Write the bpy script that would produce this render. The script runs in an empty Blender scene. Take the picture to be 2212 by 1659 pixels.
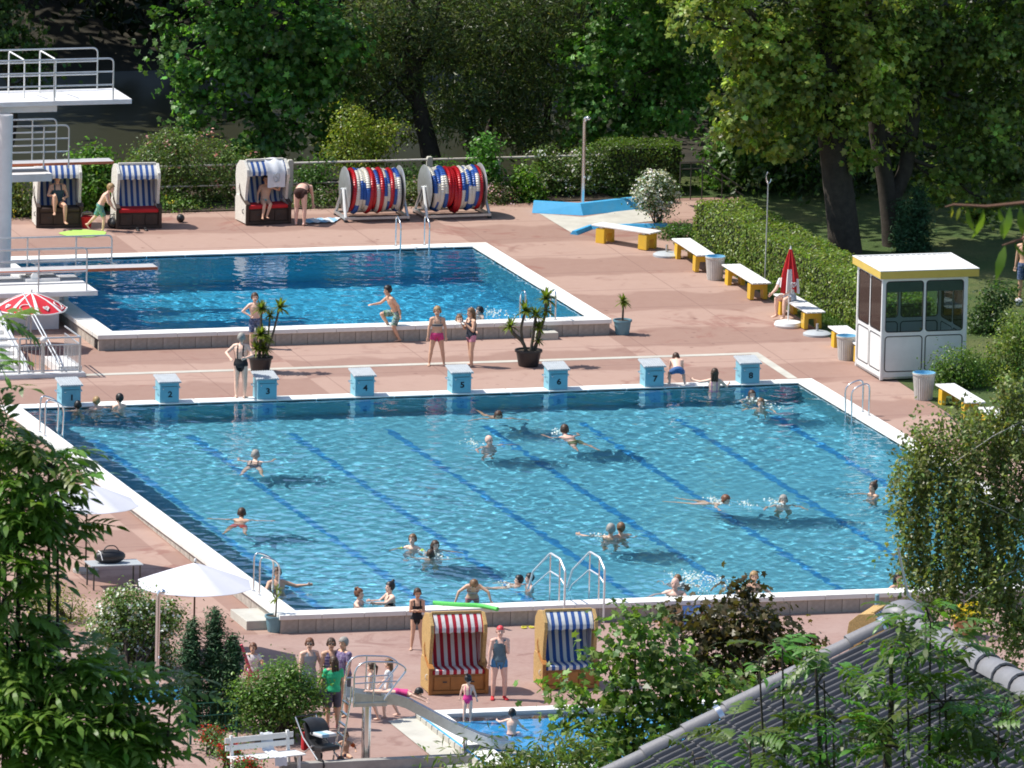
import bpy, bmesh, math, random
import numpy as np
from mathutils import Vector, Matrix
random.seed(7)
rng = np.random.default_rng(7)
sc = bpy.context.scene
COL = sc.collection
R = math.radians

# ------------------------------------------------------------------ camera (long lens, from a hillside 330 m away, 61 m above the water)
CAM_D, PITCH, YAW, ROLL = 330.0, 0.18488, 0.29170, 0.02246
FPX = math.exp(10.26157)                       # focal length for a picture 2212 px wide
FW = np.array((math.cos(PITCH) * math.sin(YAW), math.cos(PITCH) * math.cos(YAW), -math.sin(PITCH)))
RT0 = np.array((math.cos(YAW), -math.sin(YAW), 0.0))
UP0 = np.cross(RT0, FW)
RT = math.cos(ROLL) * RT0 + math.sin(ROLL) * UP0
UP = -math.sin(ROLL) * RT0 + math.cos(ROLL) * UP0
CAM = np.array((12.91831, 1.29102, 0.0)) - CAM_D * FW
cam = bpy.data.objects.new('camera', bpy.data.cameras.new('camera'))
COL.objects.link(cam)
sc.camera = cam
mw = Matrix((Vector(RT), Vector(UP), Vector(-FW))).transposed().to_4x4()
mw.translation = Vector(CAM)
cam.matrix_world = mw
cam.data.lens = 36 * FPX / 2212
cam.data.clip_start = 1.0
cam.data.clip_end = 4000
cam.data.dof.use_dof = True
cam.data.dof.focus_distance = 332.0
cam.data.dof.aperture_fstop = 64.0

# ------------------------------------------------------------------ sky, sun, exposure
SUN_EL = R(57)
SUN_H = np.array((-0.917, 0.399))
world = bpy.data.worlds.new('World')
sc.world = world
world.use_nodes = True
_sky = world.node_tree.nodes.new('ShaderNodeTexSky')
_sky.sky_type = 'NISHITA'
_sky.sun_disc = False
_sky.sun_elevation = SUN_EL
_sky.sun_rotation = math.atan2(SUN_H[0], SUN_H[1])
world.node_tree.links.new(_sky.outputs[0], world.node_tree.nodes['Background'].inputs[0])
world.node_tree.nodes['Background'].inputs[1].default_value = 0.14
_sl = bpy.data.lights.new('sun', 'SUN')
_sl.energy = 4.7
_sl.angle = R(0.5)
_sl.color = (1.0, 0.955, 0.88)
_sl.cycles.is_caustics_light = True            # sunlight refracted through the pool water
sun = bpy.data.objects.new('sun', _sl)
COL.objects.link(sun)
sun.rotation_euler = Vector((SUN_H[0] * math.cos(SUN_EL), SUN_H[1] * math.cos(SUN_EL), math.sin(SUN_EL))).to_track_quat('Z', 'Y').to_euler()
sc.view_settings.view_transform = 'Standard'
sc.view_settings.look = 'None'
sc.view_settings.exposure = 0.3
sc.view_settings.gamma = 1.0
sc.render.engine = 'CYCLES'
sc.cycles.caustics_refractive = True
sc.cycles.caustics_reflective = False
sc.cycles.sample_clamp_indirect = 3
sc.cycles.sample_clamp_direct = 10
sc.cycles.max_bounces = 8
sc.cycles.transmission_bounces = 6
sc.cycles.use_denoising = True
sc.cycles.filter_width = 1.8

# ------------------------------------------------------------------ survey helpers: points of the place
SLOPE = 0.0165                                  # the terrace falls gently towards the valley side
def deckz(y): return 0.04 + SLOPE * y
def ray(u, v): return FW + RT * (u - 1106) / FPX - UP * (v - 829.5) / FPX
def at(u, v, dz=0.0):
    d = ray(u, v); n = np.array((0, -SLOPE, 1.0)); return CAM + d * ((0.04 + dz - n @ CAM) / (n @ d))
def atz(u, v, z):
    d = ray(u, v); return CAM + d * ((z - CAM[2]) / d[2])
def aty(u, v, y):
    d = ray(u, v); return CAM + d * ((y - CAM[1]) / d[1])
def pt(u, v, depth): return CAM + ray(u, v) * depth
FWH = np.array((math.sin(YAW), math.cos(YAW), 0.0))
def facing(a):                                  # angle about z for a thing whose front is local +y: 0 = towards the hillside, 90 = right
    d = -FWH * math.cos(R(a)) + RT0 * math.sin(R(a)); return math.atan2(-d[0], d[1])

# ------------------------------------------------------------------ mesh builder
class MB:
    def __init__(s): s.v = []; s.f = []; s.m = []
    def add(s, vs, fs, mi=0):
        o = len(s.v); s.v += [tuple(map(float, p)) for p in vs]; s.f += [tuple(i + o for i in f) for f in fs]; s.m += [mi] * len(fs); return s
    def box(s, x0, x1, y0, y1, z0, z1, mi=0, rot=None, piv=(0, 0, 0)):
        vs = [(x, y, z) for z in (z0, z1) for y in (y0, y1) for x in (x0, x1)]
        if rot is not None: vs = [tuple(rot @ (Vector(p) - Vector(piv)) + Vector(piv)) for p in vs]
        return s.add(vs, [(0, 2, 3, 1), (4, 5, 7, 6), (0, 1, 5, 4), (2, 6, 7, 3), (0, 4, 6, 2), (1, 3, 7, 5)], mi)
    def cyl(s, p0, p1, r0, r1=None, n=12, mi=0, caps=True):
        r1 = r0 if r1 is None else r1
        a, b = Vector(p0), Vector(p1); d = (b - a).normalized(); t = d.orthogonal().normalized(); w = d.cross(t)
        vs = []
        for c, r in ((a, r0), (b, r1)):
            for k in range(n):
                q = 2 * math.pi * k / n; vs.append(c + (t * math.cos(q) + w * math.sin(q)) * r)
        fs = [(k, (k + 1) % n, n + (k + 1) % n, n + k) for k in range(n)]
        if caps: fs += [tuple(range(n))[::-1], tuple(range(n, 2 * n))]
        return s.add(vs, fs, mi)
    def tube(s, path, r, n=8, mi=0, closed=False):
        P = [Vector(p) for p in path]; rs = r if hasattr(r, '__len__') else [r] * len(P)
        vs = []; t = None
        for i, p in enumerate(P):
            if closed: d = P[(i + 1) % len(P)] - P[i - 1]
            else: d = P[min(i + 1, len(P) - 1)] - P[max(i - 1, 0)]
            d = d.normalized() if d.length > 1e-9 else Vector((0, 0, 1))
            t = d.orthogonal().normalized() if t is None else (t - d * t.dot(d))
            t = t.normalized() if t.length > 1e-6 else d.orthogonal().normalized()
            w = d.cross(t)
            for k in range(n):
                q = 2 * math.pi * k / n; vs.append(p + (t * math.cos(q) + w * math.sin(q)) * rs[i])
        m = len(P); fs = []
        for i in range(m if closed else m - 1):
            j = (i + 1) % m
            for k in range(n): fs.append((i * n + k, i * n + (k + 1) % n, j * n + (k + 1) % n, j * n + k))
        if not closed: fs += [tuple(range(n))[::-1], tuple(range((m - 1) * n, m * n))]
        return s.add(vs, fs, mi)
    def lathe(s, prof, n=20, mi=0, c=(0, 0, 0), cap0=True, cap1=True):
        vs = [(c[0] + r * math.cos(2 * math.pi * k / n), c[1] + r * math.sin(2 * math.pi * k / n), c[2] + z) for r, z in prof for k in range(n)]
        fs = [(i * n + k, i * n + (k + 1) % n, (i + 1) * n + (k + 1) % n, (i + 1) * n + k) for i in range(len(prof) - 1) for k in range(n)]
        if cap0: fs.append(tuple(range(n))[::-1])
        if cap1: fs.append(tuple(range((len(prof) - 1) * n, len(prof) * n)))
        return s.add(vs, fs, mi)
    def ell(s, c, r, n=10, m=7, mi=0, rot=None):
        vs = [(0, 0, -1)]
        for i in range(1, m):
            th = math.pi * i / m
            for k in range(n): q = 2 * math.pi * k / n; vs.append((math.sin(th) * math.cos(q), math.sin(th) * math.sin(q), -math.cos(th)))
        vs.append((0, 0, 1)); L = len(vs) - 1
        fs = [(0, 1 + (k + 1) % n, 1 + k) for k in range(n)]
        for i in range(m - 2):
            for k in range(n): a = 1 + i * n; b = a + n; fs.append((a + k, a + (k + 1) % n, b + (k + 1) % n, b + k))
        a = 1 + (m - 2) * n; fs += [(a + k, a + (k + 1) % n, L) for k in range(n)]
        out = []
        for p in vs:
            q = Vector((p[0] * r[0], p[1] * r[1], p[2] * r[2]))
            if rot is not None: q = rot @ q
            out.append(q + Vector(c))
        return s.add(out, fs, mi)
    def prism(s, poly, axis, a, b, mi=0):       # poly in the plane normal to axis ('x': (y,z), 'y': (x,z), 'z': (x,y))
        def P(p, t): return (t, p[0], p[1]) if axis == 'x' else (p[0], t, p[1]) if axis == 'y' else (p[0], p[1], t)
        n = len(poly); vs = [P(p, a) for p in poly] + [P(p, b) for p in poly]
        fs = [tuple(range(n)), tuple(range(n, 2 * n))[::-1]] + [(i, n + i, n + (i + 1) % n, (i + 1) % n) for i in range(n)]
        return s.add(vs, fs, mi)
    def sheet(s, rows, mi=0, thick=0):          # rows of points -> grid of quads
        n = len(rows[0]); vs = [p for r in rows for p in r]
        return s.add(vs, [(i * n + k, i * n + k + 1, (i + 1) * n + k + 1, (i + 1) * n + k) for i in range(len(rows) - 1) for k in range(n - 1)], mi)
    def build(s, name, mat, parent=None, smooth=False, bevel=0, fixn=True, loc=None):
        me = bpy.data.meshes.new(name); me.from_pydata(s.v, [], s.f)
        for m_ in (mat if isinstance(mat, (list, tuple)) else [mat]): me.materials.append(m_)
        if any(s.m): me.polygons.foreach_set('material_index', s.m)
        if fixn:
            bm = bmesh.new(); bm.from_mesh(me); bmesh.ops.recalc_face_normals(bm, faces=bm.faces)
            if bevel: bmesh.ops.bevel(bm, geom=[e for e in bm.edges if len(e.link_faces) == 2 and e.calc_face_angle() > 0.6], offset=bevel, segments=2, affect='EDGES', profile=0.6)
            bm.to_mesh(me); bm.free()
        if smooth:
            me.polygons.foreach_set('use_smooth', [True] * len(me.polygons))
            try: me.set_sharp_from_angle(angle=R(smooth if smooth is not True and smooth > 1 else 50))
            except Exception: pass
        me.update()
        return link(name, me, parent, loc)
def link(name, me, parent=None, loc=None):
    o = bpy.data.objects.new(name, me); COL.objects.link(o)
    if parent is not None: o.parent = parent
    if loc is not None: o.location = loc
    return o
def tag(o, label, cat, group=None, kind=None):
    o['label'] = label
    if cat: o['category'] = cat
    if group: o['group'] = group
    if kind: o['kind'] = kind
    return o
def struct(o, label=None):
    o['kind'] = 'structure'
    if label: o['label'] = label
    return o
def thing(name, label, cat, loc=(0, 0, 0), rz=0.0, group=None):
    o = bpy.data.objects.new(name, None); COL.objects.link(o); o.location = tuple(map(float, loc)); o.rotation_euler = (0, 0, rz)
    o.empty_display_size = 0.2
    return tag(o, label, cat, group)
def dup(root, loc, rz=0.0, label=None):
    def cp(o, par):
        c = o.copy(); COL.objects.link(c)
        if par is not None: c.parent = par; c.matrix_parent_inverse = o.matrix_parent_inverse.copy()
        for ch in o.children: cp(ch, c)
        return c
    r = cp(root, None); r.location = tuple(map(float, loc)); r.rotation_euler = (0, 0, rz)
    if label: r['label'] = label
    return r

# ------------------------------------------------------------------ materials
def nmat(name):
    m = bpy.data.materials.new(name); m.use_nodes = True; nt = m.node_tree; return m, nt, nt.nodes['Principled BSDF']
def N(nt, t, **kw):
    n = nt.nodes.new(t)
    for k, v in kw.items(): setattr(n, k, v)
    return n
def mixc(nt, a, b, fac, mode='MIX'):
    n = nt.nodes.new('ShaderNodeMix'); n.data_type = 'RGBA'; n.blend_type = mode
    for s_, x in ((n.inputs[0], fac), (n.inputs[6], a), (n.inputs[7], b)):
        if isinstance(x, (tuple, list)): s_.default_value = (*x[:3], 1)
        elif isinstance(x, (int, float)): s_.default_value = x
        else: nt.links.new(x, s_)
    return n.outputs[2]
def noise(nt, scale, detail=4, rough=0.6, vec=None, dist=0.0):
    n = nt.nodes.new('ShaderNodeTexNoise'); n.inputs['Scale'].default_value = scale; n.inputs['Detail'].default_value = detail; n.inputs['Roughness'].default_value = rough; n.inputs['Distortion'].default_value = dist
    if vec is not None: nt.links.new(vec, n.inputs['Vector'])
    return n.outputs[0]
def ramp(nt, x, *stops):
    n = nt.nodes.new('ShaderNodeValToRGB'); e = n.color_ramp.elements
    while len(e) < len(stops): e.new(0.5)
    for k, (p, c) in enumerate(stops): e[k].position = p; e[k].color = (*c, 1) if hasattr(c, '__len__') else (c, c, c, 1)
    nt.links.new(x, n.inputs[0]); return n.outputs[0]
def geo(nt): return nt.nodes.new('ShaderNodeNewGeometry').outputs['Position']
def objc(nt): return nt.nodes.new('ShaderNodeTexCoord').outputs['Object']
def sepx(nt, vec): n = nt.nodes.new('ShaderNodeSeparateXYZ'); nt.links.new(vec, n.inputs[0]); return n.outputs
def mth(nt, op, a, b=0.0, c=0.0):
    n = nt.nodes.new('ShaderNodeMath'); n.operation = op
    for s_, x in zip(n.inputs, (a, b, c)):
        if isinstance(x, (int, float)): s_.default_value = x
        else: nt.links.new(x, s_)
    return n.outputs[0]
def bump(nt, b, h, strength=0.3, dist=0.02):
    n = nt.nodes.new('ShaderNodeBump'); n.inputs['Strength'].default_value = strength; n.inputs['Distance'].default_value = dist
    nt.links.new(h, n.inputs['Height']); nt.links.new(n.outputs[0], b.inputs['Normal'])
def mat(name, col, rough=0.6, var=0.12, scale=6.0, metal=0.0, bmp=0.0, spec=0.5, dirt=None):
    m, nt, b = nmat(name)
    h = noise(nt, scale, 5, 0.65, objc(nt))
    lo = tuple(max(0, c * (1 - var)) for c in col); hi = tuple(min(1, c * (1 + var)) for c in col)
    c = ramp(nt, h, (0.3, lo), (0.7, hi))
    if dirt: c = mixc(nt, c, dirt, ramp(nt, noise(nt, scale * 0.37, 6, 0.7, objc(nt)), (0.52, 0.0), (0.75, 0.65)))
    nt.links.new(c, b.inputs['Base Color']); b.inputs['Roughness'].default_value = rough; b.inputs['Metallic'].default_value = metal
    b.inputs['Specular IOR Level'].default_value = spec
    if bmp: bump(nt, b, noise(nt, scale * 6, 4, 0.6, objc(nt)), bmp, 0.01)
    return m
def stripes(name, ca, cb, period, axis=0, rough=0.85, off=0.0):
    m, nt, b = nmat(name)
    x = sepx(nt, objc(nt))[axis]
    t = mth(nt, 'GREATER_THAN', mth(nt, 'FRACT', mth(nt, 'ADD', mth(nt, 'DIVIDE', x, period), 100.0 + off)), 0.5)
    c = mixc(nt, ca, cb, t); c = mixc(nt, c, (0.6, 0.58, 0.52), mth(nt, 'MULTIPLY', noise(nt, 5, 5), 0.18), 'MULTIPLY')
    nt.links.new(c, b.inputs['Base Color']); b.inputs['Roughness'].default_value = rough
    bump(nt, b, noise(nt, 9, 3, 0.5, objc(nt)), 0.5, 0.02)
    return m
M = {}
M['white'] = mat('white_paint', (0.78, 0.78, 0.76), 0.55, 0.05, 3)
M['coping'] = mat('white_coping', (0.80, 0.79, 0.75), 0.6, 0.06, 1.2, dirt=(0.62, 0.58, 0.5))
M['steel'] = mat('stainless_steel', (0.72, 0.73, 0.74), 0.22, 0.05, 4, metal=1.0)
M['galv'] = mat('galvanised_steel', (0.55, 0.57, 0.58), 0.42, 0.12, 8, metal=0.75)
M['dark'] = mat('black_plastic', (0.02, 0.02, 0.022), 0.45, 0.2, 8)
M['rubber'] = mat('dark_gasket', (0.035, 0.035, 0.04), 0.7, 0.2, 8)
M['yellow'] = mat('yellow_plastic', (0.72, 0.44, 0.03), 0.5, 0.06, 4, dirt=(0.55, 0.36, 0.08))
M['red'] = mat('red_fabric', (0.55, 0.02, 0.025), 0.8, 0.12, 5)
M['concrete'] = mat('concrete', (0.36, 0.34, 0.31), 0.9, 0.2, 3.0, bmp=0.4, dirt=(0.22, 0.2, 0.18))
M['slab'] = mat('pale_concrete', (0.5, 0.48, 0.42), 0.9, 0.12, 2.0, bmp=0.3, dirt=(0.38, 0.35, 0.3))
M['panelwall'] = mat('wall_slab', (0.42, 0.38, 0.33), 0.9, 0.25, 1.7, bmp=0.5, dirt=(0.25, 0.22, 0.19))
M['block'] = mat('block_blue', (0.20, 0.46, 0.56), 0.5, 0.07, 4, dirt=(0.30, 0.48, 0.53))
M['grey'] = mat('grey_plastic', (0.42, 0.45, 0.47), 0.6, 0.1, 6)
M['basinblue'] = mat('basin_blue', (0.06, 0.38, 0.68), 0.55, 0.08, 3, dirt=(0.14, 0.42, 0.62))
M['potblue'] = mat('pot_blue_grey', (0.15, 0.30, 0.36), 0.6, 0.1, 5)
M['soil'] = mat('soil', (0.05, 0.035, 0.022), 0.95, 0.3, 20, bmp=0.6)
M['bark'] = mat('bark', (0.055, 0.043, 0.033), 0.95, 0.35, 5, bmp=0.8)
M['barkpale'] = mat('plane_bark', (0.10, 0.085, 0.065), 0.95, 0.4, 3.5, bmp=0.6, dirt=(0.2, 0.18, 0.13))
M['wood'] = mat('varnished_wood', (0.36, 0.15, 0.035), 0.5, 0.2, 6)
M['wicker'] = mat('tan_wicker', (0.50, 0.32, 0.12), 0.75, 0.3, 30, bmp=0.8)
M['wickerw'] = mat('white_wicker', (0.70, 0.67, 0.60), 0.8, 0.2, 30, bmp=0.8, dirt=(0.5, 0.46, 0.38))
M['brownbase'] = mat('dark_wood', (0.05, 0.03, 0.022), 0.7, 0.3, 8)
M['glassy'] = None
def glass_mat():
    m, nt, b = nmat('window_glass')
    b.inputs['Base Color'].default_value = (0.75, 0.82, 0.84, 1); b.inputs['Roughness'].default_value = 0.02; b.inputs['IOR'].default_value = 1.45
    t = N(nt, 'ShaderNodeBsdfTransparent'); t.inputs[0].default_value = (0.80, 0.87, 0.88, 1)
    g = N(nt, 'ShaderNodeBsdfGlossy'); g.inputs['Roughness'].default_value = 0.02
    fr = N(nt, 'ShaderNodeFresnel'); fr.inputs[0].default_value = 1.5
    mx = N(nt, 'ShaderNodeMixShader'); nt.links.new(fr.outputs[0], mx.inputs[0]); nt.links.new(t.outputs[0], mx.inputs[1]); nt.links.new(g.outputs[0], mx.inputs[2])
    nt.links.new(mx.outputs[0], nt.nodes['Material Output'].inputs[0]); return m
M['glassy'] = glass_mat()
# ------------------------------------------------------------------ the setting: deck, pools, lawns, river, hillside
def deck_material():
    m, nt, b = nmat('tinted_concrete_deck')
    P = geo(nt); s = sepx(nt, P)
    wob = mth(nt, 'MULTIPLY', mth(nt, 'SUBTRACT', noise(nt, 0.55, 3, 0.5, P), 0.5), 1.6)
    blk = mth(nt, 'MULTIPLY', mth(nt, 'FLOOR', mth(nt, 'DIVIDE', mth(nt, 'ADD', s[0], 1.0), 9.0)), 2.3)
    ph = mth(nt, 'ADD', mth(nt, 'ADD', s[1], wob), blk)
    t = mth(nt, 'SINE', mth(nt, 'MULTIPLY', ph, 2 * math.pi / 4.7))
    fields = ramp(nt, mth(nt, 'MULTIPLY_ADD', t, 0.5, 0.5), (0.42, 0.0), (0.56, 1.0))
    c = mixc(nt, (0.385, 0.254, 0.200), (0.265, 0.155, 0.118), fields)
    grain = noise(nt, 3.0, 8, 0.75, P)
    c = mixc(nt, c, mixc(nt, (0.5, 0.36, 0.3), (0.25, 0.13, 0.10), grain), 0.28)
    st = ramp(nt, noise(nt, 0.9, 6, 0.7, P, 0.6), (0.58, 0.0), (0.68, 0.55))
    c = mixc(nt, c, (0.22, 0.105, 0.08), st)                       # damp footmarks and worn patches
    vo = N(nt, 'ShaderNodeTexVoronoi'); nt.links.new(P, vo.inputs['Vector']); vo.inputs['Scale'].default_value = 1.9
    foot = mth(nt, 'MULTIPLY', ramp(nt, mth(nt, 'ADD', vo.outputs['Distance'], mth(nt, 'MULTIPLY', noise(nt, 9, 3, .6, P), .16)), (0.14, 0.75), (0.22, 0.0)), ramp(nt, noise(nt, 0.28, 3, 0.5, P), (0.46, 0.0), (0.56, 1.0)))
    c = mixc(nt, c, (0.17, 0.085, 0.066), foot)
    jx = mth(nt, 'LESS_THAN', mth(nt, 'ABSOLUTE', mth(nt, 'SUBTRACT', mth(nt, 'FRACT', mth(nt, 'DIVIDE', mth(nt, 'ADD', s[0], 50.0), 3.0)), .5)), .004)
    jy = mth(nt, 'LESS_THAN', mth(nt, 'ABSOLUTE', mth(nt, 'SUBTRACT', mth(nt, 'FRACT', mth(nt, 'DIVIDE', mth(nt, 'ADD', s[1], 50.0), 2.35)), .5)), .008)
    c = mixc(nt, c, (0.19, 0.105, 0.085), mth(nt, 'MULTIPLY', mth(nt, 'MAXIMUM', jx, jy), .7))
    pud = ramp(nt, noise(nt, 0.33, 5, 0.62, P, 1.2), (0.60, 0.0), (0.66, 0.7))
    c = mixc(nt, c, (0.25, 0.115, 0.088), pud)
    nt.links.new(c, b.inputs['Base Color'])
    nt.links.new(mth(nt, 'MULTIPLY_ADD', st, -0.5, 0.9), b.inputs['Roughness'])
    bump(nt, b, noise(nt, 40, 4, 0.7, P), 0.35, 0.006)
    return m
M['deck'] = deck_material()
def paver_material():
    m, nt, b = nmat('brick_paver_deck')
    P = geo(nt); br = N(nt, 'ShaderNodeTexBrick'); nt.links.new(P, br.inputs['Vector'])
    br.inputs['Scale'].default_value = 5.0; br.inputs['Color1'].default_value = (0.31, 0.195, 0.163, 1); br.inputs['Color2'].default_value = (0.365, 0.238, 0.20, 1); br.inputs['Mortar'].default_value = (0.27, 0.16, 0.13, 1); br.inputs['Mortar Size'].default_value = 0.03
    c = mixc(nt, br.outputs[0], (0.39, 0.28, 0.24), ramp(nt, noise(nt, 0.5, 4, 0.6, P), (0.4, 0.0), (0.65, 0.5)))
    st = ramp(nt, noise(nt, 1.1, 6, 0.72, P, 0.8), (0.56, 0.0), (0.66, 0.6))
    c = mixc(nt, c, (0.2, 0.1, 0.08), st)
    nt.links.new(c, b.inputs['Base Color']); b.inputs['Roughness'].default_value = 0.85
    bump(nt, b, noise(nt, 30, 3, 0.6, P), 0.3, 0.006)
    return m
M['paver'] = paver_material()
def grass_material(name, a, c2, dry):
    m, nt, b = nmat(name); P = geo(nt)
    c = mixc(nt, a, c2, noise(nt, 1.2, 6, 0.7, P)); c = mixc(nt, c, dry, ramp(nt, noise(nt, 0.4, 5, 0.65, P), (0.45, 0.0), (0.7, 0.8)))
    c = mixc(nt, c, (0.02, 0.045, 0.01), ramp(nt, noise(nt, 22, 3, 0.7, P), (0.35, 0.7), (0.6, 0.0)))
    nt.links.new(c, b.inputs['Base Color']); b.inputs['Roughness'].default_value = 0.95; bump(nt, b, noise(nt, 25, 4, 0.8, P), 1.0, 0.06); return m
M['lawn'] = grass_material('lawn_grass', (0.055, 0.115, 0.018), (0.10, 0.155, 0.03), (0.22, 0.21, 0.07))
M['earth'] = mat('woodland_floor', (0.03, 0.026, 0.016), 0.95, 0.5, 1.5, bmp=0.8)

WAKES = [(*atz(u, v, 0.0)[:2], b) for u, v, b in ((551, 1000, .9), (521, 1125, .9), (1075, 905, 1.2), (1225, 950, 1.2), (1056, 965, 1.3), (1560, 1090, 1.3), (1692, 1090, 1.1), (1886, 1070, .9), (891, 1190, .8), (938, 1200, 1.2), (1325, 1165, 1.2), (1130, 1268, 1.0), (1464, 1262, 1.6), (1510, 1262, 1.6), (1640, 875, 1.2), (208, 885, .8), (1745, 1030, .5), (1030, 1290, .7))] + [(*atz(u, v, .5)[:2], b) for u, v, b in ((1040, 680, 1.5), (1080, 680, 1.5), (992, 700, .8))]
POOL = (0.0, 20.0, -25.0, 0.0); PW = 0.0         # water extents and level
DIVE = (4.15, 16.6, 7.1, 17.4); DW = 0.5
CW = 0.52
def plane_patches(name, cells, mat_, dz=0.0):
    mb = MB()
    for x0, x1, y0, y1 in cells: mb.add([(x0, y0, deckz(y0) + dz), (x1, y0, deckz(y0) + dz), (x1, y1, deckz(y1) + dz), (x0, y1, deckz(y1) + dz)], [(0, 1, 2, 3)])
    return mb.build(name, mat_)
hx0, hx1, hy0, hy1 = POOL[0] - CW + 0.05, POOL[1] + CW - 0.05, POOL[2] - CW + 0.05, POOL[3] + CW - 0.05
gx0, gx1, gy0, gy1 = DIVE[0] - CW + 0.05, DIVE[1] + CW - 0.05, DIVE[2] - CW + 0.05, DIVE[3] + CW - 0.05
struct(plane_patches('pool_deck', [(-45, hx0, hy0, 24.2), (hx1, 22.55, hy0, 24.2), (hx0, hx1, hy1, gy0), (hx0, gx0, gy0, gy1), (gx1, hx1, gy0, gy1), (hx0, hx1, gy1, 24.2),
    (22.55, 26, 18.4, 24.2)], M['deck']), 'pinkish red concrete deck round the pools')
struct(plane_patches('paved_terrace', [(-45, 22.55, -43, hy0)], M['paver']), 'red brick paved terrace in front of the pool')
struct(plane_patches('lawn', [(22.55, 120, -60, 18.4), (26, 120, 18.4, 29), (22.55, 26, 24.2, 29)], M['lawn'], 0.012), 'lawn behind the hedge')
struct(plane_patches('planting_bed', [(-45, 22.55, 24.2, 28)], M['soil'], 0.03), 'dark soil of the planting bed')

def water_mesh(name, ext, z, step, amp, seed, lmin=0.16, lmax=0.9, nw=80):
    x0, x1, y0, y1 = ext; nx = int((x1 - x0) / step) + 1; ny = int((y1 - y0) / step) + 1
    X, Y = np.meshgrid(np.linspace(x0, x1, nx), np.linspace(y0, y1, ny)); r = np.random.default_rng(seed); Z = np.zeros_like(X)
    env = 0.75 + 0.35 * np.sin(X * 0.45 + 1.0 + 0.6 * np.sin(Y * 0.31)) * np.sin(Y * 0.38 + seed)
    for k in range(nw):
        lam = np.exp(r.uniform(math.log(lmin), math.log(lmax))); a = r.uniform(0, 2 * math.pi)
        Z += lam * amp * np.sin(2 * math.pi / lam * (X * math.cos(a) + Y * math.sin(a)) + r.uniform(0, 6.28))
    for bx, by, br in WAKES:                       # choppier water round the bathers
        if x0 < bx < x1 and y0 < by < y1:
            rr = np.hypot(X - bx, Y - by); env = env + .8 * br * np.exp(-(rr / .9) ** 2); Z += .007 * br * np.sin(rr * 24 + bx) * np.exp(-(rr / .75) ** 2)
    Z = z + Z * env
    me = bpy.data.meshes.new(name); v = np.stack([X, Y, Z], -1).reshape(-1, 3); idx = np.arange(nx * ny).reshape(ny, nx)
    q = np.stack([idx[:-1, :-1], idx[:-1, 1:], idx[1:, 1:], idx[1:, :-1]], -1).reshape(-1, 4)
    return fast_mesh(me, v, q), Z
def fast_mesh(me, v, q, smooth=True):
    k = q.shape[1]
    me.vertices.add(len(v)); me.vertices.foreach_set('co', np.ascontiguousarray(v, dtype=np.float32).ravel())
    me.loops.add(q.size); me.loops.foreach_set('vertex_index', np.ascontiguousarray(q, dtype=np.int32).ravel())
    me.polygons.add(len(q)); me.polygons.foreach_set('loop_start', np.arange(0, q.size, k, dtype=np.int32))
    try: me.polygons.foreach_set('loop_total', np.full(len(q), k, dtype=np.int32))
    except Exception: pass
    me.update(calc_edges=True)
    me.polygons.foreach_set('use_smooth', np.full(len(q), smooth, dtype=bool))
    me.update(); return me
def water_material(name, tint):
    m, nt, b = nmat(name); b.inputs['Transmission Weight'].default_value = 1.0; b.inputs['IOR'].default_value = 1.333; b.inputs['Roughness'].default_value = 0.0; b.inputs['Base Color'].default_value = (*tint, 1); return m
def receiver(o):
    o.cycles.is_caustics_receiver = True; return o

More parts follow.
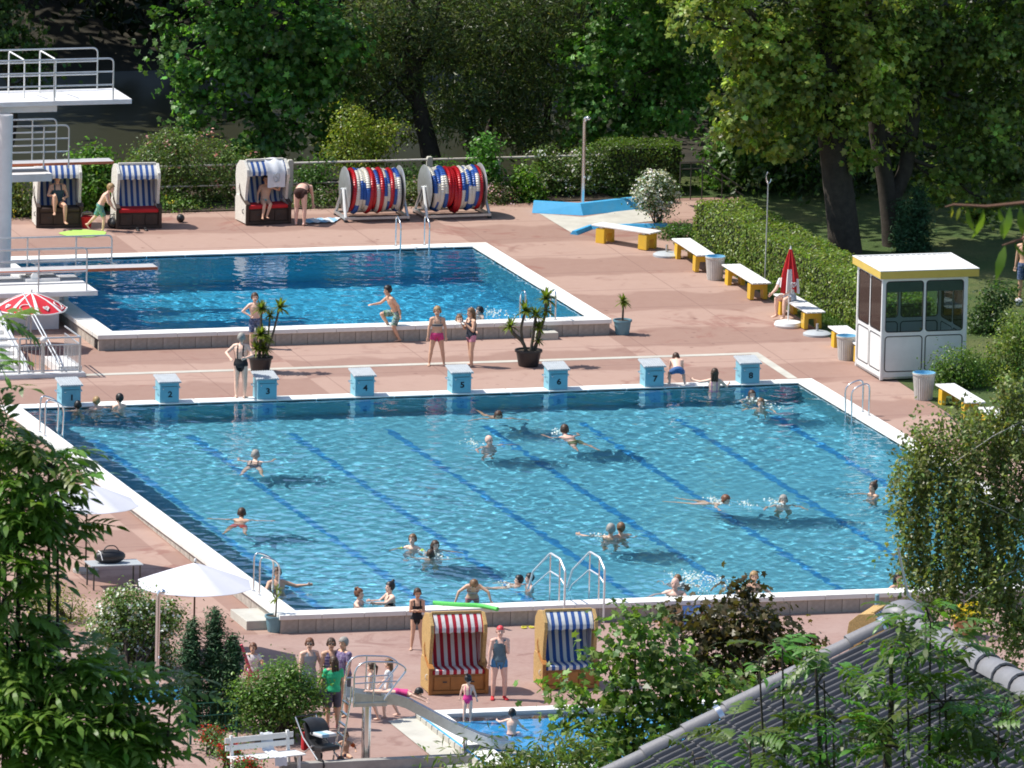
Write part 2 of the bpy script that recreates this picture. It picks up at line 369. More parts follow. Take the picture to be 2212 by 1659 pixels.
def make_pool(name, label, ext, wz, depth, tile, tilewall, laned, step, amp, seed, coping_z):
    root = bpy.data.objects.new(name, None); COL.objects.link(root); struct(root, label)
    x0, x1, y0, y1 = ext; zb = wz - depth; zt = coping_z - 0.03
    receiver(MB().add([(x0, y0, zb), (x1, y0, zb), (x1, y1, zb), (x0, y1, zb)], [(0, 1, 2, 3)]).build('pool_floor', tile, root))
    w = MB()
    for a, b in (((x0, y0), (x1, y0)), ((x1, y0), (x1, y1)), ((x1, y1), (x0, y1)), ((x0, y1), (x0, y0))):
        w.add([(*a, zb), (*b, zb), (*b, zt), (*a, zt)], [(0, 1, 2, 3)])
    receiver(w.build('pool_wall', tilewall, root))
    if laned:
        for i in range(8):
            x = x0 + (x1 - x0) / 16 * (2 * i + 1); z = zb + 0.006
            l = MB().box(x - 0.105, x + 0.105, y0 + 2.0, y1 - 2.0, z - 0.004, z)
            receiver(l.build('lane_line', M['lane'], root))
            for yy, s_ in ((y1, -1),):
                t = MB().box(x - 0.14, x + 0.14, min(yy, yy + s_ * 0.006), max(yy, yy + s_ * 0.006), zb + 0.3, wz - 0.1).box(x - 0.45, x + 0.45, min(yy, yy + s_ * 0.005), max(yy, yy + s_ * 0.005), wz - 0.75, wz - 0.5)
                receiver(t.build('lane_target', M['lane'], root))
    me, Z = water_mesh(name + '_surface', ext, wz, step, amp, seed); me.materials.append(M['water'])
    wo = link('water', me, root); wo.cycles.is_caustics_caster = True
    # coping ring, laid as slabs
    z0, z1 = coping_z - 0.11, coping_z
    def slabs(xa, xb, ya, yb, along):
        L = (xb - xa) if along == 'x' else (yb - ya); n = max(1, round(L / 1.0))
        for k in range(n):
            a = k * L / n + 0.004; b = (k + 1) * L / n - 0.004; jz = random.uniform(-0.002, 0.002)
            mb = MB().box(xa + a, xa + b, ya, yb, z0, z1 + jz) if along == 'x' else MB().box(xa, xb, ya + a, ya + b, z0, z1 + jz)
            mb.build('coping_slab', M['coping'], root, bevel=0.012)
    slabs(x0 - CW, x1 + CW, y0 - CW, y0, 'x'); slabs(x0 - CW, x1 + CW, y1, y1 + CW, 'x'); slabs(x0 - CW, x0, y0, y1, 'y'); slabs(x1, x1 + CW, y0, y1, 'y')
    # outer wall: upright concrete slabs under the coping on the sides where the deck lies lower
    bm_ = MB().box(-0.5, 0.5, -0.5, 0.5, -0.5, 0.5).build('wall_slab', M['panelwall'], root)
    me_ = bm_.data; bpy.data.objects.remove(bm_)
    rnd = random.Random(seed)
    def slab(cx, cy, w_, yb, alongx):
        zb_ = deckz(yb) - 0.05; zt_ = z0 - 0.002
        if zt_ - zb_ < 0.04: return
        o = link('wall_slab', me_, root); o.location = (cx + (0 if alongx else rnd.uniform(-.004, .004)), cy + (rnd.uniform(-.004, .004) if alongx else 0), (zb_ + zt_) / 2)
        o.scale = (w_, 0.10, zt_ - zb_) if alongx else (0.10, w_, zt_ - zb_)
    n = round((x1 - x0 + 2 * CW - 0.1) / 0.42); W = (x1 - x0 + 2 * CW - 0.08) / n
    for k in range(n): slab(x0 - CW + 0.04 + W * (k + 0.5), y0 - CW + 0.10, W - 0.012, y0 - CW, True)
    n = round((y1 - y0) / 0.42); W = (y1 - y0) / n
    for side in ((x0 - CW + 0.10), (x1 + CW - 0.10)):
        for k in range(n):
            yy = y0 + W * (k + 0.5); slab(side, yy, W - 0.012, yy, False)
    return root
def tile_mat(name, a, b_, sc_):
    m, nt, b = nmat(name); P = geo(nt)
    br = N(nt, 'ShaderNodeTexBrick'); nt.links.new(P, br.inputs['Vector']); br.inputs['Scale'].default_value = sc_; br.offset = 0.0
    br.inputs['Color1'].default_value = (*a, 1); br.inputs['Color2'].default_value = (*b_, 1); br.inputs['Mortar'].default_value = (*[min(1, x * 1.1 + 0.02) for x in a], 1); br.inputs['Mortar Size'].default_value = 0.02
    nt.links.new(mixc(nt, br.outputs[0], tuple(x * 0.86 for x in a), noise(nt, 0.5, 4, 0.6, P)), b.inputs['Base Color']); b.inputs['Roughness'].default_value = 0.4; return m
M['tile'] = tile_mat('turquoise_tile', (0.15, 0.505, 0.665), (0.16, 0.525, 0.685), 4)
M['tilewall'] = tile_mat('turquoise_wall_tile', (0.14, 0.47, 0.58), (0.15, 0.49, 0.60), 4)
M['tiledeep'] = tile_mat('deep_blue_tile', (0.07, 0.52, 0.82), (0.08, 0.54, 0.84), 4)
M['tiledeepwall'] = tile_mat('deep_blue_wall_tile', (0.13, 0.60, 0.78), (0.14, 0.62, 0.80), 4)
M['lane'] = mat('lane_blue_tile', (0.035, 0.27, 0.58), 0.4, 0.1, 3)
M['water'] = water_material('pool_water', (0.86, 0.97, 1.0))
make_pool('swimming_pool', 'eight lane swimming pool with turquoise water and blue lane lines', POOL, PW, 1.85, M['tile'], M['tilewall'], True, 0.042, 0.00118, 3, 0.05)
make_pool('diving_pool', 'smaller deep blue diving pool behind the starting blocks', DIVE, DW, 3.8, M['tiledeep'], M['tiledeepwall'], False, 0.045, 0.00115, 8, 0.555)
# pale drainage channel across the deck
ch = MB()
for x0, x1, y0, y1 in ((-3.0, 20.15, 3.62, 3.86), (19.9, 20.15, 0.56, 3.62)):
    ch.add([(x0, y0, deckz(y0) + .006), (x1, y0, deckz(y0) + .006), (x1, y1, deckz(y1) + .006), (x0, y1, deckz(y1) + .006)], [(0, 1, 2, 3)])
struct(ch.build('drain_channel', M['slab']), 'pale drainage channel running between the pools')

# river and far bank
def river_material():
    m, nt, b = nmat('dark_river'); P = geo(nt)
    b.inputs['Base Color'].default_value = (0.030, 0.031, 0.018, 1); b.inputs['Roughness'].default_value = 0.35; b.inputs['Specular IOR Level'].default_value = 0.06
    bump(nt, b, noise(nt, 1.3, 3, 0.5, P), 0.08, 0.05); return m
struct(MB().add([(-90, 27.5, -1.6), (60, 27.5, -1.6), (60, 66, -1.6), (-90, 66, -1.6)], [(0, 1, 2, 3)]).build('river', river_material()), 'dark olive river behind the fence')
bank = MB()
bank.add([(-45, 28, deckz(28) + .03), (26, 28, deckz(28) + .03), (26, 31, -1.9), (-45, 31, -1.9)], [(0, 1, 2, 3)])
bank.add([(-45, -43, deckz(-43)), (-45, 28, deckz(28)), (-200, 28, 2.0), (-200, -43, 2.0)], [(0, 1, 2, 3)])
bank.add([(26, 29, deckz(29)), (120, 29, deckz(29)), (120, 62, 1.5), (34, 62, 0.8), (26, 31, -1.9)], [(0, 1, 2, 3, 4)])
bank.add([(-200, 58, -1.9), (120, 58, -1.9), (160, 74, 3.0), (-240, 74, 3.0)], [(0, 1, 2, 3)])
bank.add([(-240, 74, 3.0), (160, 74, 3.0), (400, 400, 40.0), (-400, 400, 40.0)], [(0, 1, 2, 3)])
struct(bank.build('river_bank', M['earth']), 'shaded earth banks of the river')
# hillside that rises from the terrace to the viewer
hs = MB(); rows = []
prof = [(-45, -0.75), (-55, 0.6), (-75, 4.0), (-110, 9.0), (-150, 16.0), (-185, 25.5), (-205, 28.0), (-240, 38.0), (-300, 56.0), (-325, 59.3), (-420, 62.0)]
for y, z in prof: rows.append([(x, y + 0.002 * 0, z + (0.4 * math.sin(x * 0.11 + y) if y < -60 else 0)) for x in range(-260, 181, 20)])
hs.sheet([[(x, -42.8, deckz(-43) - 0.04) for x in range(-260, 181, 20)]] + rows)
struct(hs.build('hillside', M['lawn'], smooth=True), 'grassy hillside rising above the terrace')
# ------------------------------------------------------------------ foliage
def leaf_material(name, trans=0.3, rough=0.40):
    m, nt, b = nmat(name)
    a = N(nt, 'ShaderNodeAttribute'); a.attribute_name = 'leafcol'
    nt.links.new(a.outputs[0], b.inputs['Base Color']); b.inputs['Roughness'].default_value = rough; b.inputs['Specular IOR Level'].default_value = 0.5
    tr = N(nt, 'ShaderNodeBsdfTranslucent'); nt.links.new(mixc(nt, a.outputs[0], (1.25, 1.35, 0.6), 1.0, 'MULTIPLY'), tr.inputs[0])
    mx = N(nt, 'ShaderNodeMixShader'); mx.inputs[0].default_value = trans; nt.links.new(b.outputs[0], mx.inputs[1]); nt.links.new(tr.outputs[0], mx.inputs[2])
    nt.links.new(mx.outputs[0], nt.nodes['Material Output'].inputs[0]); return m
M['leaf'] = leaf_material('leaf', 0.45); M['needle'] = leaf_material('needle', 0.08, 0.6); M['petal'] = leaf_material('petal', 0.25, 0.8)
SHAPES = {
 'diamond': np.array([(0, -.5, 0), (.30, -.02, .07), (0, .5, -.05), (-.30, -.02, .07)]),
 'narrow': np.array([(0, -.5, 0), (.13, -.05, .03), (0, .5, -.1), (-.13, -.05, .03)]),
 'lobed': np.array([(0, -.42, 0), (.30, -.34, .05), (.24, -.08, .03), (.5, .12, -.04), (.2, .16, .03), (0, .52, -.08), (-.2, .16, .03), (-.5, .12, -.04), (-.24, -.08, .03), (-.30, -.34, .05)]),
 'petal': np.array([(0, -.5, 0), (.45, 0, .12), (0, .5, 0), (-.45, 0, .12)]),
}
class Leaves:
    def __init__(s, shape): s.T = SHAPES[shape]; s.V = []; s.C = []
    def add(s, P, Nn, size, col, jitter=.30, hue=.14, tang=None, r=rng):
        n = len(P); Nn = Nn / (np.linalg.norm(Nn, axis=1, keepdims=True) + 1e-9)
        t = r.normal(size=(n, 3)) if tang is None else tang + r.normal(size=(n, 3)) * .25
        t -= Nn * np.sum(t * Nn, 1, keepdims=True); t /= (np.linalg.norm(t, axis=1, keepdims=True) + 1e-9); b = np.cross(t, Nn)
        sz = size * r.uniform(.7, 1.3, n)[:, None, None]
        v = P[:, None, :] + sz * (self_outer(b, s.T[:, 0]) + self_outer(t, s.T[:, 1]) + self_outer(Nn, s.T[:, 2]))
        c = np.array(col)[None, :] if np.ndim(col) == 1 else np.array(col)
        c = c * np.exp(r.normal(size=(n, 1)) * jitter) * (1 + r.normal(size=(n, 3)) * hue * np.array((1, .4, .6)))
        s.V.append(v.reshape(-1, 3)); s.C.append(np.repeat(np.clip(c, .002, .9), len(s.T), 0)); return s
    def blob(s, c, rad, n, size, col, clump=14, spread=.30, shell=(.45, 1.08), up=.55, droop=0., flat=.6, seed=None, bright=.22):
        r = rng; c = np.array(c, float); rad = np.array(rad, float); nc = max(1, n // clump)
        d = r.normal(size=(nc, 3)); d /= np.linalg.norm(d, axis=1, keepdims=True); q = r.uniform(shell[0] ** 2, shell[1] ** 2, nc)[:, None] ** .5
        cc = c + d * rad * q; k = np.repeat(np.arange(nc), clump)
        off = r.normal(size=(nc * clump, 3)) * spread * np.array((1, 1, flat)); off[:, 2] -= droop * np.linalg.norm(off[:, :2], axis=1)
        off *= np.exp(r.normal(size=nc) * .35)[k][:, None]; P = cc[k] + off; out = d[k] * .9 + r.normal(size=(nc * clump, 3)) * .6 + np.array((0, 0, up * 1.2))
        cb = np.exp(r.normal(size=nc) * bright)[k][:, None] * np.array(col)[None, :]
        return s.add(P, out, size, cb)
    def mesh(s, name, mat_):
        if not s.V: return None
        v = np.concatenate(s.V); k = len(s.T); q = np.arange(len(v)).reshape(-1, k); me = bpy.data.meshes.new(name); fast_mesh(me, v, q, False)
        a = me.attributes.new('leafcol', 'FLOAT_COLOR', 'POINT'); c = np.concatenate(s.C); a.data.foreach_set('color', np.concatenate([c, np.ones((len(c), 1))], 1).astype(np.float32).ravel())
        me.materials.append(mat_); return me
    def build(s, name, mat_, parent=None, origin=None):
        if origin is not None: s.V = [v - np.array(origin, float) for v in s.V]
        return link(name, s.mesh(name, mat_), parent)
def self_outer(d, w): return d[:, None, :] * w[None, :, None]
PXM = 80.0
def blobs_at(y, spec):      # (u, v, ru, rv) as surveyed at the distance of the plane y -> world ellipsoids
    out = []
    for u, v, ru, rv in spec:
        c = aty(u, v, y); k = FPX / ((c - CAM) @ FW); out.append((c, (ru / k, (ru + rv) / 2 / k * .9, rv / k)))
    return out
def branch(mb, p0, p1, r0, r1, rnd, n=6, wob=.12):
    p0, p1 = Vector(p0), Vector(p1); L_ = (p1 - p0).length; P = []
    for i in range(n + 1):
        t = i / n; q = p0.lerp(p1, t)
        if 0 < i < n: q += Vector((rnd.uniform(-1, 1), rnd.uniform(-1, 1), rnd.uniform(-.4, .4))) * wob * L_ * .3
        P.append(q)
    mb.tube(P, [r0 + (r1 - r0) * i / n for i in range(n + 1)], 8)
    return P
def tree(name, label, base, blobs, n, shape, size, col, trunk_r, bark='bark', stems=None, group=None, clump=40, spread=.24, shell=(.3, 1.15), droop=0., cat='tree', seed=1, mat_='leaf', bright=.22, up=.55):
    t = thing(name, label, cat, base, 0, group); rnd = random.Random(seed); B = Vector(tuple(map(float, base)))
    tops = [Vector(tuple(c)) - B for c, r in blobs]; mb = MB()
    if stems:
        for st in stems: mb.tube([Vector(p) for p in st[0]], st[1], 10)
        ends = [Vector(st[0][-1]) for st in stems] + [Vector(st[0][len(st[0]) // 2]) for st in stems]
    else:
        hmax = max(p.z for p in tops) * .75; mid = sum(tops, Vector()) / len(tops); top = Vector((mid.x * .5, mid.y * .5, hmax))
        P = branch(mb, (0, 0, -.1), top, trunk_r, trunk_r * .35, rnd, 8, .1); ends = P[3:]
    for q in tops:
        e = min(ends, key=lambda e_: (e_ - q).length + max(0, e_.z - q.z) * .5); branch(mb, e, q, trunk_r * .28, trunk_r * .08, rnd, 5, .2)
    mb.build('trunk', M[bark], t, smooth=True, fixn=False)
    lv = Leaves(shape); vol = np.array([(r[0] * r[2] + r[1] * r[2]) * (.3 if c[2] > 6.2 and c[1] > 0 else 1.) for c, r in blobs]); vol = vol / vol.sum()
    for (c, r), w in zip(blobs, vol): lv.blob(np.array(c) - np.array(base), r, int(n * 1.5 * w), size, col, clump, spread * .85, shell, up, droop, bright=bright)
    lv.build('crown', M[mat_], t); return t
def hedge(label, path, w, h, n, size, col, name='hedge', flowers=None, flat_top=True):
    # path: list of (x, y); box hedge following it
    c0 = np.mean(np.array(path), 0); t = thing(name, label, 'hedge', (c0[0], c0[1], deckz(c0[1]))); z0 = deckz(c0[1]); P = [np.array(p) - c0 for p in path]; core = MB(); lv = Leaves('diamond')
    for a, b in zip(P[:-1], P[1:]):
        d = b - a; L_ = np.linalg.norm(d); d /= L_; nn = np.array((-d[1], d[0])); za, zb = deckz(a[1] + c0[1]) - z0, deckz(b[1] + c0[1]) - z0; k = w / 2 - .08
        core.add([(*(a + nn * k), za), (*(a - nn * k), za), (*(b - nn * k), zb), (*(b + nn * k), zb), (*(a + nn * k), za + h - .08), (*(a - nn * k), za + h - .08), (*(b - nn * k), zb + h - .08), (*(b + nn * k), zb + h - .08)], [(0, 1, 2, 3), (4, 5, 6, 7), (0, 1, 5, 4), (1, 2, 6, 5), (2, 3, 7, 6), (3, 0, 4, 7)])
        area = np.array((L_ * w, L_ * h, L_ * h, w * h, w * h)); cnt = (n * area / area.sum() * (L_ / sum(np.linalg.norm(q - p) for p, q in zip(P[:-1], P[1:])))).astype(int)
        for f, m_ in enumerate(cnt):
            s_ = rng.uniform(0, L_, m_); t_ = rng.uniform(-w / 2, w / 2, m_); z_ = rng.uniform(.02, h, m_); j = rng.normal(size=m_) * .035
            if f == 0: z_ = h + j + .03 * np.sin(s_ * 3.1) ; nrm = np.tile((0, 0, 1.), (m_, 1))
            elif f in (1, 2): sg = 1 if f == 1 else -1; t_ = sg * (w / 2 + j + .04 * np.sin(s_ * 2.3 + z_ * 4)); nrm = np.tile((*(nn * sg), .35), (m_, 1))
            else: sg = -1 if f == 3 else 1; s_ = (0 if f == 3 else L_) + sg * j; nrm = np.tile((*(d * sg), .35), (m_, 1))
            X = a[None, :] + s_[:, None] * d + t_[:, None] * nn; zz = za + (zb - za) * s_ / L_ + z_
            lv.add(np.column_stack([X, zz]), nrm + rng.normal(size=(m_, 3)) * .45, size, col, .25)
            if flowers and f in (0, 1, 2):
                q = rng.random(m_) < flowers[0]; fl.add(np.column_stack([X, zz])[q] + nrm[q] * .04, nrm[q] + rng.normal(size=(q.sum(), 3)) * .4, flowers[1], flowers[2], .08, .03) if False else None
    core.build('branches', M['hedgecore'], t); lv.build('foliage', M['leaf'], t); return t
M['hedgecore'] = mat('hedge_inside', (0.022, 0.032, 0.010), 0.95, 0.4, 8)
def shrub(name, label, blobs, n, size, col, shape='diamond', flowers=None, cat='shrub', group=None, clump=10, spread=.14, shell=(.5, 1.), stem=.03, base=None, up=.55, droop=0., mat_='leaf', leaf_bright=.2):
    c = np.array(blobs[0][0]); b = np.array((c[0], c[1], deckz(c[1]))) if base is None else np.array(base); t = thing(name, label, cat, b, 0, group); rnd = random.Random(len(label)); mb = MB()
    for cc, r in blobs:
        for k in range(3):
            e = np.array(cc) - b + np.array([rnd.uniform(-.5, .5) * r[0], rnd.uniform(-.5, .5) * r[1], rnd.uniform(-.1, .5) * r[2]]); branch(mb, (rnd.uniform(-.08, .08), rnd.uniform(-.08, .08), -.03), e, stem, stem * .3, rnd, 4, .15)
    mb.build('stems', M['bark'], t, smooth=True, fixn=False)
    lv = Leaves(shape); vol = np.array([r[0] * r[2] for _, r in blobs]); vol = vol / vol.sum()
    for (cc, r), w in zip(blobs, vol): lv.blob(np.array(cc) - b, r, int(n * 1.5 * w), size, tuple(1.3 * x for x in col), clump, spread, shell, up, droop, bright=leaf_bright)
    lv.build('foliage', M[mat_], t)
    if flowers:
        nf, fs, fc = flowers[:3]; fl = Leaves('petal')
        for (cc, r), w in zip(blobs, vol): fl.blob(np.array(cc) - b, np.array(r) * 1.03, int(nf * w), fs, fc, flowers[3] if len(flowers) > 3 else 5, .06, (.92, 1.04), .4, bright=.05)
        fl.build('blossom', M['petal'], t)
    return t
GREEN, DEEP, YEL, OLIVE = (.055, .125, .022), (.032, .085, .022), (.125, .165, .025), (.055, .080, .026)
# --- woodland on the far bank (reads as one mass) and dark growth behind the plane trees
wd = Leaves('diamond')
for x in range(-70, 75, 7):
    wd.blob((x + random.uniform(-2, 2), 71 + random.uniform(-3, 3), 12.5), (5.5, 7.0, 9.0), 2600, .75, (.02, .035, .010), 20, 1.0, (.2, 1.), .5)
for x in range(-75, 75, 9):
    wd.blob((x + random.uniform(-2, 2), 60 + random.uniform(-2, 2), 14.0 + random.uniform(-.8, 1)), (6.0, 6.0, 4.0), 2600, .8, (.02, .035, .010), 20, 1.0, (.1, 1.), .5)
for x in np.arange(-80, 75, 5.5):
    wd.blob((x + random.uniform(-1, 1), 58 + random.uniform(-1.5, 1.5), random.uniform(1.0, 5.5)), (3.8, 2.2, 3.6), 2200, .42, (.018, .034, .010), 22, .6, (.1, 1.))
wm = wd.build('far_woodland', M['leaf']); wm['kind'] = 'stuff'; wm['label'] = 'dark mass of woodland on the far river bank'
# --- trees behind the deck
def B(y, *spec): return blobs_at(y, spec)
def base_at(u, y, z=None): p = aty(u, 400, y); return np.array((p[0], y, deckz(y) if z is None else z))
tree('sycamore_tree', 'broad leaved green tree behind the striped beach chairs', base_at(590, 29.5, -.6),
     B(29.5, (350, 55, 22, 35), (372, 110, 40, 30), (410, 150, 45, 35), (480, 60, 80, 60), (385, 205, 30, 18), (430, 230, 60, 35), (400, 280, 25, 18), (520, 150, 90, 80), (600, 60, 110, 90), (640, 200, 110, 90), (560, 290, 90, 60), (690, 110, 90, 100), (470, -70, 120, 90), (620, -120, 170, 110), (600, -330, 200, 150), (720, 300, 60, 40)), 9000, 'lobed', .20, (.10, .22, .042), .16, spread=.26, seed=3, bright=.3)
tw_b = base_at(915, 30.5, -.9)
def stempts(base, y, uv): return [tuple(aty(u, v, y + dy) - base) for u, v, dy in uv]
tree('willow_tree', 'dark willow with a forked trunk behind the rope reels', tw_b,
     B(30.5, (780, 90, 90, 90), (860, 40, 110, 80), (980, 60, 130, 90), (1100, 70, 110, 100), (1160, 170, 90, 80), (1050, 190, 100, 70), (830, 200, 80, 70), (760, 260, 60, 70), (1180, 20, 90, 90), (950, -120, 250, 120), (1000, -330, 260, 150), (990, 250, 60, 60), (1130, 270, 70, 40)), 17000, 'narrow', .19, (.105, .145, .048), .2, stems=[
     (stempts(tw_b, 30.5, ((935, 360, 0), (925, 310, 0), (905, 230, 0), (890, 150, 0), (880, 60, 0), (900, -80, .3))), (.30, .26, .22, .18, .14, .08)),
     (stempts(tw_b, 30.5, ((905, 230, 0), (850, 170, 0), (790, 110, 0), (740, 60, -.2))), (.13, .10, .07, .04)), (stempts(tw_b, 30.5, ((895, 160, 0), (930, 90, .1), (950, 0, .2))), (.13, .10, .05)),
     (stempts(tw_b, 31.0, ((1060, 360, .6), (1050, 300, .6), (1075, 220, .6), (1100, 120, .6))), (.12, .1, .08, .05)), (stempts(tw_b, 31.0, ((1060, 340, .6), (1030, 280, .6), (1010, 230, .6))), (.09, .07, .04))], spread=.3, droop=.5, seed=5, up=.2, bright=.35)
tree('maple_tree', 'sunlit maple behind the chrome shower post', base_at(1370, 29.0, -.2),
     B(29, (1290, 120, 75, 70), (1380, 150, 90, 80), (1260, 210, 55, 55), (1330, 240, 80, 60), (1440, 220, 80, 80), (1250, 285, 35, 35), (1380, 60, 110, 70), (1480, 120, 80, 90), (1400, -80, 150, 110), (1400, -260, 180, 120), (1330, 305, 60, 25)), 8500, 'lobed', .17, (.12, .25, .048), .13, spread=.22, seed=6, bright=.28)
tree('young_maple_tree', 'young maple growing right of the stair railing', base_at(1640, 25.0), B(25, (1580, 330, 60, 50), (1660, 340, 70, 45), (1620, 260, 70, 60), (1700, 290, 60, 50), (1560, 380, 50, 30), (1700, 380, 50, 40)), 4200, 'lobed', .16, (.11, .21, .04), .07, spread=.2, seed=9)
pb1 = at(1825, 545); pb1 = np.array((pb1[0], pb1[1], deckz(pb1[1])))
tree('plane_tree', 'big plane tree with a thick straight trunk behind the hedge', pb1,
     B(pb1[1] - .3, (1560, 60, 90, 70), (1660, 100, 100, 70), (1760, 60, 110, 70), (1640, 200, 90, 60), (1740, 190, 90, 60), (1850, 120, 100, 70), (1520, -60, 120, 80), (1700, -80, 200, 100), (1880, -60, 150, 90), (1700, -300, 260, 160), (1790, 265, 70, 35), (1900, 215, 70, 50), (1700, 300, 60, 40), (1850, 330, 40, 25), (1840, 40, 90, 60), (1500, 30, 60, 60), (1600, 270, 60, 40)), 12500, 'lobed', .19, (.235, .30, .06), .42, 'bark', stems=[
     (stempts(pb1, pb1[1], ((1828, 560, 0), (1820, 480, 0), (1808, 380, 0), (1798, 280, 0), (1790, 150, .2), (1780, 0, .4), (1770, -250, .6))), (.46, .42, .40, .40, .34, .28, .12)),
     (stempts(pb1, pb1[1], ((1798, 260, 0), (1740, 180, 0), (1690, 90, -.2))), (.2, .15, .06)), (stempts(pb1, pb1[1], ((1795, 230, 0), (1850, 150, .2), (1890, 50, .3))), (.2, .15, .06))], spread=.24, seed=11, bright=.35)
pb2 = at(1925, 545); pb2 = np.array((pb2[0], pb2[1] + .8, deckz(pb2[1] + .8)))
tree('plane_tree', 'forked plane tree with two stems behind the kiosk', pb2,
     B(pb2[1] + .2, (1980, 60, 100, 70), (2090, 100, 110, 80), (2180, 60, 100, 90), (2060, 220, 90, 60), (2160, 230, 90, 70), (1960, 190, 70, 50), (2000, -100, 200, 100), (2180, -120, 180, 110), (2100, -330, 260, 150), (2100, 330, 90, 50), (2190, 360, 70, 60), (1960, 290, 60, 40), (1930, 110, 60, 60), (2040, 400, 60, 40), (2140, 440, 60, 35)), 10500, 'lobed', .18, (.15, .21, .046), .3, 'bark', stems=[
     (stempts(pb2, pb2[1], ((1930, 545, 0), (1925, 480, 0), (1915, 400, 0), (1895, 290, 0), (1885, 180, 0), (1880, 60, .3), (1890, -150, .5))), (.30, .27, .24, .22, .2, .18, .1)),
     (stempts(pb2, pb2[1], ((1925, 440, 0), (1955, 370, 0), (1970, 280, 0), (1980, 180, .2), (1995, 60, .3), (2010, -120, .5))), (.2, .2, .19, .17, .14, .08))], spread=.24, seed=12, bright=.4)
# dark wood edge behind the planes, plus unseen canopy added for shade
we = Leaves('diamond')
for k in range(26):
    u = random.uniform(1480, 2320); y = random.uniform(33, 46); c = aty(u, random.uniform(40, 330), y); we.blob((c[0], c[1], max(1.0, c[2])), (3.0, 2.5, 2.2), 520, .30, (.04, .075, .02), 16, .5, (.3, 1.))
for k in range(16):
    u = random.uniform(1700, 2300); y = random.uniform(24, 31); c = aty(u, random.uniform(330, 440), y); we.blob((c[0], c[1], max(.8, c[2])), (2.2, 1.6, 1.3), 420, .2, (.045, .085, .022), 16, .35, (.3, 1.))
for k in range(44):  # added canopy above the view, shades the lawn and the growth behind the planes
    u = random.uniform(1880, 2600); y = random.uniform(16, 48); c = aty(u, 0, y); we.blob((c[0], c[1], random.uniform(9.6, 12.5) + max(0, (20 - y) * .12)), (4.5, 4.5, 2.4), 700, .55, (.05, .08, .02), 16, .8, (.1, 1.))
for k in range(14):  # more unseen canopy, put up-sun of the lawn to keep it dark
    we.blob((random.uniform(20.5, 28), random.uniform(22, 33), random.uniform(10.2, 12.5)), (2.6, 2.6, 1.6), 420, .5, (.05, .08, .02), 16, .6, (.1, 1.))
wo_ = we.build('wood_edge_and_shade_canopy', M['leaf']); wo_['kind'] = 'stuff'; wo_['label'] = 'dark undergrowth of the wood behind the plane trees, plus unseen canopy added to shade the lawn'
# back-left dark trees at the frame's edge
tree('riverside_tree', 'leafy tree at the river behind the diving tower', base_at(20, 33, -1.2), B(33, (10, 40, 50, 50), (40, 110, 55, 40), (-60, 60, 90, 90), (20, -60, 100, 60), (60, 165, 40, 30), (-80, -150, 160, 120)), 4000, 'lobed', .17, (.07, .13, .03), .14, spread=.25, seed=15)
for lab, u, y, vs, seed in (('grey green willow filling the gap behind the left reel', 800, 37, 150, 41), ('grey green willow behind the forked trunk', 1010, 39, 120, 42), ('grey green willow left of the sunlit maple', 1180, 36, 170, 43)):
    tree('bank_willow', lab, base_at(u, y, -1.0), B(y, (u - 90, vs, 90, 90), (u, vs - 60, 110, 90), (u + 90, vs, 90, 90), (u, vs + 80, 110, 70), (u - 60, vs + 110, 70, 50), (u + 70, vs + 120, 70, 50), (u, vs - 220, 160, 110)), 5200, 'narrow', .22, (.09, .12, .042), .14, seed=seed, droop=.4, up=.3, group='willows along the river bank', bright=.3)
# --- shrubs and flowers of the planting bed
SB = 'shrubs in the bed behind the deck'
def S(name, label, y, spec, *a, **k): return shrub(name, label, B(y, *spec), *a, group=SB, **k)
S('leafy_shrub', 'bright green shrub between the two left beach chairs', 25.0, ((205, 400, 55, 65), (200, 350, 45, 35), (240, 440, 40, 45)), 2600, .13, (.08, .17, .02))
S('leafy_shrub', 'low shrub with yellow flowers left of the first beach chair', 24.6, ((45, 440, 60, 40), (20, 400, 40, 40)), 1500, .10, (.10, .14, .03), flowers=(220, .05, (.6, .5, .05)))
S('flowering_shrub', 'large shrub with pink blossoms behind the empty beach chair', 25.6, ((340, 360, 75, 70), (420, 350, 85, 65), (500, 370, 70, 60), (400, 430, 90, 50), (480, 440, 70, 40), (370, 320, 50, 45)), 7800, .085, (.095, .145, .035), flowers=(420, .07, (.52, .24, .22)))
S('leafy_shrub', 'low shrub with yellow flowers right of the empty beach chair', 24.7, ((375, 445, 50, 30), (430, 462, 45, 22), (490, 465, 40, 22)), 2200, .075, (.09, .16, .03), flowers=(160, .05, (.65, .55, .05)))
S('yellow_green_shrub', 'yellow green shrub rising behind the left rope reel', 26.0, ((780, 330, 60, 60), (760, 270, 45, 45), (820, 300, 40, 40), (790, 390, 60, 40), (720, 330, 25, 20), (850, 275, 18, 18)), 4200, .085, (.17, .21, .03))
S('climbing_shrub', 'green creeper on the fence behind the rope reels', 25.3, ((680, 370, 40, 35), (690, 420, 50, 40), (880, 390, 40, 40), (650, 400, 30, 40), (960, 370, 40, 30)), 2600, .09, (.06, .13, .025))
S('flowering_shrub', 'low pale flowered shrub left of the left rope reel', 24.6, ((690, 440, 40, 30), (640, 455, 35, 20)), 1400, .07, (.10, .15, .04), flowers=(260, .05, (.6, .55, .45)))
S('flowering_shrub', 'low pink flowered shrub between the rope reels', 24.5, ((890, 440, 35, 35), (895, 410, 25, 25)), 1100, .07, (.10, .14, .04), flowers=(330, .05, (.55, .38, .36)))
S('flowering_shrub', 'low mound of pink flowers right of the right rope reel', 24.4, ((1080, 435, 40, 30), (1060, 425, 30, 28)), 1200, .07, (.10, .13, .04), flowers=(520, .055, (.55, .36, .34)))
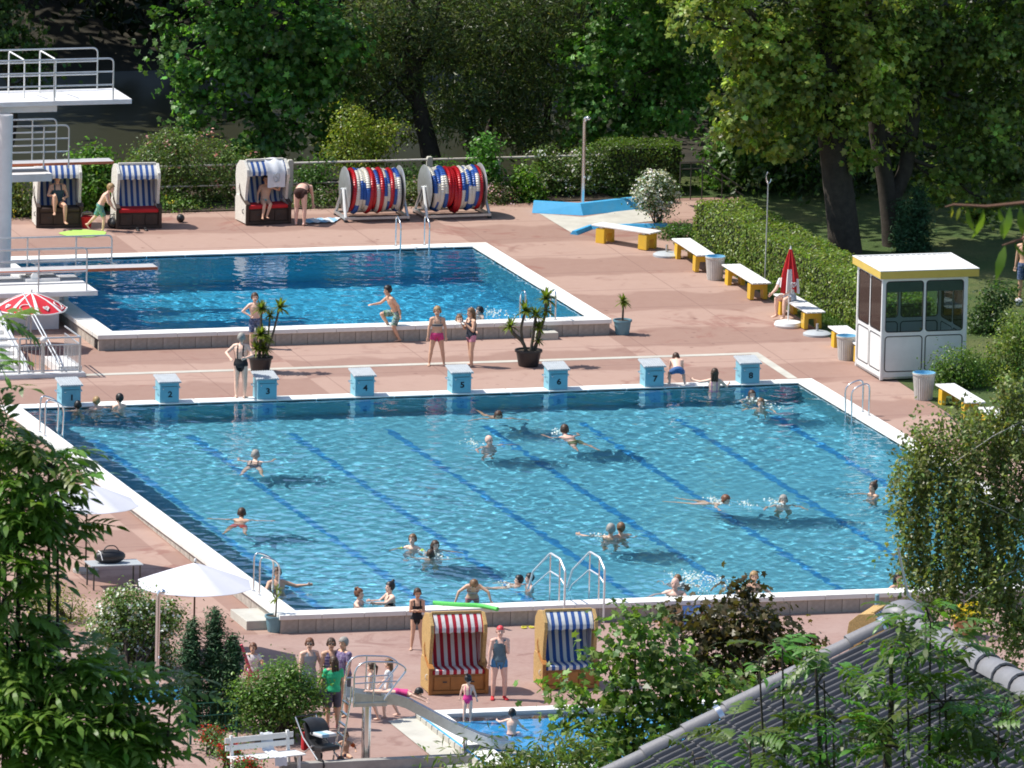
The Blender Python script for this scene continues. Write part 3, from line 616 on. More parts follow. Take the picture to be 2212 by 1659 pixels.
S('columnar_shrub', 'slim bright green shrub behind the right rope reel', 25.0, ((1050, 320, 22, 40), (1052, 370, 26, 40), (1060, 410, 28, 35)), 1300, .12, (.07, .18, .025))
S('leafy_shrub', 'bright green shrub left of the shower kerb', 24.6, ((1130, 400, 30, 42), (1145, 430, 28, 25)), 1300, .11, (.10, .19, .02))
S('blossoming_shrub', 'tall shrub with white blossoms behind the shower', 25.2, ((1190, 375, 50, 40), (1260, 370, 60, 45), (1215, 410, 60, 40), (1320, 385, 45, 42), (1180, 335, 30, 15), (1280, 330, 40, 15)), 5600, .08, (.085, .135, .03), flowers=(950, .06, (.74, .74, .66)))
q = at(1330, 432); hedge('clipped hedge behind the shower basin', [aty(1300, 425, 25.4)[:2], aty(1455, 425, 25.4)[:2]], 1.3, 1.32, 5200, .085, (.095, .16, .022))
q = at(1422, 486)
shrub('white_blossom_bush', 'round bush covered in white blossoms beside the shower slab', B(q[1], (1415, 400, 38, 30), (1430, 420, 36, 30), (1400, 425, 30, 28), (1420, 450, 26, 20)), 2200, .07, (.06, .10, .03), flowers=(2100, .065, (.80, .80, .74), 6), base=(q[0], q[1], deckz(q[1])), stem=.02)
S2 = at(1462, 515); shrub('low_bush', 'low clipped bush between first bench and hedge', B(S2[1], (1450, 500, 35, 14), (1485, 505, 35, 16)), 1500, .06, (.06, .13, .02), base=(S2[0], S2[1], deckz(S2[1])))
# long hedge down the right side
hp = [at(1497, 532)[:2] + np.array((.75, .3)), at(1600, 580)[:2] + np.array((.7, 0)), at(1840, 712)[:2] + np.array((.75, 0)), at(1900, 748)[:2] + np.array((.75, 0))]
hedge('long clipped green hedge running along the benches', hp, 1.35, 1.15, 24000, .085, (.19, .265, .045))
gs = Leaves('narrow')
for a, b in zip(hp[:-1], hp[1:]):
    m_ = 1500; s_ = rng.uniform(0, 1, m_); t_ = rng.uniform(-1.25, -.6, m_); X = np.array(a)[None] * (1 - s_[:, None]) + np.array(b)[None] * s_[:, None]; X[:, 0] += t_; gs.add(np.column_stack([X, .04 + SLOPE * X[:, 1] + .04]), rng.normal(size=(m_, 3)) * .5 + np.array((1., 0, .3)), .13, (.07, .14, .02), tang=np.tile((0, 0, 1.), (m_, 1)))
gg_ = gs.build('grass_verge', M['leaf']); gg_['kind'] = 'stuff'; gg_['label'] = 'grass strip at the foot of the long hedge'
# conifers and bushes near the kiosk
def cone_blobs(u, vtop, vbot, ru, y, n=5): return B(y, *[(u + random.uniform(-3, 3), vbot + (vtop - vbot) * (i + .5) / n, ru * (1.0 if i < n - 2 else (.75 if i == n - 2 else .45)), (vbot - vtop) / n * .75) for i in range(n)])
def conifer(label, u, vtop, vbot, ru, y, col, n=1500, group=None):
    b = base_at(u, y); shrub('columnar_conifer', label, cone_blobs(u, vtop, vbot, ru, y), n * 2, .13, col, 'narrow', base=b, cat='conifer', group=group, shell=(.2, 1.), spread=.08, mat_='needle', clump=8, up=1.2)
conifer('dark columnar conifer right of the forked plane tree', 1985, 405, 548, 26, pb2[1] - .8, (.03, .08, .028), group='conifers beside the forked plane tree')
conifer('shorter columnar conifer left of the taller one by the plane tree', 1950, 435, 548, 18, pb2[1] - .9, (.03, .08, .028), 900, group='conifers beside the forked plane tree')
q = at(2062, 838); shrub('round_bush', 'round green bush between kiosk and litter bin', B(q[1], (2070, 790, 50, 42), (2045, 810, 40, 28), (2100, 810, 35, 30)), 3200, .07, (.10, .17, .028), base=(q[0], q[1], deckz(q[1])))
q = at(2190, 830); shrub('yellow_green_shrub', 'tall yellow green shrub at the right behind the bench', B(q[1], (2170, 780, 45, 60), (2205, 720, 40, 60), (2200, 840, 50, 50), (2150, 840, 30, 30)), 4200, .08, (.14, .19, .035), base=(q[0], q[1], deckz(q[1])))
q = at(2140, 720); shrub('dark_shrub', 'dark shrub in the shade right of the kiosk', B(q[1], (2130, 690, 40, 45), (2160, 640, 40, 30), (2120, 740, 30, 40)), 2200, .09, (.04, .08, .02), base=(q[0], q[1], deckz(q[1])))
# --- left foreground terrace planting
q = at(280, 1470); shrub('white_blossom_bush', 'tall bush with white blossoms beside the white parasol pole', B(q[1] + 1, (270, 1310, 55, 45), (310, 1350, 65, 55), (250, 1360, 55, 45), (330, 1420, 50, 45), (290, 1400, 60, 45), (360, 1330, 35, 35)), 8500, .08, (.10, .16, .04), flowers=(2300, .07, (.74, .74, .66)), base=(q[0], q[1], deckz(q[1])))
q = at(150, 1340); shrub('wildflower_patch', 'yellow green wildflower growth under the left ash leaves', B(q[1], (130, 1310, 60, 40), (90, 1280, 50, 50), (160, 1360, 50, 40), (190, 1420, 50, 40), (110, 1380, 60, 50)), 4000, .08, (.14, .18, .03), 'narrow', flowers=(240, .05, (.6, .55, .05)), base=(q[0], q[1], deckz(q[1])))
CY = 'three dark cypresses left of the slide'
for lab, u, vt, vb, ru in (('tallest of three dark cypresses beside the round bush', 465, 1318, 1570, 24), ('left of three dark cypresses, next to the blossoming bush', 415, 1340, 1570, 24), ('shortest of three dark cypresses, next to the round bush', 500, 1375, 1575, 17)):
    p = at(u, vb); b = np.array((p[0], p[1], deckz(p[1]))); shrub('cypress', lab, cone_blobs(u, vt, vb, ru, p[1], 7), 5200, .12, (.03, .075, .026), 'narrow', base=b, cat='cypress', group=CY, shell=(.2, 1.), spread=.07, mat_='needle', clump=8, up=1.2)
q = at(600, 1605); shrub('round_bush', 'large round green bush left of the slide ladder', B(q[1] + .4, (600, 1500, 75, 60), (570, 1540, 60, 50), (640, 1530, 60, 55), (610, 1460, 50, 35), (540, 1500, 40, 40), (670, 1480, 25, 30)), 7500, .08, (.09, .165, .03), base=(q[0], q[1], deckz(q[1])), up=.8)
# ------------------------------------------------------------------ starting blocks
M['ink'] = mat('black_lettering', (0.015, 0.02, 0.03), 0.7, 0.1, 8)
def text_part(name, body, size, mat_, parent, loc, rot, extr=0.002):
    cu = bpy.data.curves.new(name, 'FONT'); cu.body = body; cu.size = size; cu.extrude = extr; cu.align_x = 'CENTER'; cu.align_y = 'CENTER'
    cu.offset = 0.006 * size / 0.2
    o = bpy.data.objects.new(name, cu); COL.objects.link(o); cu.materials.append(mat_); dg = bpy.context.evaluated_depsgraph_get(); me = bpy.data.meshes.new_from_object(o.evaluated_get(dg)); bpy.data.objects.remove(o)
    o = link(name, me, parent, loc); o.rotation_euler = rot; return o
def start_block(i):
    x = 1.25 + 2.5 * i
    t = thing('starting_block', 'light blue starting block marked with the number ' + 'one two three four five six seven eight'.split()[i], 'starting block', (x, 0.06, 0.05), 0, 'starting blocks along the far pool edge')
    b = MB(); b.prism([(0.0, 0.0), (0.46, 0.0), (0.46, 0.66), (0.0, 0.57)], 'x', -0.245, 0.245)
    bo = b.build('body', M['block'], t, bevel=0.012)
    p = MB(); p.prism([(-0.05, 0.568), (0.52, 0.682), (0.52, 0.722), (-0.05, 0.608)], 'x', -0.29, 0.29); tp = p.build('top_plate', M['grey'], t, bevel=0.008)
    r = MB()
    for k in range(9):
        xx = -0.24 + 0.06 * k; r.prism([(-0.045, 0.611), (0.515, 0.723), (0.515, 0.735), (-0.045, 0.623)], 'x', xx - 0.012, xx + 0.012)
    r.build('ribbing', M['grey'], tp)
    MB().box(-0.2, 0.2, -0.008, 0.001, 0.462, 0.472).build('seam', M['rubber'], bo)
    MB().ell((-0.155, -0.012, 0.40), (0.022, 0.022, 0.022), 8, 6).build('knob', M['steel'], bo, smooth=True)
    g = MB(); g.tube([(-0.245, 0.10, 0.36), (-0.33, 0.10, 0.37), (-0.34, 0.16, 0.38), (-0.34, 0.3, 0.40), (-0.245, 0.34, 0.40)], 0.014, 6); g.build('handle', M['steel'], t, smooth=True)
    g = MB(); g.tube([(0.245, 0.10, 0.40), (0.30, 0.10, 0.40), (0.31, 0.3, 0.42), (0.245, 0.34, 0.42)], 0.014, 6); g.build('handle', M['steel'], t, smooth=True)
    t.scale = (1, 1, .87)
    text_part('number', str(i + 1), 0.23, M['ink'], bo, (0.015, -0.006, 0.235), (R(90), 0, 0))
for i in range(8): start_block(i)

# ------------------------------------------------------------------ roofed wicker beach chairs
M['blue_stripe'] = stripes('blue_white_stripe', (0.72, 0.71, 0.68), (0.035, 0.10, 0.32), 0.155, off=0.25)
M['red_stripe'] = stripes('red_white_stripe', (0.74, 0.70, 0.68), (0.42, 0.012, 0.03), 0.155, off=0.25)
M['red_seat'] = mat('red_cushion', (0.5, 0.015, 0.02), 0.8, 0.1, 5)
def beach_chair(label, loc, rz, stripe, wick, wood, seat_mat, group, w=1.22):
    t = thing('beach_chair', label, 'beach chair', loc, rz, group); h = w / 2       # front is local -y
    for s in (-1, 1):
        sp = MB(); xa, xb = (s * h, s * (h - 0.05))
        sp.prism([(-0.42, 0.03), (0.42, 0.03), (0.44, 0.62), (0.36, 0.72), (0.05, 0.72), (-0.20, 0.60), (-0.42, 0.52)], 'x', min(xa, xb), max(xa, xb))
        spo = sp.build('side_panel', wick, t, bevel=0.01)
        hp = MB(); xa, xb = (s * (h - 0.022), s * (h - 0.098))
        hp.prism([(-0.26, 0.56), (0.40, 0.55), (0.50, 1.20), (0.46, 1.44), (0.24, 1.63), (-0.10, 1.68), (-0.36, 1.46), (-0.385, 1.30), (-0.30, 1.0), (-0.26, 0.72)], 'x', min(xa, xb), max(xa, xb))
        hp.build('hood_side', wick, t, bevel=0.008)
        rb = MB(); xa, xb = (s * (h + 0.012), s * (h - 0.062)); rb.prism([(-0.455, 0.0), (-0.40, 0.0), (-0.40, 0.52), (-0.455, 0.53)], 'x', min(xa, xb), max(xa, xb)); rb.build('corner_post', wood, spo, bevel=0.006)
        ar = MB(); ar.prism([(-0.47, 0.53), (-0.20, 0.615), (0.06, 0.735), (0.06, 0.765), (-0.21, 0.645), (-0.47, 0.565)], 'x', min(s * (h + .02), s * (h - .10)), max(s * (h + .02), s * (h - .10))); ar.build('armrest', wood, spo, bevel=0.006)
        hd = MB(); hd.tube([(s * h, -0.22, 0.40), (s * (h + 0.035), -0.22, 0.38), (s * (h + 0.035), -0.22, 0.30), (s * h, -0.22, 0.28)], 0.011, 6); hd.build('handle', M['rubber'] if wood is M['brownbase'] else M['white'], spo, smooth=True)
        st = MB(); st.tube([(s * (h + 0.004), -0.05, 0.66), (s * (h + 0.006), 0.12, 0.92), (s * (h - .04), 0.2, 1.05)], 0.012, 6); st.build('hood_stay', wood, t, smooth=True)
    hb = MB(); pr = [(0.44, 0.50), (0.50, 1.20), (0.46, 1.44), (0.24, 1.62), (-0.06, 1.66), (-0.08, 1.635), (0.23, 1.59), (0.43, 1.42), (0.465, 1.20), (0.41, 0.50)]
    hb.prism(pr, 'x', -h + 0.098, h - 0.098); hb.build('hood_back', wick, t, smooth=40)
    rim = MB(); rim.box(-h + .10, h - .10, -0.10, -0.03, 1.64, 1.70); rim.build('hood_rim', wick, t, bevel=0.01)
    cp = MB(); rows = []
    for y, z in ((-0.07, 1.668), (-0.19, 1.56), (-0.31, 1.415), (-0.325, 1.36), (-0.322, 1.30)):
        rows.append([(-h + 0.10 + (w - 0.20) * k / 24, y - 0.012 * math.sin(k * math.pi / 24) * (1.66 - z) * 3, z - (0.012 * math.sin(k * 1.1) if z < 1.32 else 0)) for k in range(25)])
    cp.sheet(rows); cp.sheet([[(p[0], p[1] + 0.012, p[2] - 0.012) for p in r] for r in rows]); cp.build('canopy', stripe, t, smooth=True, fixn=False)
    bk = MB(); rows = []
    for y, z in ((0.02, 0.47), (0.13, 0.60), (0.24, 0.90), (0.33, 1.15), (0.36, 1.38), (0.22, 1.545), (-0.05, 1.60)):
        rows.append([(-h + 0.105 + (w - 0.21) * k / 30, y - 0.02 * math.sin(math.pi * k / 30) ** 0.5, z) for k in range(31)])
    bk.sheet(rows); bk.build('backrest', stripe, t, smooth=True, fixn=False)
    for s in (-1, 1):
        sl = MB(); xs = s * (h - 0.10); sl.prism([(-0.06, 0.60), (0.26, 0.62), (0.34, 1.15), (0.30, 1.42), (0.1, 1.56), (-0.08, 1.58), (-0.26, 1.36), (-0.12, 1.26)], 'x', min(xs, xs - s * 0.012), max(xs, xs - s * 0.012)); sl.build('side_lining', M['side_' + ('blue' if stripe is M['blue_stripe'] else 'red')], t)
    se = MB(); se.box(-h + 0.07, h - 0.07, -0.43, 0.10, 0.42, 0.52); se.build('seat_cushion', seat_mat, t, bevel=0.03)
    base = MB(); base.box(-h + 0.055, h - 0.055, -0.40, 0.38, 0.05, 0.415); bb_ = base.build('base_box', wood, t, bevel=0.008)
    for s in (-1, 0, 1):
        fr = MB(); fr.box(s * (w - .2) / 3 - (w - .2) / 6.3, s * (w - .2) / 3 + (w - .2) / 6.3, -0.425, -0.401, 0.10, 0.38); fr.build('drawer_front', wood, bb_, bevel=0.006)
        if s: MB().box(s * (w - .2) / 3.6 - .045, s * (w - .2) / 3.6 + .045, -0.430, -0.4255, 0.25, 0.28).build('grip_slot', M['rubber'], bb_)
    fb = MB(); fb.box(-h + .02, h - .02, -0.445, -0.405, 0.012, 0.08); fb.build('foot_board', wood, bb_, bevel=0.006)
    return t
M['side_blue'] = stripes('blue_lining', (0.66, 0.65, 0.62), (0.035, 0.10, 0.32), 0.13, axis=1)
M['side_red'] = stripes('red_lining', (0.68, 0.62, 0.60), (0.42, 0.012, 0.03), 0.13, axis=1)
def chair_at(u, v, label, *a, **k):
    p = at(u, v); return beach_chair(label, (p[0] + 0.61, p[1] + 0.45, deckz(p[1] + .45)), *a, **k)
GB = 'roofed beach chairs at the back of the deck'
chair_at(84, 494, 'white wicker beach chair beside the diving tower with a seated person', R(-6), M['blue_stripe'], M['wickerw'], M['brownbase'], M['brownbase'], GB)
chair_at(254, 496, 'empty white wicker beach chair with blue striped hood and red seat', R(-4), M['blue_stripe'], M['wickerw'], M['brownbase'], M['red_seat'], GB, w=1.2)
SK3 = chair_at(529, 487, 'white wicker beach chair with a white towel hung over its hood', R(5), M['blue_stripe'], M['wickerw'], M['brownbase'], M['red_seat'], GB, w=1.25)
GN = 'varnished wooden beach chairs in front of the pool'
chair_at(936, 1503, 'varnished wicker beach chair with red and white stripes', R(-3), M['red_stripe'], M['wicker'], M['wood'], M['red_stripe'], GN, w=1.26).scale = (1.07, 1.0, 1.07)
chair_at(1178, 1492, 'varnished wicker beach chair with blue and white stripes beside the bush', R(-2), M['blue_stripe'], M['wicker'], M['wood'], M['blue_stripe'], GN, w=1.24).scale = (1.04, 1.0, 1.04)
p = at(1893, 1322, 1.60); beach_chair('tan wicker beach chair partly hidden behind the tiled roof', (p[0], p[1], deckz(p[1])), R(55), M['blue_stripe'], M['wicker'], M['wood'], M['blue_stripe'], GN, w=1.2)
# towel over the third chair
M['towel'] = mat('white_towel', (0.74, 0.75, 0.78), 0.95, 0.05, 12, bmp=0.4)
tw = MB(); rows = []
for y, z in ((0.30, 1.58), (0.12, 1.68), (-0.07, 1.70), (-0.20, 1.58), (-0.345, 1.42), (-0.365, 1.30), (-0.36, 1.12), (-0.365, 0.98)):
    rows.append([(-0.02 + 0.50 * k / 12, y - 0.012 * math.sin(k * 0.9 + z), z - 0.01 * math.sin(k * .7)) for k in range(13)])
tw.sheet(rows); tw.sheet([[(q[0], q[1] + .01, q[2] - .012) for q in r] for r in rows])
tb = tw.build('hanging_towel', M['towel'], None, smooth=True, fixn=False); tb.location = SK3.location; tb.rotation_euler = SK3.rotation_euler
tag(tb, 'white towel with grey emblem hanging over the beach chair hood', 'towel')
em = MB(); em.tube([(0.17, -.378, 1.33), (0.145, -.384, 1.26), (0.16, -.384, 1.16), (0.20, -.384, 1.11)], .012, 5); em.tube([(0.25, -.384, 1.36), (0.20, -.384, 1.31), (0.20, -.384, 1.25), (0.26, -.384, 1.22), (0.26, -.384, 1.15), (0.21, -.384, 1.12)], .012, 5); em.tube([(.30, -.384, 1.34), (.315, -.384, 1.24), (.29, -.384, 1.13)], .012, 5)
em.build('emblem', M['grey'], tb, smooth=True)

# ------------------------------------------------------------------ lane-line reels
M['fwhite'] = mat('white_float', (0.74, 0.71, 0.62), 0.45, 0.08, 8)
M['fblue'] = mat('blue_float', (0.03, 0.11, 0.40), 0.4, 0.1, 8)
M['fred'] = mat('red_float', (0.52, 0.012, 0.02), 0.35, 0.1, 8)
def reel(label, p, rz, seq, L):
    t = thing('lane_rope_reel', label, 'rope reel', (p[0], p[1], deckz(p[1])), rz, 'lane rope reels at the back of the deck')   # axle along x, from 0 to L
    zc = 0.78
    for x in (0.06, L - 0.06):
        d = MB(); d.lathe([(0.03, -.012), (0.60, -.012), (0.615, 0), (0.60, .012), (0.03, .012)], 40); d.v = [(x + q[2], q[0], zc + q[1]) for q in d.v]; d.build('end_disc', M['galv'], t, smooth=40)
        s = -1 if x < 1 else 1
        for yy in (-0.52, 0.52):
            g = MB(); g.tube([(x + s * .10, yy, 0.10), (x + s * .05, 0.05 * (1 if yy > 0 else -1), zc + .02)], 0.04, 6); g.build('strut', M['white'] if yy < 0 and s < 0 else M['galv'], t, smooth=True)
            MB().box(x + s * .10 - .04, x + s * .10 + .04, yy - .05, yy + .05, 0.0, 0.06).build('foot', M['rubber'], t)
        MB().box(x + s * .10 - .035, x + s * .10 + .035, -0.58, 0.58, 0.06, 0.13).build('side_beam', M['galv'], t)
    for yy in (-0.54, 0.54): MB().box(-.04, L + .04, yy - .03, yy + .03, 0.065, 0.125).build('cross_beam', M['galv'], t)
    MB().cyl((-.06, 0, zc), (L + .06, 0, zc), 0.05, n=10).build('axle', M['galv'], t, smooth=True)
    MB().cyl((.08, 0, zc), (L - .08, 0, zc), 0.30, n=24).build('drum', M['galv'], t, smooth=True)
    n = len(seq); rr = random.Random(int(p[0] * 10))
    for k, code in enumerate(seq):
        x = 0.15 + (L - 0.30) * (k + .5) / n; a0 = rr.uniform(0, 6.28); lean = rr.uniform(-.05, .05); rad = 0.47 + rr.choice((0, 0.02, 0.04)); drop = rr.choice((0, 0, .03, .06)) if code == 'r' else rr.uniform(0, .04)
        f = MB(); nb = 56; ns = 7; vs = []
        for i in range(nb * 2):
            q = a0 + 2 * math.pi * (i / 2 - (i % 2) * .38) / nb; rt = (0.074 if i % 2 == 0 else 0.056)
            cz = -drop * (1 - math.sin(q)) * 1.2
            for j in range(ns):
                w_ = 2 * math.pi * j / ns; rad2 = rad + rt * math.cos(w_); vs.append((x + rt * math.sin(w_) + lean * math.sin(q), rad2 * math.cos(q), zc + rad2 * math.sin(q) + cz))
        fs = []; ms = []
        for i in range(nb * 2):
            i2 = (i + 1) % (nb * 2)
            for j in range(ns): fs.append((i * ns + j, i * ns + (j + 1) % ns, i2 * ns + (j + 1) % ns, i2 * ns + j)); ms.append(0 if code == 'r' else ((i // 16) % 2))
        f.v = vs; f.f = fs; f.m = ms
        f.build('float_line', [M['fred'], M['fred']] if code == 'r' else [M['fwhite'], M['fblue']], t, smooth=60)
    return t
p1 = at(750, 480); reel('left lane rope reel with loosely wound white, blue and red floats', (p1[0], p1[1] + .5), R(-1), 'rbbbbrrbrbbrbb', 1.62)
p2 = at(914, 476); reel('right lane rope reel with red floats at its middle', (p2[0] + .12, p2[1] + .5), R(2), 'bbbbrrrrbbbbbr', 1.66)

# ------------------------------------------------------------------ railing fence at the back, shower with basin
fx0 = aty(500, 400, 25.2)[0]
fen = thing('rail_fence', 'rusty white pipe rail on concrete posts behind the beach chairs', 'fence', (fx0, 25.2, deckz(25.2)))
def fz(u, v): q = aty(u, v, 25.2); return q[0] - fx0, q[2] - deckz(25.2)
posts = [fz(627, 345), fz(928, 338), fz(1075, 345), fz(330, 352)]
for x, z in posts: MB().prism([(-0.075, -0.3), (0.075, -0.3), (0.075, z - .04), (0.05, z), (-0.05, z), (-.075, z - .04)], 'y', -.07, .07).build('post', M['slab'], fen, bevel=.008).location = (x, 0, 0)
M['rustpaint'] = mat('flaking_white_paint', (0.62, 0.58, 0.52), 0.7, 0.1, 3, dirt=(0.22, 0.08, 0.03))
xa, za = fz(330, 360); xb, zb = fz(1400, 332)
MB().cyl((xa, -0.02, za), (xb, -0.02, zb), 0.03, n=8).build('top_rail', M['rustpaint'], fen, smooth=True)
MB().cyl((xa, -0.02, za - .55), (xb, -0.02, zb - .55), 0.022, n=8).build('lower_rail', M['rustpaint'], fen, smooth=True)

sp = at(1258, 447); sh = thing('outdoor_shower', 'tall chrome shower post standing in a blue basin', 'shower', (sp[0], sp[1], deckz(sp[1])))
hgt = 2.42
MB().tube([(0, 0, 0), (0, 0, hgt - .12), (0.02, -.03, hgt - .02), (0.08, -.08, hgt)], [0.055, 0.055, 0.055, 0.06], 12).build('post', M['steel'], sh, smooth=True)
MB().ell((0.085, -.09, hgt - .01), (0.075, 0.075, 0.06), 12, 8).build('shower_head', M['steel'], sh, smooth=True)
MB().ell((0.03, -.06, 0.82), (0.035, 0.03, 0.03), 8, 6).build('push_button', M['steel'], sh, smooth=True)
MB().lathe([(0.09, 0), (0.09, .03), (0.06, .05)], 14).build('foot_plate', M['steel'], sh, smooth=True)
def basin_wall(label, pts, h, base_t, top_t):                # low kerb with sloping sides following a polyline
    c = np.mean(pts, 0); t = thing('shower_basin_kerb', label, 'basin kerb', (c[0], c[1], deckz(c[1]))); mb = MB()
    P = [np.array((q[0] - c[0], q[1] - c[1])) for q in pts]; L = []
    for i, q in enumerate(P):
        d = P[min(i + 1, len(P) - 1)] - P[max(i - 1, 0)]; d = d / np.linalg.norm(d); n = np.array((-d[1], d[0])); zz = deckz(q[1] + c[1]) - deckz(c[1])
        L.append([(*(q - n * base_t), zz), (*(q - n * top_t), zz + h), (*(q + n * top_t), zz + h), (*(q + n * base_t), zz)])
    for i in range(len(L) - 1):
        mb.add(L[i] + L[i + 1], [(0, 1, 5, 4), (1, 2, 6, 5), (2, 3, 7, 6)])
    mb.add(L[0], [(0, 1, 2, 3)]); mb.add(L[-1], [(3, 2, 1, 0)]); mb.build('kerb_body', M['basinblue'], t); return t
g1 = [at(1153, 456)[:2], at(1258, 466)[:2] + np.array((0, .3)), at(1388, 446)[:2]]
basin_wall('bright blue sloping kerb round the back of the shower slab', g1, 0.28, 0.30, 0.08)
g2 = [at(1240, 507)[:2], at(1275, 494)[:2], at(1440, 490)[:2]]
basin_wall('low blue kerb between the bench and the shower slab', g2, 0.10, 0.12, 0.05)
c4 = [at(1165, 462), at(1260, 470), at(1388, 448), at(1412, 478), at(1290, 492), at(1240, 507)]
struct(MB().add([(q[0], q[1], deckz(q[1]) + .012) for q in c4], [tuple(range(6))]).build('shower_slab', M['slab']), 'grey concrete slab in front of the shower')

# ------------------------------------------------------------------ benches, bins
def bench(label, a, b, group='yellow and white benches along the hedge'):
    a = np.array(a[:2]); b = np.array(b[:2]); d = b - a; L = np.linalg.norm(d); ang = math.atan2(d[1], d[0]); c = (a + b) / 2
    t = thing('bench', label, 'bench', (c[0], c[1], deckz(c[1])), ang, group)
    for s in (-1, 1):
        m = MB(); x0 = s * L * .36; m.prism([(-.24, 0), (-.13, 0), (-.11, .26), (.11, .26), (.13, 0), (.24, 0), (.23, .40), (-.23, .40)], 'x', x0 - .14, x0 + .14); lo_ = m.build('leg', M['yellow'], t, bevel=.015)
        MB().box(x0 - .05, x0 + .05, -.2, .2, .398, .445).build('bearer', M['white'], lo_)
    for k in range(4):
        y = -.195 + .13 * k; MB().box(-L / 2, L / 2, y - .058, y + .058, .446, .485).build('slat', M['white'], t, bevel=.008)
    return t
bench('white slatted bench on yellow feet beside the shower slab', at(1289, 520, 0), at(1416, 541, 0))
bench('white bench with yellow feet between parasol stand and litter bin', at(1470, 552), at(1525, 592))
bench('white bench with yellow feet between litter bin and thin pole', at(1578, 608), at(1645, 653))
B4 = bench('white bench with yellow feet under the closed red parasol', at(1690, 672), at(1762, 716))
bench('white bench with yellow foot beside the kiosk', at(1808, 742), at(1875, 790))
bench('white bench with yellow feet beside the bush right of the kiosk', at(2040, 868), at(2108, 912))
bench('white bench with yellow feet half hidden behind birch leaves', at(2130, 918), at(2215, 972))
M['binrib'] = mat('ribbed_bin', (0.55, 0.53, 0.49), 0.85, 0.1, 5, dirt=(0.4, 0.37, 0.33))
M['liner'] = mat('blue_bin_liner', (0.2, 0.45, 0.62), 0.4, 0.15, 6)
def bin_(label, u, v, s=1.0):
    p = at(u, v); t = thing('litter_bin', label, 'litter bin', (p[0], p[1] + .2, deckz(p[1] + .2)), 0, 'ribbed concrete litter bins')
    n = 26; mb = MB(); vs = []
    for z, r in ((0, .20), (.03, .205), (.55, .25), (.58, .262), (.62, .262)):
        for k in range(n * 2):
            rr = r * (1.0 if k % 2 else 0.945) if z < .56 else r; q = math.pi * k / n; vs.append((rr * math.cos(q) * s, rr * math.sin(q) * s, z * s))
    m = n * 2; mb.add(vs, [(i * m + k, i * m + (k + 1) % m, (i + 1) * m + (k + 1) % m, (i + 1) * m + k) for i in range(4) for k in range(m)] + [tuple(range(m))[::-1]])
    bbo = mb.build('bin_body', M['binrib'], t)
    MB().lathe([(.262 * s, .62 * s), (.235 * s, .625 * s), (.225 * s, .5 * s), (.2 * s, .42 * s)], 26, cap0=False).build('liner', M['liner'], bbo, smooth=True); return t
bin_('ribbed litter bin between two benches by the hedge', 1549, 607)
bin_('ribbed litter bin standing against the kiosk side', 1833, 780)
bin_('ribbed litter bin in front of the kiosk', 2000, 866, 1.1)

# ------------------------------------------------------------------ parasols
def parasol_stand(label, u, v, mat_, r=.36, pole=.3):
    p = at(u, v); t = thing('parasol_stand', label, 'parasol stand', (p[0], p[1], deckz(p[1])), 0)
    MB().lathe([(r, 0), (r, .05), (r * .8, .09), (.06, .11)], 24).build('base', mat_, t, smooth=40)
    MB().cyl((0, 0, .09), (0, 0, pole), .035, n=10).build('socket', M['galv'], t, smooth=True); return t
parasol_stand('empty dark parasol stand between the first two benches', 1440, 553, M['grey'])
parasol_stand('empty grey parasol stand beside the bench under the red parasol', 1765, 724, M['grey'])
p = at(1702, 705); cl = thing('closed_parasol', 'closed red and white parasol on a white stand by the bench', 'parasol', (p[0], p[1], deckz(p[1])), 0)
MB().lathe([(.34, 0), (.36, .05), (.33, .12), (.05, .14)], 24).build('base', M['white'], cl, smooth=40)
MB().cyl((0, 0, .1), (0.02, 0, 2.02), .02, n=8).build('pole', M['white'], cl, smooth=True)
fo = MB(); rows = []; K = 32
for z, r in ((2.0, .03), (1.75, .09), (1.5, .14), (1.25, .185), (1.05, .20), (.93, .21)):
    rows.append([(0.02 + r * (1 + .28 * math.sin(8 * 2 * math.pi * k / K)) * math.cos(2 * math.pi * k / K), r * (1 + .28 * math.sin(8 * 2 * math.pi * k / K)) * math.sin(2 * math.pi * k / K), z + (.07 * math.sin(3 * 2 * math.pi * k / K) if z < 1 else 0)) for k in range(K + 1)])
fo.sheet(rows); n_ = K
for i in range(len(rows) - 1):
    for k in range(K):
        if (k // 4) % 4 == 1 and i >= 2 or (k // 4) % 4 == 3 and i >= 3: fo.m[i * K + k] = 1
fo.build('folded_canopy', [M['red'], M['white']], cl, smooth=True, fixn=False)
MB().cyl((.02, 0, 2.0), (.02, 0, 2.08), .03, .012, 8).build('finial', M['white'], cl, smooth=True)
def swirl_heart(mb, f, cx, cz, s, r=.012, mi=0):     # heart drawn with two strokes; f(x,z) maps to the surface
    for q in (1.0, .55):
        P = []
        for k in range(25):
            a = 2 * math.pi * k / 24; P.append(f(cx + s * q * .062 * 16 * math.sin(a) ** 3 / 10, cz + s * q * .062 * (13 * math.cos(a) - 5 * math.cos(2 * a) - 2 * math.cos(3 * a) - math.cos(4 * a)) / 10))
        mb.tube(P, r, 5, mi)
lg = MB(); swirl_heart(lg, lambda x, z: (0.02 + x, -0.235 - .02 * abs(x), z), 0.03, 1.12, .75, .01); lg.build('heart_emblem', M['white'], cl, smooth=True)

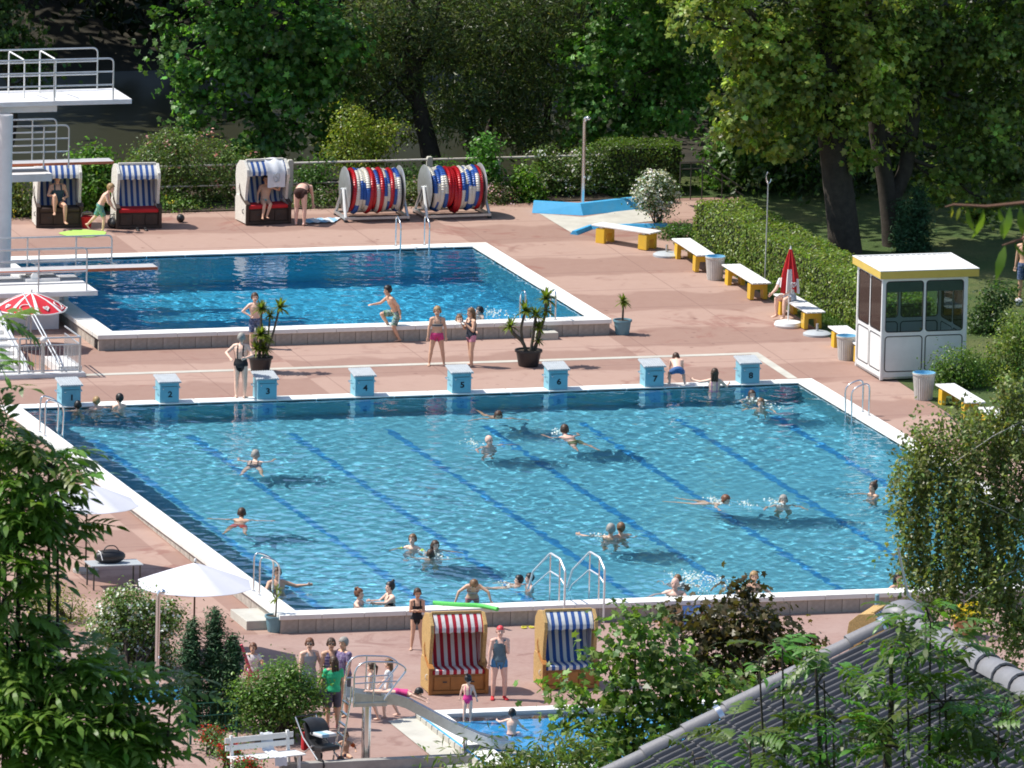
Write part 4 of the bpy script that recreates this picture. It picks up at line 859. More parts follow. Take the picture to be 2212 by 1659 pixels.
def parasol(name, label, loc, rx, top, drop, panel_mats, n=8, pole_mat=None, tilt=0, seam=None, polelow=0.0, rz=0.0, dome=0.35):
    t = thing(name, label, 'parasol', loc, rz); K = n * 6
    cv = MB(); rows = []
    for i, q in enumerate((0.02, .25, .5, .75, .93, 1.0)):
        z = top - drop * (q * (1 - dome) + q * q * dome)
        row = []
        for k in range(K + 1):
            a = 2 * math.pi * k / K; seg = (k % 6) / 6; sag = math.cos(math.pi / n) / math.cos((seg - .5) * 2 * math.pi / n)
            rr = rx * q * (sag * 1.0); row.append((rr * math.cos(a), rr * math.sin(a), z - .03 * q * math.sin(math.pi * seg)))
        rows.append(row)
    rows2 = [[(x, y, z - .006) for x, y, z in r] for r in rows]
    nm = len(panel_mats)
    for rr in (rows, rows2):
        cv.sheet(rr)
    per = K * 5
    for s in range(2):
        for i in range(5):
            for k in range(K): cv.m[s * per + i * K + k] = (k // 6) % nm
    co = cv.build('canopy', panel_mats, t, smooth=30, fixn=False)
    if tilt: co.rotation_euler = (tilt, 0, 0)
    for k in range(n):
        a = 2 * math.pi * k / n; MB().tube([(rx * q * math.cos(a), rx * q * math.sin(a), top - drop * (q * (1 - dome) + q * q * dome) - .02) for q in (.03, .3, .6, .95)], .009, 5).build('rib', M['galv'], t, smooth=True)
    if seam:
        for k in range(n):
            a = 2 * math.pi * k / n; wv = []
            for q in (.03, .25, .5, .75, .93, 1.0):
                z = top - drop * (q * (1 - dome) + q * q * dome) + .008; px, py = -math.sin(a), math.cos(a); ww = .018 + .035 * q
                wv.append([(rx * q * math.cos(a) - px * ww, rx * q * math.sin(a) - py * ww, z - .012), (rx * q * math.cos(a), rx * q * math.sin(a), z), (rx * q * math.cos(a) + px * ww, rx * q * math.sin(a) + py * ww, z - .012)])
            MB().sheet(wv).build('seam_band', seam, t, smooth=True, fixn=False)
        hm = MB(); hm.tube([(rx * 1.0 * (math.cos(math.pi / n) / math.cos(((k % 6) / 6 - .5) * 2 * math.pi / n)) * math.cos(2 * math.pi * k / K), rx * (math.cos(math.pi / n) / math.cos(((k % 6) / 6 - .5) * 2 * math.pi / n)) * math.sin(2 * math.pi * k / K), top - drop - .03 * math.sin(math.pi * (k % 6) / 6)) for k in range(K)], .022, 5, closed=True); hm.build('hem', seam, t, smooth=True)
    MB().cyl((0, 0, polelow), (0, 0, top + .05), .022, n=8).build('pole', pole_mat or M['white'], t, smooth=True)
    MB().ell((0, 0, top + .05), (.03, .03, .05), 8, 6).build('finial', M['white'], t, smooth=True)
    MB().lathe([(.3, 0), (.3, .06), (.05, .1)], 20, c=(0, 0, polelow)).build('base', M['concrete'], t, smooth=40)
    return t
M['canvas'] = mat('white_canvas', (0.60, 0.60, 0.65), 0.9, 0.03, 3)
M['polewood'] = mat('dark_pole', (0.12, 0.075, 0.045), 0.6, 0.2, 6)
# red ice-cream parasol beside the stairs
rp = at(66, 752); RH = 2.02
rt_ = parasol('red_parasol', 'open red parasol with white seams and heart emblems by the diving tower', (rp[0], rp[1], deckz(rp[1])), .90, 0, 0, [M['red']]) if False else None
def red_parasol(loc, label, top):
    t = parasol('red_parasol', label, loc, .92, top, .40, [M['redcanvas']], 8, M['galv'], seam=M['white'], rz=R(-4), dome=.6)
    for k in range(8):
        am = 2 * math.pi * (k + .5) / 8
        def f(x, z, am=am):                     # x across the panel, z up the panel -> a point on the canopy
            q = min(1, max(.05, .80 - z)); rr = .92 * q * math.cos(math.pi / 8); zz = top - .40 * (q * .4 + q * q * .6) - .03 * q * max(0.0, 1 - abs(x) * 2.2 / q) + .026 + .0
            return (rr * math.cos(am) - x * math.sin(am), rr * math.sin(am) + x * math.cos(am), zz)
        lg = MB()
        if k % 2 == 0:
            swirl_heart(lg, f, 0, -.02, .8, .012); lg.build('heart_emblem', M['white'], t, smooth=True)
        else:
            lg.tube([f(.15 * math.cos(2 * math.pi * j / 20), .0 + .12 * math.sin(2 * math.pi * j / 20)) for j in range(20)], .013, 5, closed=True); lg.tube([f(-.17, -.14), f(0, -.15), f(.17, -.14)], .012, 5); lg.build('ring_emblem', M['white'], t, smooth=True)
    return t
M['redcanvas'] = mat('red_canvas', (0.60, 0.018, 0.035), 0.8, 0.06, 3)
red_parasol((rp[0], rp[1], deckz(rp[1])), 'open red parasol with white seams and heart emblems near the diving tower', 1.42)
# white parasols on the left terrace
q = at(418, 1418); parasol('white_parasol', 'white open parasol beside the near left pool corner', (q[0], q[1], deckz(q[1])), 1.36, 2.16, .50, [M['canvas']], 8, M['polewood'], rz=R(10), dome=.12)
q = at(185, 1235); parasol('white_parasol', 'white open parasol half hidden by the ash leaves at left', (q[0], q[1], deckz(q[1])), 1.25, 2.10, .48, [M['canvas']], 8, M['polewood'], rz=R(20), dome=.12)

# ------------------------------------------------------------------ kiosk
KX, KY, KW, KD, KH = 22.1, -0.12, 2.25, 2.05, 2.60
kz = deckz(KY)
M['paleyellow'] = mat('pale_yellow_paint', (.66, .47, .10), .5, .06, 3)
k = thing('lifeguard_kiosk', 'white glazed lifeguard kiosk with a yellow edged flat roof', 'kiosk', (KX, KY, kz))
def rrect(x0, x1, z0, z1, r, n=5):
    P = []
    for cx, cz, a0 in ((x1 - r, z1 - r, 0), (x0 + r, z1 - r, 90), (x0 + r, z0 + r, 180), (x1 - r, z0 + r, 270)):
        for i in range(n + 1): a = R(a0 + 90 * i / n); P.append((cx + r * math.cos(a), cz + r * math.sin(a)))
    return P
def kwall(axis, const, out, W, doors):
    # wall: frame made of posts and rails; panels and panes set in dark gaskets
    n = 2; z0, zs, z1 = 0.12, 1.18, KH
    def place(mb):
        mb.v = [(a, const + out * b, c) for a, b, c in mb.v] if axis == 'y' else [(const + out * b, a, c) for a, b, c in mb.v]; return mb
    for i in range(n):
        a0 = .07 + (W - .14) * i / n + .03; a1 = .07 + (W - .14) * (i + 1) / n - .03
        for (zz0, zz1, glass) in ((z0 + .10, zs - .045, False), (zs + .045, z1 - .07, True)):
            outer = rrect(a0, a1, zz0, zz1, .09); inner = rrect(a0 + .024, a1 - .024, zz0 + .024, zz1 - .024, .07)
            g = MB(); m_ = len(outer)
            g.add([(p_[0], .014, p_[1]) for p_ in outer] + [(p_[0], .014, p_[1]) for p_ in inner] + [(p_[0], -.014, p_[1]) for p_ in outer] + [(p_[0], -.014, p_[1]) for p_ in inner],
                  [(i_, (i_ + 1) % m_, m_ + (i_ + 1) % m_, m_ + i_) for i_ in range(m_)] + [(2 * m_ + i_, 2 * m_ + (i_ + 1) % m_, 3 * m_ + (i_ + 1) % m_, 3 * m_ + i_) for i_ in range(m_)] + [(i_, (i_ + 1) % m_, 2 * m_ + (i_ + 1) % m_, 2 * m_ + i_) for i_ in range(m_)])
            s = MB(); s.prism(inner, 'y', -.006, .006); pn_ = place(s).build('window_pane' if glass else 'lower_panel', M['glassy'] if glass else M['white'], k); place(g).build('gasket', M['rubber'], pn_)
            # frame surround with the rounded opening
            R0 = rrect(a0 - .03, a1 + .03, zz0 - .045, zz1 + .045, .001); fr = MB()
            fr.add([(p_[0], .010, p_[1]) for p_ in R0] + [(p_[0], .010, p_[1]) for p_ in outer] + [(p_[0], -.010, p_[1]) for p_ in R0] + [(p_[0], -.010, p_[1]) for p_ in outer],
                   [(i_, (i_ + 1) % m_, m_ + (i_ + 1) % m_, m_ + i_) for i_ in range(m_)] + [(2 * m_ + i_, 2 * m_ + (i_ + 1) % m_, 3 * m_ + (i_ + 1) % m_, 3 * m_ + i_) for i_ in range(m_)])
            place(fr).build('frame', M['white'], k)
    for ra0, ra1 in ((z0 - .04, z0 + .054), (z1 - .026, z1)): b = MB(); b.box(.07, W - .07, -.02, .02, ra0, ra1); place(b).build('rail', M['white'], k)
kwall('y', 0.03, -1, KW, True); kwall('y', KD - .03, 1, KW, False); kwall('x', 0.03, -1, KD, False); kwall('x', KW - .03, 1, KD, False)
for x in (.035, KW - .035):
    for y in (.035, KD - .035): MB().box(x - .037, x + .037, y - .037, y + .037, .02, KH).build('corner_post', M['white'], k, bevel=.012)
MB().box(.0, KW, .0, KD, .05, .10).build('floor_plate', M['galv'], k)
MB().box(.06, KW - .06, .06, KD - .06, .0, .05).build('plinth', M['rubber'], k)
for a in ((-.03, KW + .22, -.05, .0), (-.03, KW + .22, KD + .12, KD + .17), (-.08, -.03, -.05, KD + .17), (KW + .22, KW + .27, -.05, KD + .17)):
    MB().box(*a, KH + .002, KH + .19).build('fascia', M['paleyellow'], k, bevel=.006)
for a in ((-.035, KW + .225, -.055, .02), (-.035, KW + .225, KD + .10, KD + .175), (-.085, -.035, -.055, KD + .175), (KW + .225, KW + .275, -.055, KD + .175)):
    MB().box(*a, KH + .191, KH + .21).build('roof_trim', M['white'], k)
MB().box(-.03, KW + .22, .0, KD + .12, KH + .003, KH + .182).build('roof_deck', M['white'], k); rdk = k.children[-1] if k.children else k
rf = MB()
for j in range(18): x = .02 + (KW + .14) * j / 17; rf.box(x - .018, x + .018, .03, KD + .09, KH + .183, KH + .196)
rf.build('roof_seam', M['white'], k)
MB().box(.45, KW - .3, KD - .75, KD - .15, .72, .76).build('desk', M['grey'], k)
MB().box(.1, KW - .1, .075, .095, 2.24, 2.53).build('blind', mat('grey_green_blind', (.16, .24, .25), .8), k)
MB().box(.1, KW - .1, KD - .075, KD - .055, 2.2, 2.52).build('blind', M['grey'], k)
MB().box(1.55, 1.66, KD - .5, KD - .42, .76, 1.02).build('bottle', M['yellow'], k, bevel=.02)

# ------------------------------------------------------------------ thin pole with hooks
p = at(1652, 620); po = thing('hook_pole', 'thin metal pole with hooked top standing before the hedge', 'pole', (p[0], p[1], deckz(p[1])))
MB().cyl((0, 0, 0), (0.02, 0, 2.72), .022, .016, 8).build('pole', M['galv'], po, smooth=True)
MB().tube([(0.02, 0, 2.70), (.08, 0, 2.76), (.10, 0, 2.84)], .014, 6).build('hook', M['steel'], po, smooth=True)
MB().tube([(0.02, 0, 2.70), (-.02, 0, 2.78), (-.04, 0, 2.93), (-.0, 0, 3.02), (.05, 0, 2.98)], .014, 6).build('hook', M['steel'], po, smooth=True)
# stair railing at the back
p = at(1468, 432); sr = thing('stair_railing', 'dark steel stair railing between hedge and shrubs', 'railing', (p[0], p[1], deckz(p[1])))
M['darksteel'] = mat('dark_steel', (0.09, 0.09, 0.08), 0.5, 0.2, 6, metal=.5)
for zz, r in ((1.02, .024), (.84, .016)): MB().tube([(0, 0, zz), (.62, 0, zz), (1.75, -.2, zz - .75)], r, 6).build('rail', M['darksteel'], sr, smooth=True)
for x in (0, .3, .62, 1.15): zt = 1.02 if x <= .62 else 1.02 - .75 * (x - .62) / 1.13; MB().cyl((x, -.2 * max(0, x - .62) / 1.13, -.1 if x < .7 else -.6), (x, -.2 * max(0, x - .62) / 1.13, zt), .016, n=6).build('baluster', M['darksteel'], sr, smooth=True)

# ------------------------------------------------------------------ pool ladders and rails
def rail_loop(mb, pts, r=.022): mb.tube(smooth_path(pts), r, 8)
def smooth_path(P, n=5, fr=.4):
    P = [Vector(p) for p in P]; out = [P[0]]
    for i in range(1, len(P) - 1):
        a, b, c = P[i - 1], P[i], P[i + 1]; l = min((a - b).length, (c - b).length) * fr
        s = b + (a - b).normalized() * l; e = b + (c - b).normalized() * l
        for k in range(n + 1): t = k / n; out.append(s * (1 - t) ** 2 + b * 2 * t * (1 - t) + e * t ** 2)
    return out + [P[-1]]
def ladder(label, loc, rz, h=.85, gap=.5, out=.35, depth=.9):   # local: water towards +x
    t = thing('pool_ladder', label, 'ladder', loc, rz)
    for s in (-1, 1):
        m = MB(); m.tube(smooth_path([(-out, s * gap / 2, 0), (-out, s * gap / 2, h), (out * .35, s * gap / 2, h * .8), (.09, s * gap / 2, 0.0), (.09, s * gap / 2, -depth)]), .022, 8); ho_ = receiver(m.build('handrail', M['steel'], t, smooth=True))
        MB().lathe([(.045, 0), (.045, .02), (.025, .03)], 10, c=(-out, s * gap / 2, 0)).build('foot_plate', M['steel'], ho_, smooth=True)
    for i in range(3): receiver(MB().box(.05, .14, -gap / 2, gap / 2, -.22 - .28 * i, -.19 - .28 * i).build('step', M['steel'], t))
    return t
ladder('steel pool ladder at the far left corner of the swimming pool', (-.02, -3.4, .05), 0, h=.95)
ladder('steel pool ladder beside the near left pool corner', (-.02, -23.0, .05), 0, h=.95)
ladder('steel pool ladder on the right edge in front of the kiosk', (20.02, -4.3, .05), R(180))
q = atz(885, 530, .555); ladder('steel pool ladder at the far edge of the diving pool', (q[0], DIVE[3] + .02, .555), R(-90), h=.85, gap=.78)
q = atz(1155, 685, .555); ladder('steel pool ladder behind the potted yucca on the diving pool', (q[0], DIVE[2] - .02, .555), R(90), h=.8, gap=.8)
q = atz(1232, 1300, .05)
M['galvl'] = mat('bright_steel', (0.75, 0.76, 0.77), 0.45, 0.05, 4, metal=0.6)
def entry_rail(label, u):
    q = atz(u, 1300, .05); t = thing('entry_handrail', label, 'handrail', (q[0], -25.3, .05), 0)
    for dz, r in ((0, .026), (-.42, .02)):
        m = MB(); zt = 1.02 + dz; m.tube(smooth_path([(0.02, -.30, -.45), (0.02, -.30, zt * .8), (-.0, .05, zt), (-.02, .75, zt), (-.2, 1.5, .45 + dz if dz == 0 else .1), (-.25, 1.7, .0 if dz == 0 else -.2)], 4, .12), r, 8); receiver(m.build('rail', M['galvl'], t, smooth=True))
    for y, z in ((.75, 1.0), (.0, 1.0)):
        receiver(MB().cyl((-.02, y, -.6 if y > .3 else 0), (-.02, y, z), .02, n=8).build('post', M['steel'], t, smooth=True))
    return t
entry_rail('left of the two steel handrails at the pool entry steps', 1205); entry_rail('right of the two steel handrails at the pool entry steps', 1295)

# ------------------------------------------------------------------ potted plants' pots, steps, small things on the deck
def pot(name, label, loc, r, h, mat_, cat='potted plant'):
    t = thing(name, label, cat, loc); MB().lathe([(r * .72, 0), (r * .76, .02), (r * .96, h * .88), (r * 1.06, h * .88), (r * 1.06, h), (r * .96, h), (r * .93, h * .9)], 22, cap1=False).build('pot', mat_, t, smooth=35)
    MB().lathe([(r * .94, h * .9), (.01, h * .93)], 18, cap0=False).build('soil', M['soil'], t, smooth=True); return t
def step_block(label, x0, x1, y0, y1, h, mat_):
    zc = deckz((y0 + y1) / 2); t = MB().box(x0, x1, y0, y1, zc - .05, zc + h).build('concrete_step', mat_, None, bevel=.012); return tag(t, label, 'step')
q = at(1178, 735); step_block('low wooden step against the diving pool wall', q[0] - .25, q[0] + .35, q[1] + .02, DIVE[2] - CW + .03, .18, M['slab'])
q = at(575, 1340); step_block('pale concrete step at the near left pool corner', -1.15, -CW + .03, -25.0, -23.6, .2, M['slab'])
M['noodle'] = mat('green_foam', (0.12, 0.60, 0.12), 0.8, 0.08, 8)
P = [atz(u, v, .09) for u, v in ((936, 1302), (985, 1306), (1040, 1308), (1075, 1316))]
tag(MB().tube(smooth_path([tuple(x) for x in P]), .05, 10).build('pool_noodle', M['noodle'], None, smooth=True), 'bright green foam noodle lying on the pool edge', 'pool noodle')
M['matgreen'] = mat('lime_mat', (0.38, 0.62, 0.12), 0.9, 0.1, 4)
q = at(180, 505); mm = MB(); mm.add([(q[0] + .62 * math.cos(a) * (1 + .06 * math.sin(5 * a)), q[1] + .5 * math.sin(a) * (1 + .08 * math.cos(4 * a)), deckz(q[1]) + .012 + .0165 * .5 * math.sin(a)) for a in np.linspace(0, 2 * math.pi, 33)[:-1]], [tuple(range(32))])
tag(mm.build('beach_mat', M['matgreen']), 'lime green towel spread beside the running child', 'towel')
M['bluetowel'] = stripes('pale_blue_towel', (0.66, 0.68, 0.7), (0.25, 0.45, 0.62), 0.35)
q = at(680, 479); mm = MB(); mm.sheet([[(q[0] - .45 + .9 * i / 12 + .06 * j, q[1] - .3 + .6 * j / 6, deckz(q[1] - .3 + .6 * j / 6) + .02 + .03 * abs(math.sin(i * 1.1 + j))) for i in range(13)] for j in range(7)])
tag(mm.build('crumpled_towel', M['bluetowel'], smooth=True), 'crumpled pale blue towel on the deck beside the bending woman', 'towel')
q = at(390, 480); tag(MB().ell((q[0], q[1], deckz(q[1]) + .11), (.11, .11, .11), 14, 10).build('black_ball', M['dark'], None, smooth=True), 'small black ball on the deck right of the empty beach chair', 'ball')
def shoes(label, u, v, mat_, cat='sandals'):
    q = at(u, v); t = thing('sandals', label, cat, (q[0], q[1], deckz(q[1])))
    for s in (-1, 1):
        m = MB(); m.ell((s * .11, 0, .025), (.05, .13, .025), 10, 6); m.ell((s * .11, .03, .06), (.05, .04, .02), 8, 5); m.build('sandal', mat_, t, smooth=True)
    return t
shoes('pair of black sandals before the empty beach chair', 306, 498, M['dark'])
M['neon'] = mat('neon_yellow', (0.7, 0.65, 0.08), 0.5)
q = at(1140, 1357); gg = thing('swim_goggles', 'yellow swimming goggles lying on the paving', 'goggles', (q[0], q[1], deckz(q[1])))
for s in (-1, 1): g = MB(); g.lathe([(.06, 0), (.07, .03), (.045, .035), (.04, .005)], 12, c=(s * .09, 0, 0)); g.build('lens', M['neon'], gg, smooth=True)
MB().tube([(-.15, 0, .02), (-.1, .14, .02), (.1, .14, .02), (.15, 0, .02)], .012, 5).build('strap', M['neon'], gg, smooth=True)
q = at(243, 492); bg = thing('sports_bag', 'black bag beside the empty beach chair', 'bag', (q[0], q[1], deckz(q[1]))); MB().ell((0, 0, .13), (.14, .2, .14), 12, 8).build('bag_body', M['dark'], bg, smooth=True); MB().tube(smooth_path([(-.08, 0, .22), (-.06, 0, .36), (.06, 0, .36), (.08, 0, .22)]), .012, 5).build('bag_handle', M['dark'], bg, smooth=True)
q = at(187, 492); rb = thing('red_bucket', 'red bucket between the two left beach chairs', 'bucket', (q[0], q[1], deckz(q[1]))); MB().lathe([(.11, 0), (.15, .28), (.165, .3), (.15, .3), (.12, .05)], 16).build('bucket_body', M['red_seat'], rb, smooth=True); MB().tube(smooth_path([(-.15, 0, .3), (-.12, 0, .42), (.12, 0, .42), (.15, 0, .3)]), .008, 5).build('bucket_handle', M['galv'], rb, smooth=True)
# chair with black bag on the left terrace
q = at(245, 1268); ct = thing('garden_table', 'low metal table on the left terrace with a bag on it', 'table', (q[0], q[1], deckz(q[1])))
for x in (-.55, .55):
    for y in (-.3, .3): MB().cyl((x, y, 0), (x, y, .55), .02, n=6).build('leg', M['darksteel'], ct, smooth=True)
for j in range(6): MB().box(-.62, .62, -.33 + .113 * j, -.23 + .113 * j, .55, .575).build('slat', M['grey'], ct)
bg = thing('black_bag', 'bulging black sports bag on the low metal table', 'bag', (q[0] - .1, q[1], deckz(q[1]) + .575)); MB().ell((0, 0, .15), (.38, .2, .17), 14, 9).build('bag_body', M['dark'], bg, smooth=True); MB().tube(smooth_path([(-.2, -.1, .28), (-.1, -.1, .42), (.1, -.1, .42), (.2, -.1, .28)]), .014, 5).build('bag_handle', M['dark'], bg, smooth=True); MB().tube([(-.22, -.19, .1), (-.25, -.12, .27), (-.25, .1, .27)], .012, 5).build('piping', M['white'], bg, smooth=True)
# white frame of a folded lounger at the right
q = at(2085, 962); lf = thing('lounger_frame', 'white tubular lounger frame by the right pool edge', 'lounger', (q[0], q[1], deckz(q[1]))); 
MB().tube(smooth_path([(.0, 0, .3), (1.2, -.5, .3), (1.25, -.35, .3), (.1, .3, .3)]), .018, 6).build('frame', M['white'], lf, smooth=True); MB().tube(smooth_path([(0, 0, .3), (-.05, 0, 0.02), (1.1, -.5, .02), (1.2, -.5, .3)]), .018, 6).build('leg', M['white'], lf, smooth=True); MB().tube(smooth_path([(.1, .3, .3), (.05, .3, 0.02), (1.15, -.25, .02), (1.25, -.35, .3)]), .018, 6).build('leg', M['white'], lf, smooth=True)
# coloured board at the near wall
q = at(1480, 1352); bd = thing('painted_board', 'painted board with rainbow arcs leaning on the pool wall', 'board', (q[0], q[1], deckz(q[1])))
M['tan'] = mat('tan_paint', (0.55, 0.34, 0.17), 0.7); M['skyp'] = mat('sky_blue_paint', (0.16, 0.33, 0.72), 0.6); M['palep'] = mat('pale_blue_paint', (0.5, 0.66, 0.76), 0.6)
rr_ = Matrix.Rotation(R(-14), 3, 'X')
MB().box(-.62, -.05, -.02, .02, 0, .46, rot=rr_).build('tan_panel', M['tan'], bd); MB().box(-.048, .62, -.021, .019, 0, .46, rot=rr_).build('blue_panel', M['skyp'], bd)
for rad, mm_ in ((.30, M['neon']), (.26, M['palep'])):
    m = MB(); m.add([tuple(rr_ @ Vector((.42 + (rad) * math.cos(a), -.024 - (.30 - rad) * .05, .1 + rad * math.sin(a)))) for a in np.linspace(0, math.pi, 17)], [tuple(range(17))]); m.build('arc', mm_, bd)
m = MB(); m.ell(tuple(rr_ @ Vector((.42, -.03, .22))), (.06, .008, .07), 10, 6); m.ell(tuple(rr_ @ Vector((.38, -.03, .13))), (.05, .008, .05), 10, 6); m.build('red_motif', M['red_seat'], bd)
q = at(1893, 1352); sp_ = thing('short_post', 'short blue grey post near the tiled roof ridge', 'post', (q[0], q[1], deckz(q[1]))); MB().cyl((0, 0, 0), (0, 0, .72), .05, n=12).build('post_tube', M['potblue'], sp_, smooth=True); MB().ell((0, 0, .72), (.055, .055, .03), 12, 6).build('cap', M['potblue'], sp_, smooth=True)
# ------------------------------------------------------------------ diving tower (left edge) with boards over the diving pool
tw = thing('diving_tower', 'white concrete diving tower with steel railings and springboards', 'diving tower', (2.68, 12.6, deckz(12.6)))
tz = deckz(12.6); OX, OY = 2.68, 12.6
M['twhite'] = mat('tower_paint', (0.72, 0.71, 0.70), 0.6, 0.08, 1.5, dirt=(0.6, 0.57, 0.52))
M['boardtop'] = mat('board_top', (0.42, 0.42, 0.43), 0.8, 0.1, 6); M['orange'] = mat('board_orange', (0.62, 0.16, 0.07), 0.6, 0.1, 5)
col_ = MB(); col_.lathe([(.24, 0), (.22, .2), (.22, 5.2 - tz)], 24); col_.build('column', M['twhite'], tw, smooth=40)
def L(x, y, z): return (x - OX, y - OY, z - tz)
def lbox(name, x0, x1, y0, y1, z0, z1, m, bev=.01): return MB().box(x0 - OX, x1 - OX, y0 - OY, y1 - OY, z0 - tz, z1 - tz).build(name, m, tw, bevel=bev)
def rails(y, x0, x1, z, hs, r=.022, curve=True, posts=()):
    out = None
    for i, h in enumerate(hs):
        m = MB()
        if i == 0 and curve: m.tube(smooth_path([L(x0, y, z + h), L(x1, y, z + h), L(x1, y, z - .1)], 4, .12), r, 8)
        else: m.tube([L(x0, y, z + h), L(x1, y, z + h)], r * .9, 8)
        m.build('rail', M['galv'], tw, smooth=True)
    for x in posts: MB().cyl(L(x, y, z - .1), L(x, y, z + hs[0]), r, n=8).build('rail_post', M['galv'], tw, smooth=True)
# 5 m platform
P5 = 5.5
e5 = atz(285, 214, P5); yN, xE = e5[1], e5[0]
lbox('platform', -1.2, xE, yN, yN + 1.75, P5 - .12, P5, M['twhite']); lbox('platform_beam', -1.2, xE - 1.9, yN + .25, yN + 1.5, P5 - .32, P5 - .125, M['twhite'])
rails(yN + .04, -1.2, atz(245, 215, P5)[0], P5, (1.06, .72, .38), posts=(aty(118, 200, yN)[0], aty(-40, 200, yN)[0]))
rails(yN + 1.7, -1.2, aty(210, 180, yN + 1.7)[0], P5, (1.06, .72, .38), posts=(aty(85, 180, yN + 1.7)[0],))
xg = aty(112, 200, yN + .9)[0]
for xx in (xg, xg - .82): MB().tube(smooth_path([L(xx, yN + .55, P5), L(xx, yN + .55, P5 + .98), L(xx - .22, yN + 1.3, P5 + 1.1), L(xx - .22, yN + 1.3, P5)], 4, .1), .02, 8).build('access_hoop', M['white'], tw, smooth=True)
# 3 m board
P3 = 3.5; t3 = atz(246, 348, P3)
y3 = t3[1]
lbox('platform', -1.0, aty(105, 380, y3)[0], y3 - .35, y3 + .75, P3 - .42, P3 - .22, M['twhite']); 
lbox('board', .6, t3[0], y3, y3 + .5, P3 - .045, P3, M['boardtop'], .006); lbox('board_edge', .6, t3[0], y3 - .012, y3 - .002, P3 - .07, P3 - .002, M['orange'], 0)
lbox('fulcrum', 2.6, 3.0, y3 - .05, y3 + .55, P3 - .22, P3 - .046, M['galv'])
rails(y3 - .3, -1.0, aty(149, 300, y3 - .3)[0], P3, (1.02, .68, .34), posts=(aty(95, 300, y3 - .3)[0],))
rails(y3 + .7, -1.0, aty(122, 290, y3 + .7)[0], P3, (1.02, .68, .34), posts=(aty(70, 290, y3 + .7)[0],))
MB().cyl(L(1.2, y3 + .2, tz), L(1.2, y3 + .2, P3 - .42), .16, n=16).build('column', M['twhite'], tw, smooth=40)
# 1 m board
P1 = 1.5; t1 = atz(340, 576, P1); y1_ = t1[1]; xl = atz(200, 622, P1 - .3)[0]
lbox('platform', -1.0, xl, y1_ - 1.6, y1_ + .8, P1 - .40, P1 - .28, M['twhite']); lbox('platform_base', -.6, xl - .9, y1_ - 1.2, y1_ + .5, tz - .1, P1 - .402, M['twhite'])
lbox('board', .2, t1[0], y1_ - .02, y1_ + .48, P1 - .045, P1, M['boardtop'], .006); lbox('board_edge', .2, t1[0], y1_ - .034, y1_ - .022, P1 - .075, P1 - .002, M['orange'], 0)
MB().cyl(L(xl - 1.25, y1_ - .1, P1 - .16), L(xl - 1.25, y1_ + .6, P1 - .16), .11, n=16).build('fulcrum_roller', M['white'], tw, smooth=True)
lbox('fulcrum', xl - 1.5, xl - .6, y1_ - .12, y1_ + .6, P1 - .28, P1 - .20, M['twhite'])
rails(y1_ - 1.5, -1.0, aty(188, 560, y1_ - 1.5)[0], P1 - .28, (1.1, .8, .5, .2), posts=(aty(84, 560, y1_ - 1.5)[0],), curve=True)
rails(y1_ + .7, -1.0, aty(242, 500, y1_ + .7)[0], P1 - .28, (1.0, .68, .36), posts=(aty(165, 500, y1_ + .7)[0], aty(60, 500, y1_ + .7)[0]))

# ------------------------------------------------------------------ railed stair enclosure
q = at(172, 812); en = thing('stair_enclosure', 'steel railing enclosure round white stairs beside the diving pool', 'railing', (q[0], q[1], deckz(q[1])))
H = .98
def bal(x0, y0, x1, y1, n, name='baluster'):
    MB().tube([(x0, y0, H), (x1, y1, H)], .024, 8).build('top_rail', M['galv'], en, smooth=True); MB().tube([(x0, y0, H - .18), (x1, y1, H - .18)], .018, 8).build('mid_rail', M['galv'], en, smooth=True); MB().tube([(x0, y0, .16), (x1, y1, .16)], .018, 8).build('bottom_rail', M['galv'], en, smooth=True)
    for i in range(n + 1):
        t_ = i / n; x = x0 + (x1 - x0) * t_; y = y0 + (y1 - y0) * t_; MB().cyl((x, y, .16), (x, y, H - .18), .009, n=5).build(name, M['galv'], en, smooth=True)
bal(0, 0, -1.55, 0, 15); bal(0, 0, 0, 1.5, 12); bal(-1.6, 0, -3.0, 0, 13)
for x in (0, -1.55, -.95, -3.0): MB().cyl((x, 0, 0), (x, 0, H), .03 if x != -.95 else .05, n=10).build('post', M['galv'], en, smooth=True)
MB().ell((-.95, -.03, H - .03), (.085, .085, .085), 14, 9).build('lamp_globe', M['white'], en, smooth=True)
for x in (-.45, -1.3):
    for zz in (0, -.16): MB().tube([(x, .1, .30 + zz), (x - .12, 3.6, 1.5 + zz)], .022, 8).build('handrail', M['galv'], en, smooth=True)
    MB().cyl((x - .1, 3.2, 0), (x - .1, 3.2, 1.36), .02, n=8).build('post', M['galv'], en, smooth=True)
stp = MB()
for i in range(8): stp.box(-2.6, -1.35, .25 + i * .36, .25 + (i + 1) * .36 - .002, -.02, .10 + i * .11)
stp.build('stairs', M['twhite'], en); MB().prism([(.2, .0), (3.2, .0), (3.2, 1.05), (.2, .12)], 'x', -1.345, -1.22).build('stair_cheek', M['twhite'], en)
MB().box(-3.2, .12, -.12, .16, -.05, .10).build('plinth', M['twhite'], en, bevel=.01); MB().box(-.5, .1, .17, 1.6, -.05, .22).build('landing_block', M['twhite'], en, bevel=.01)
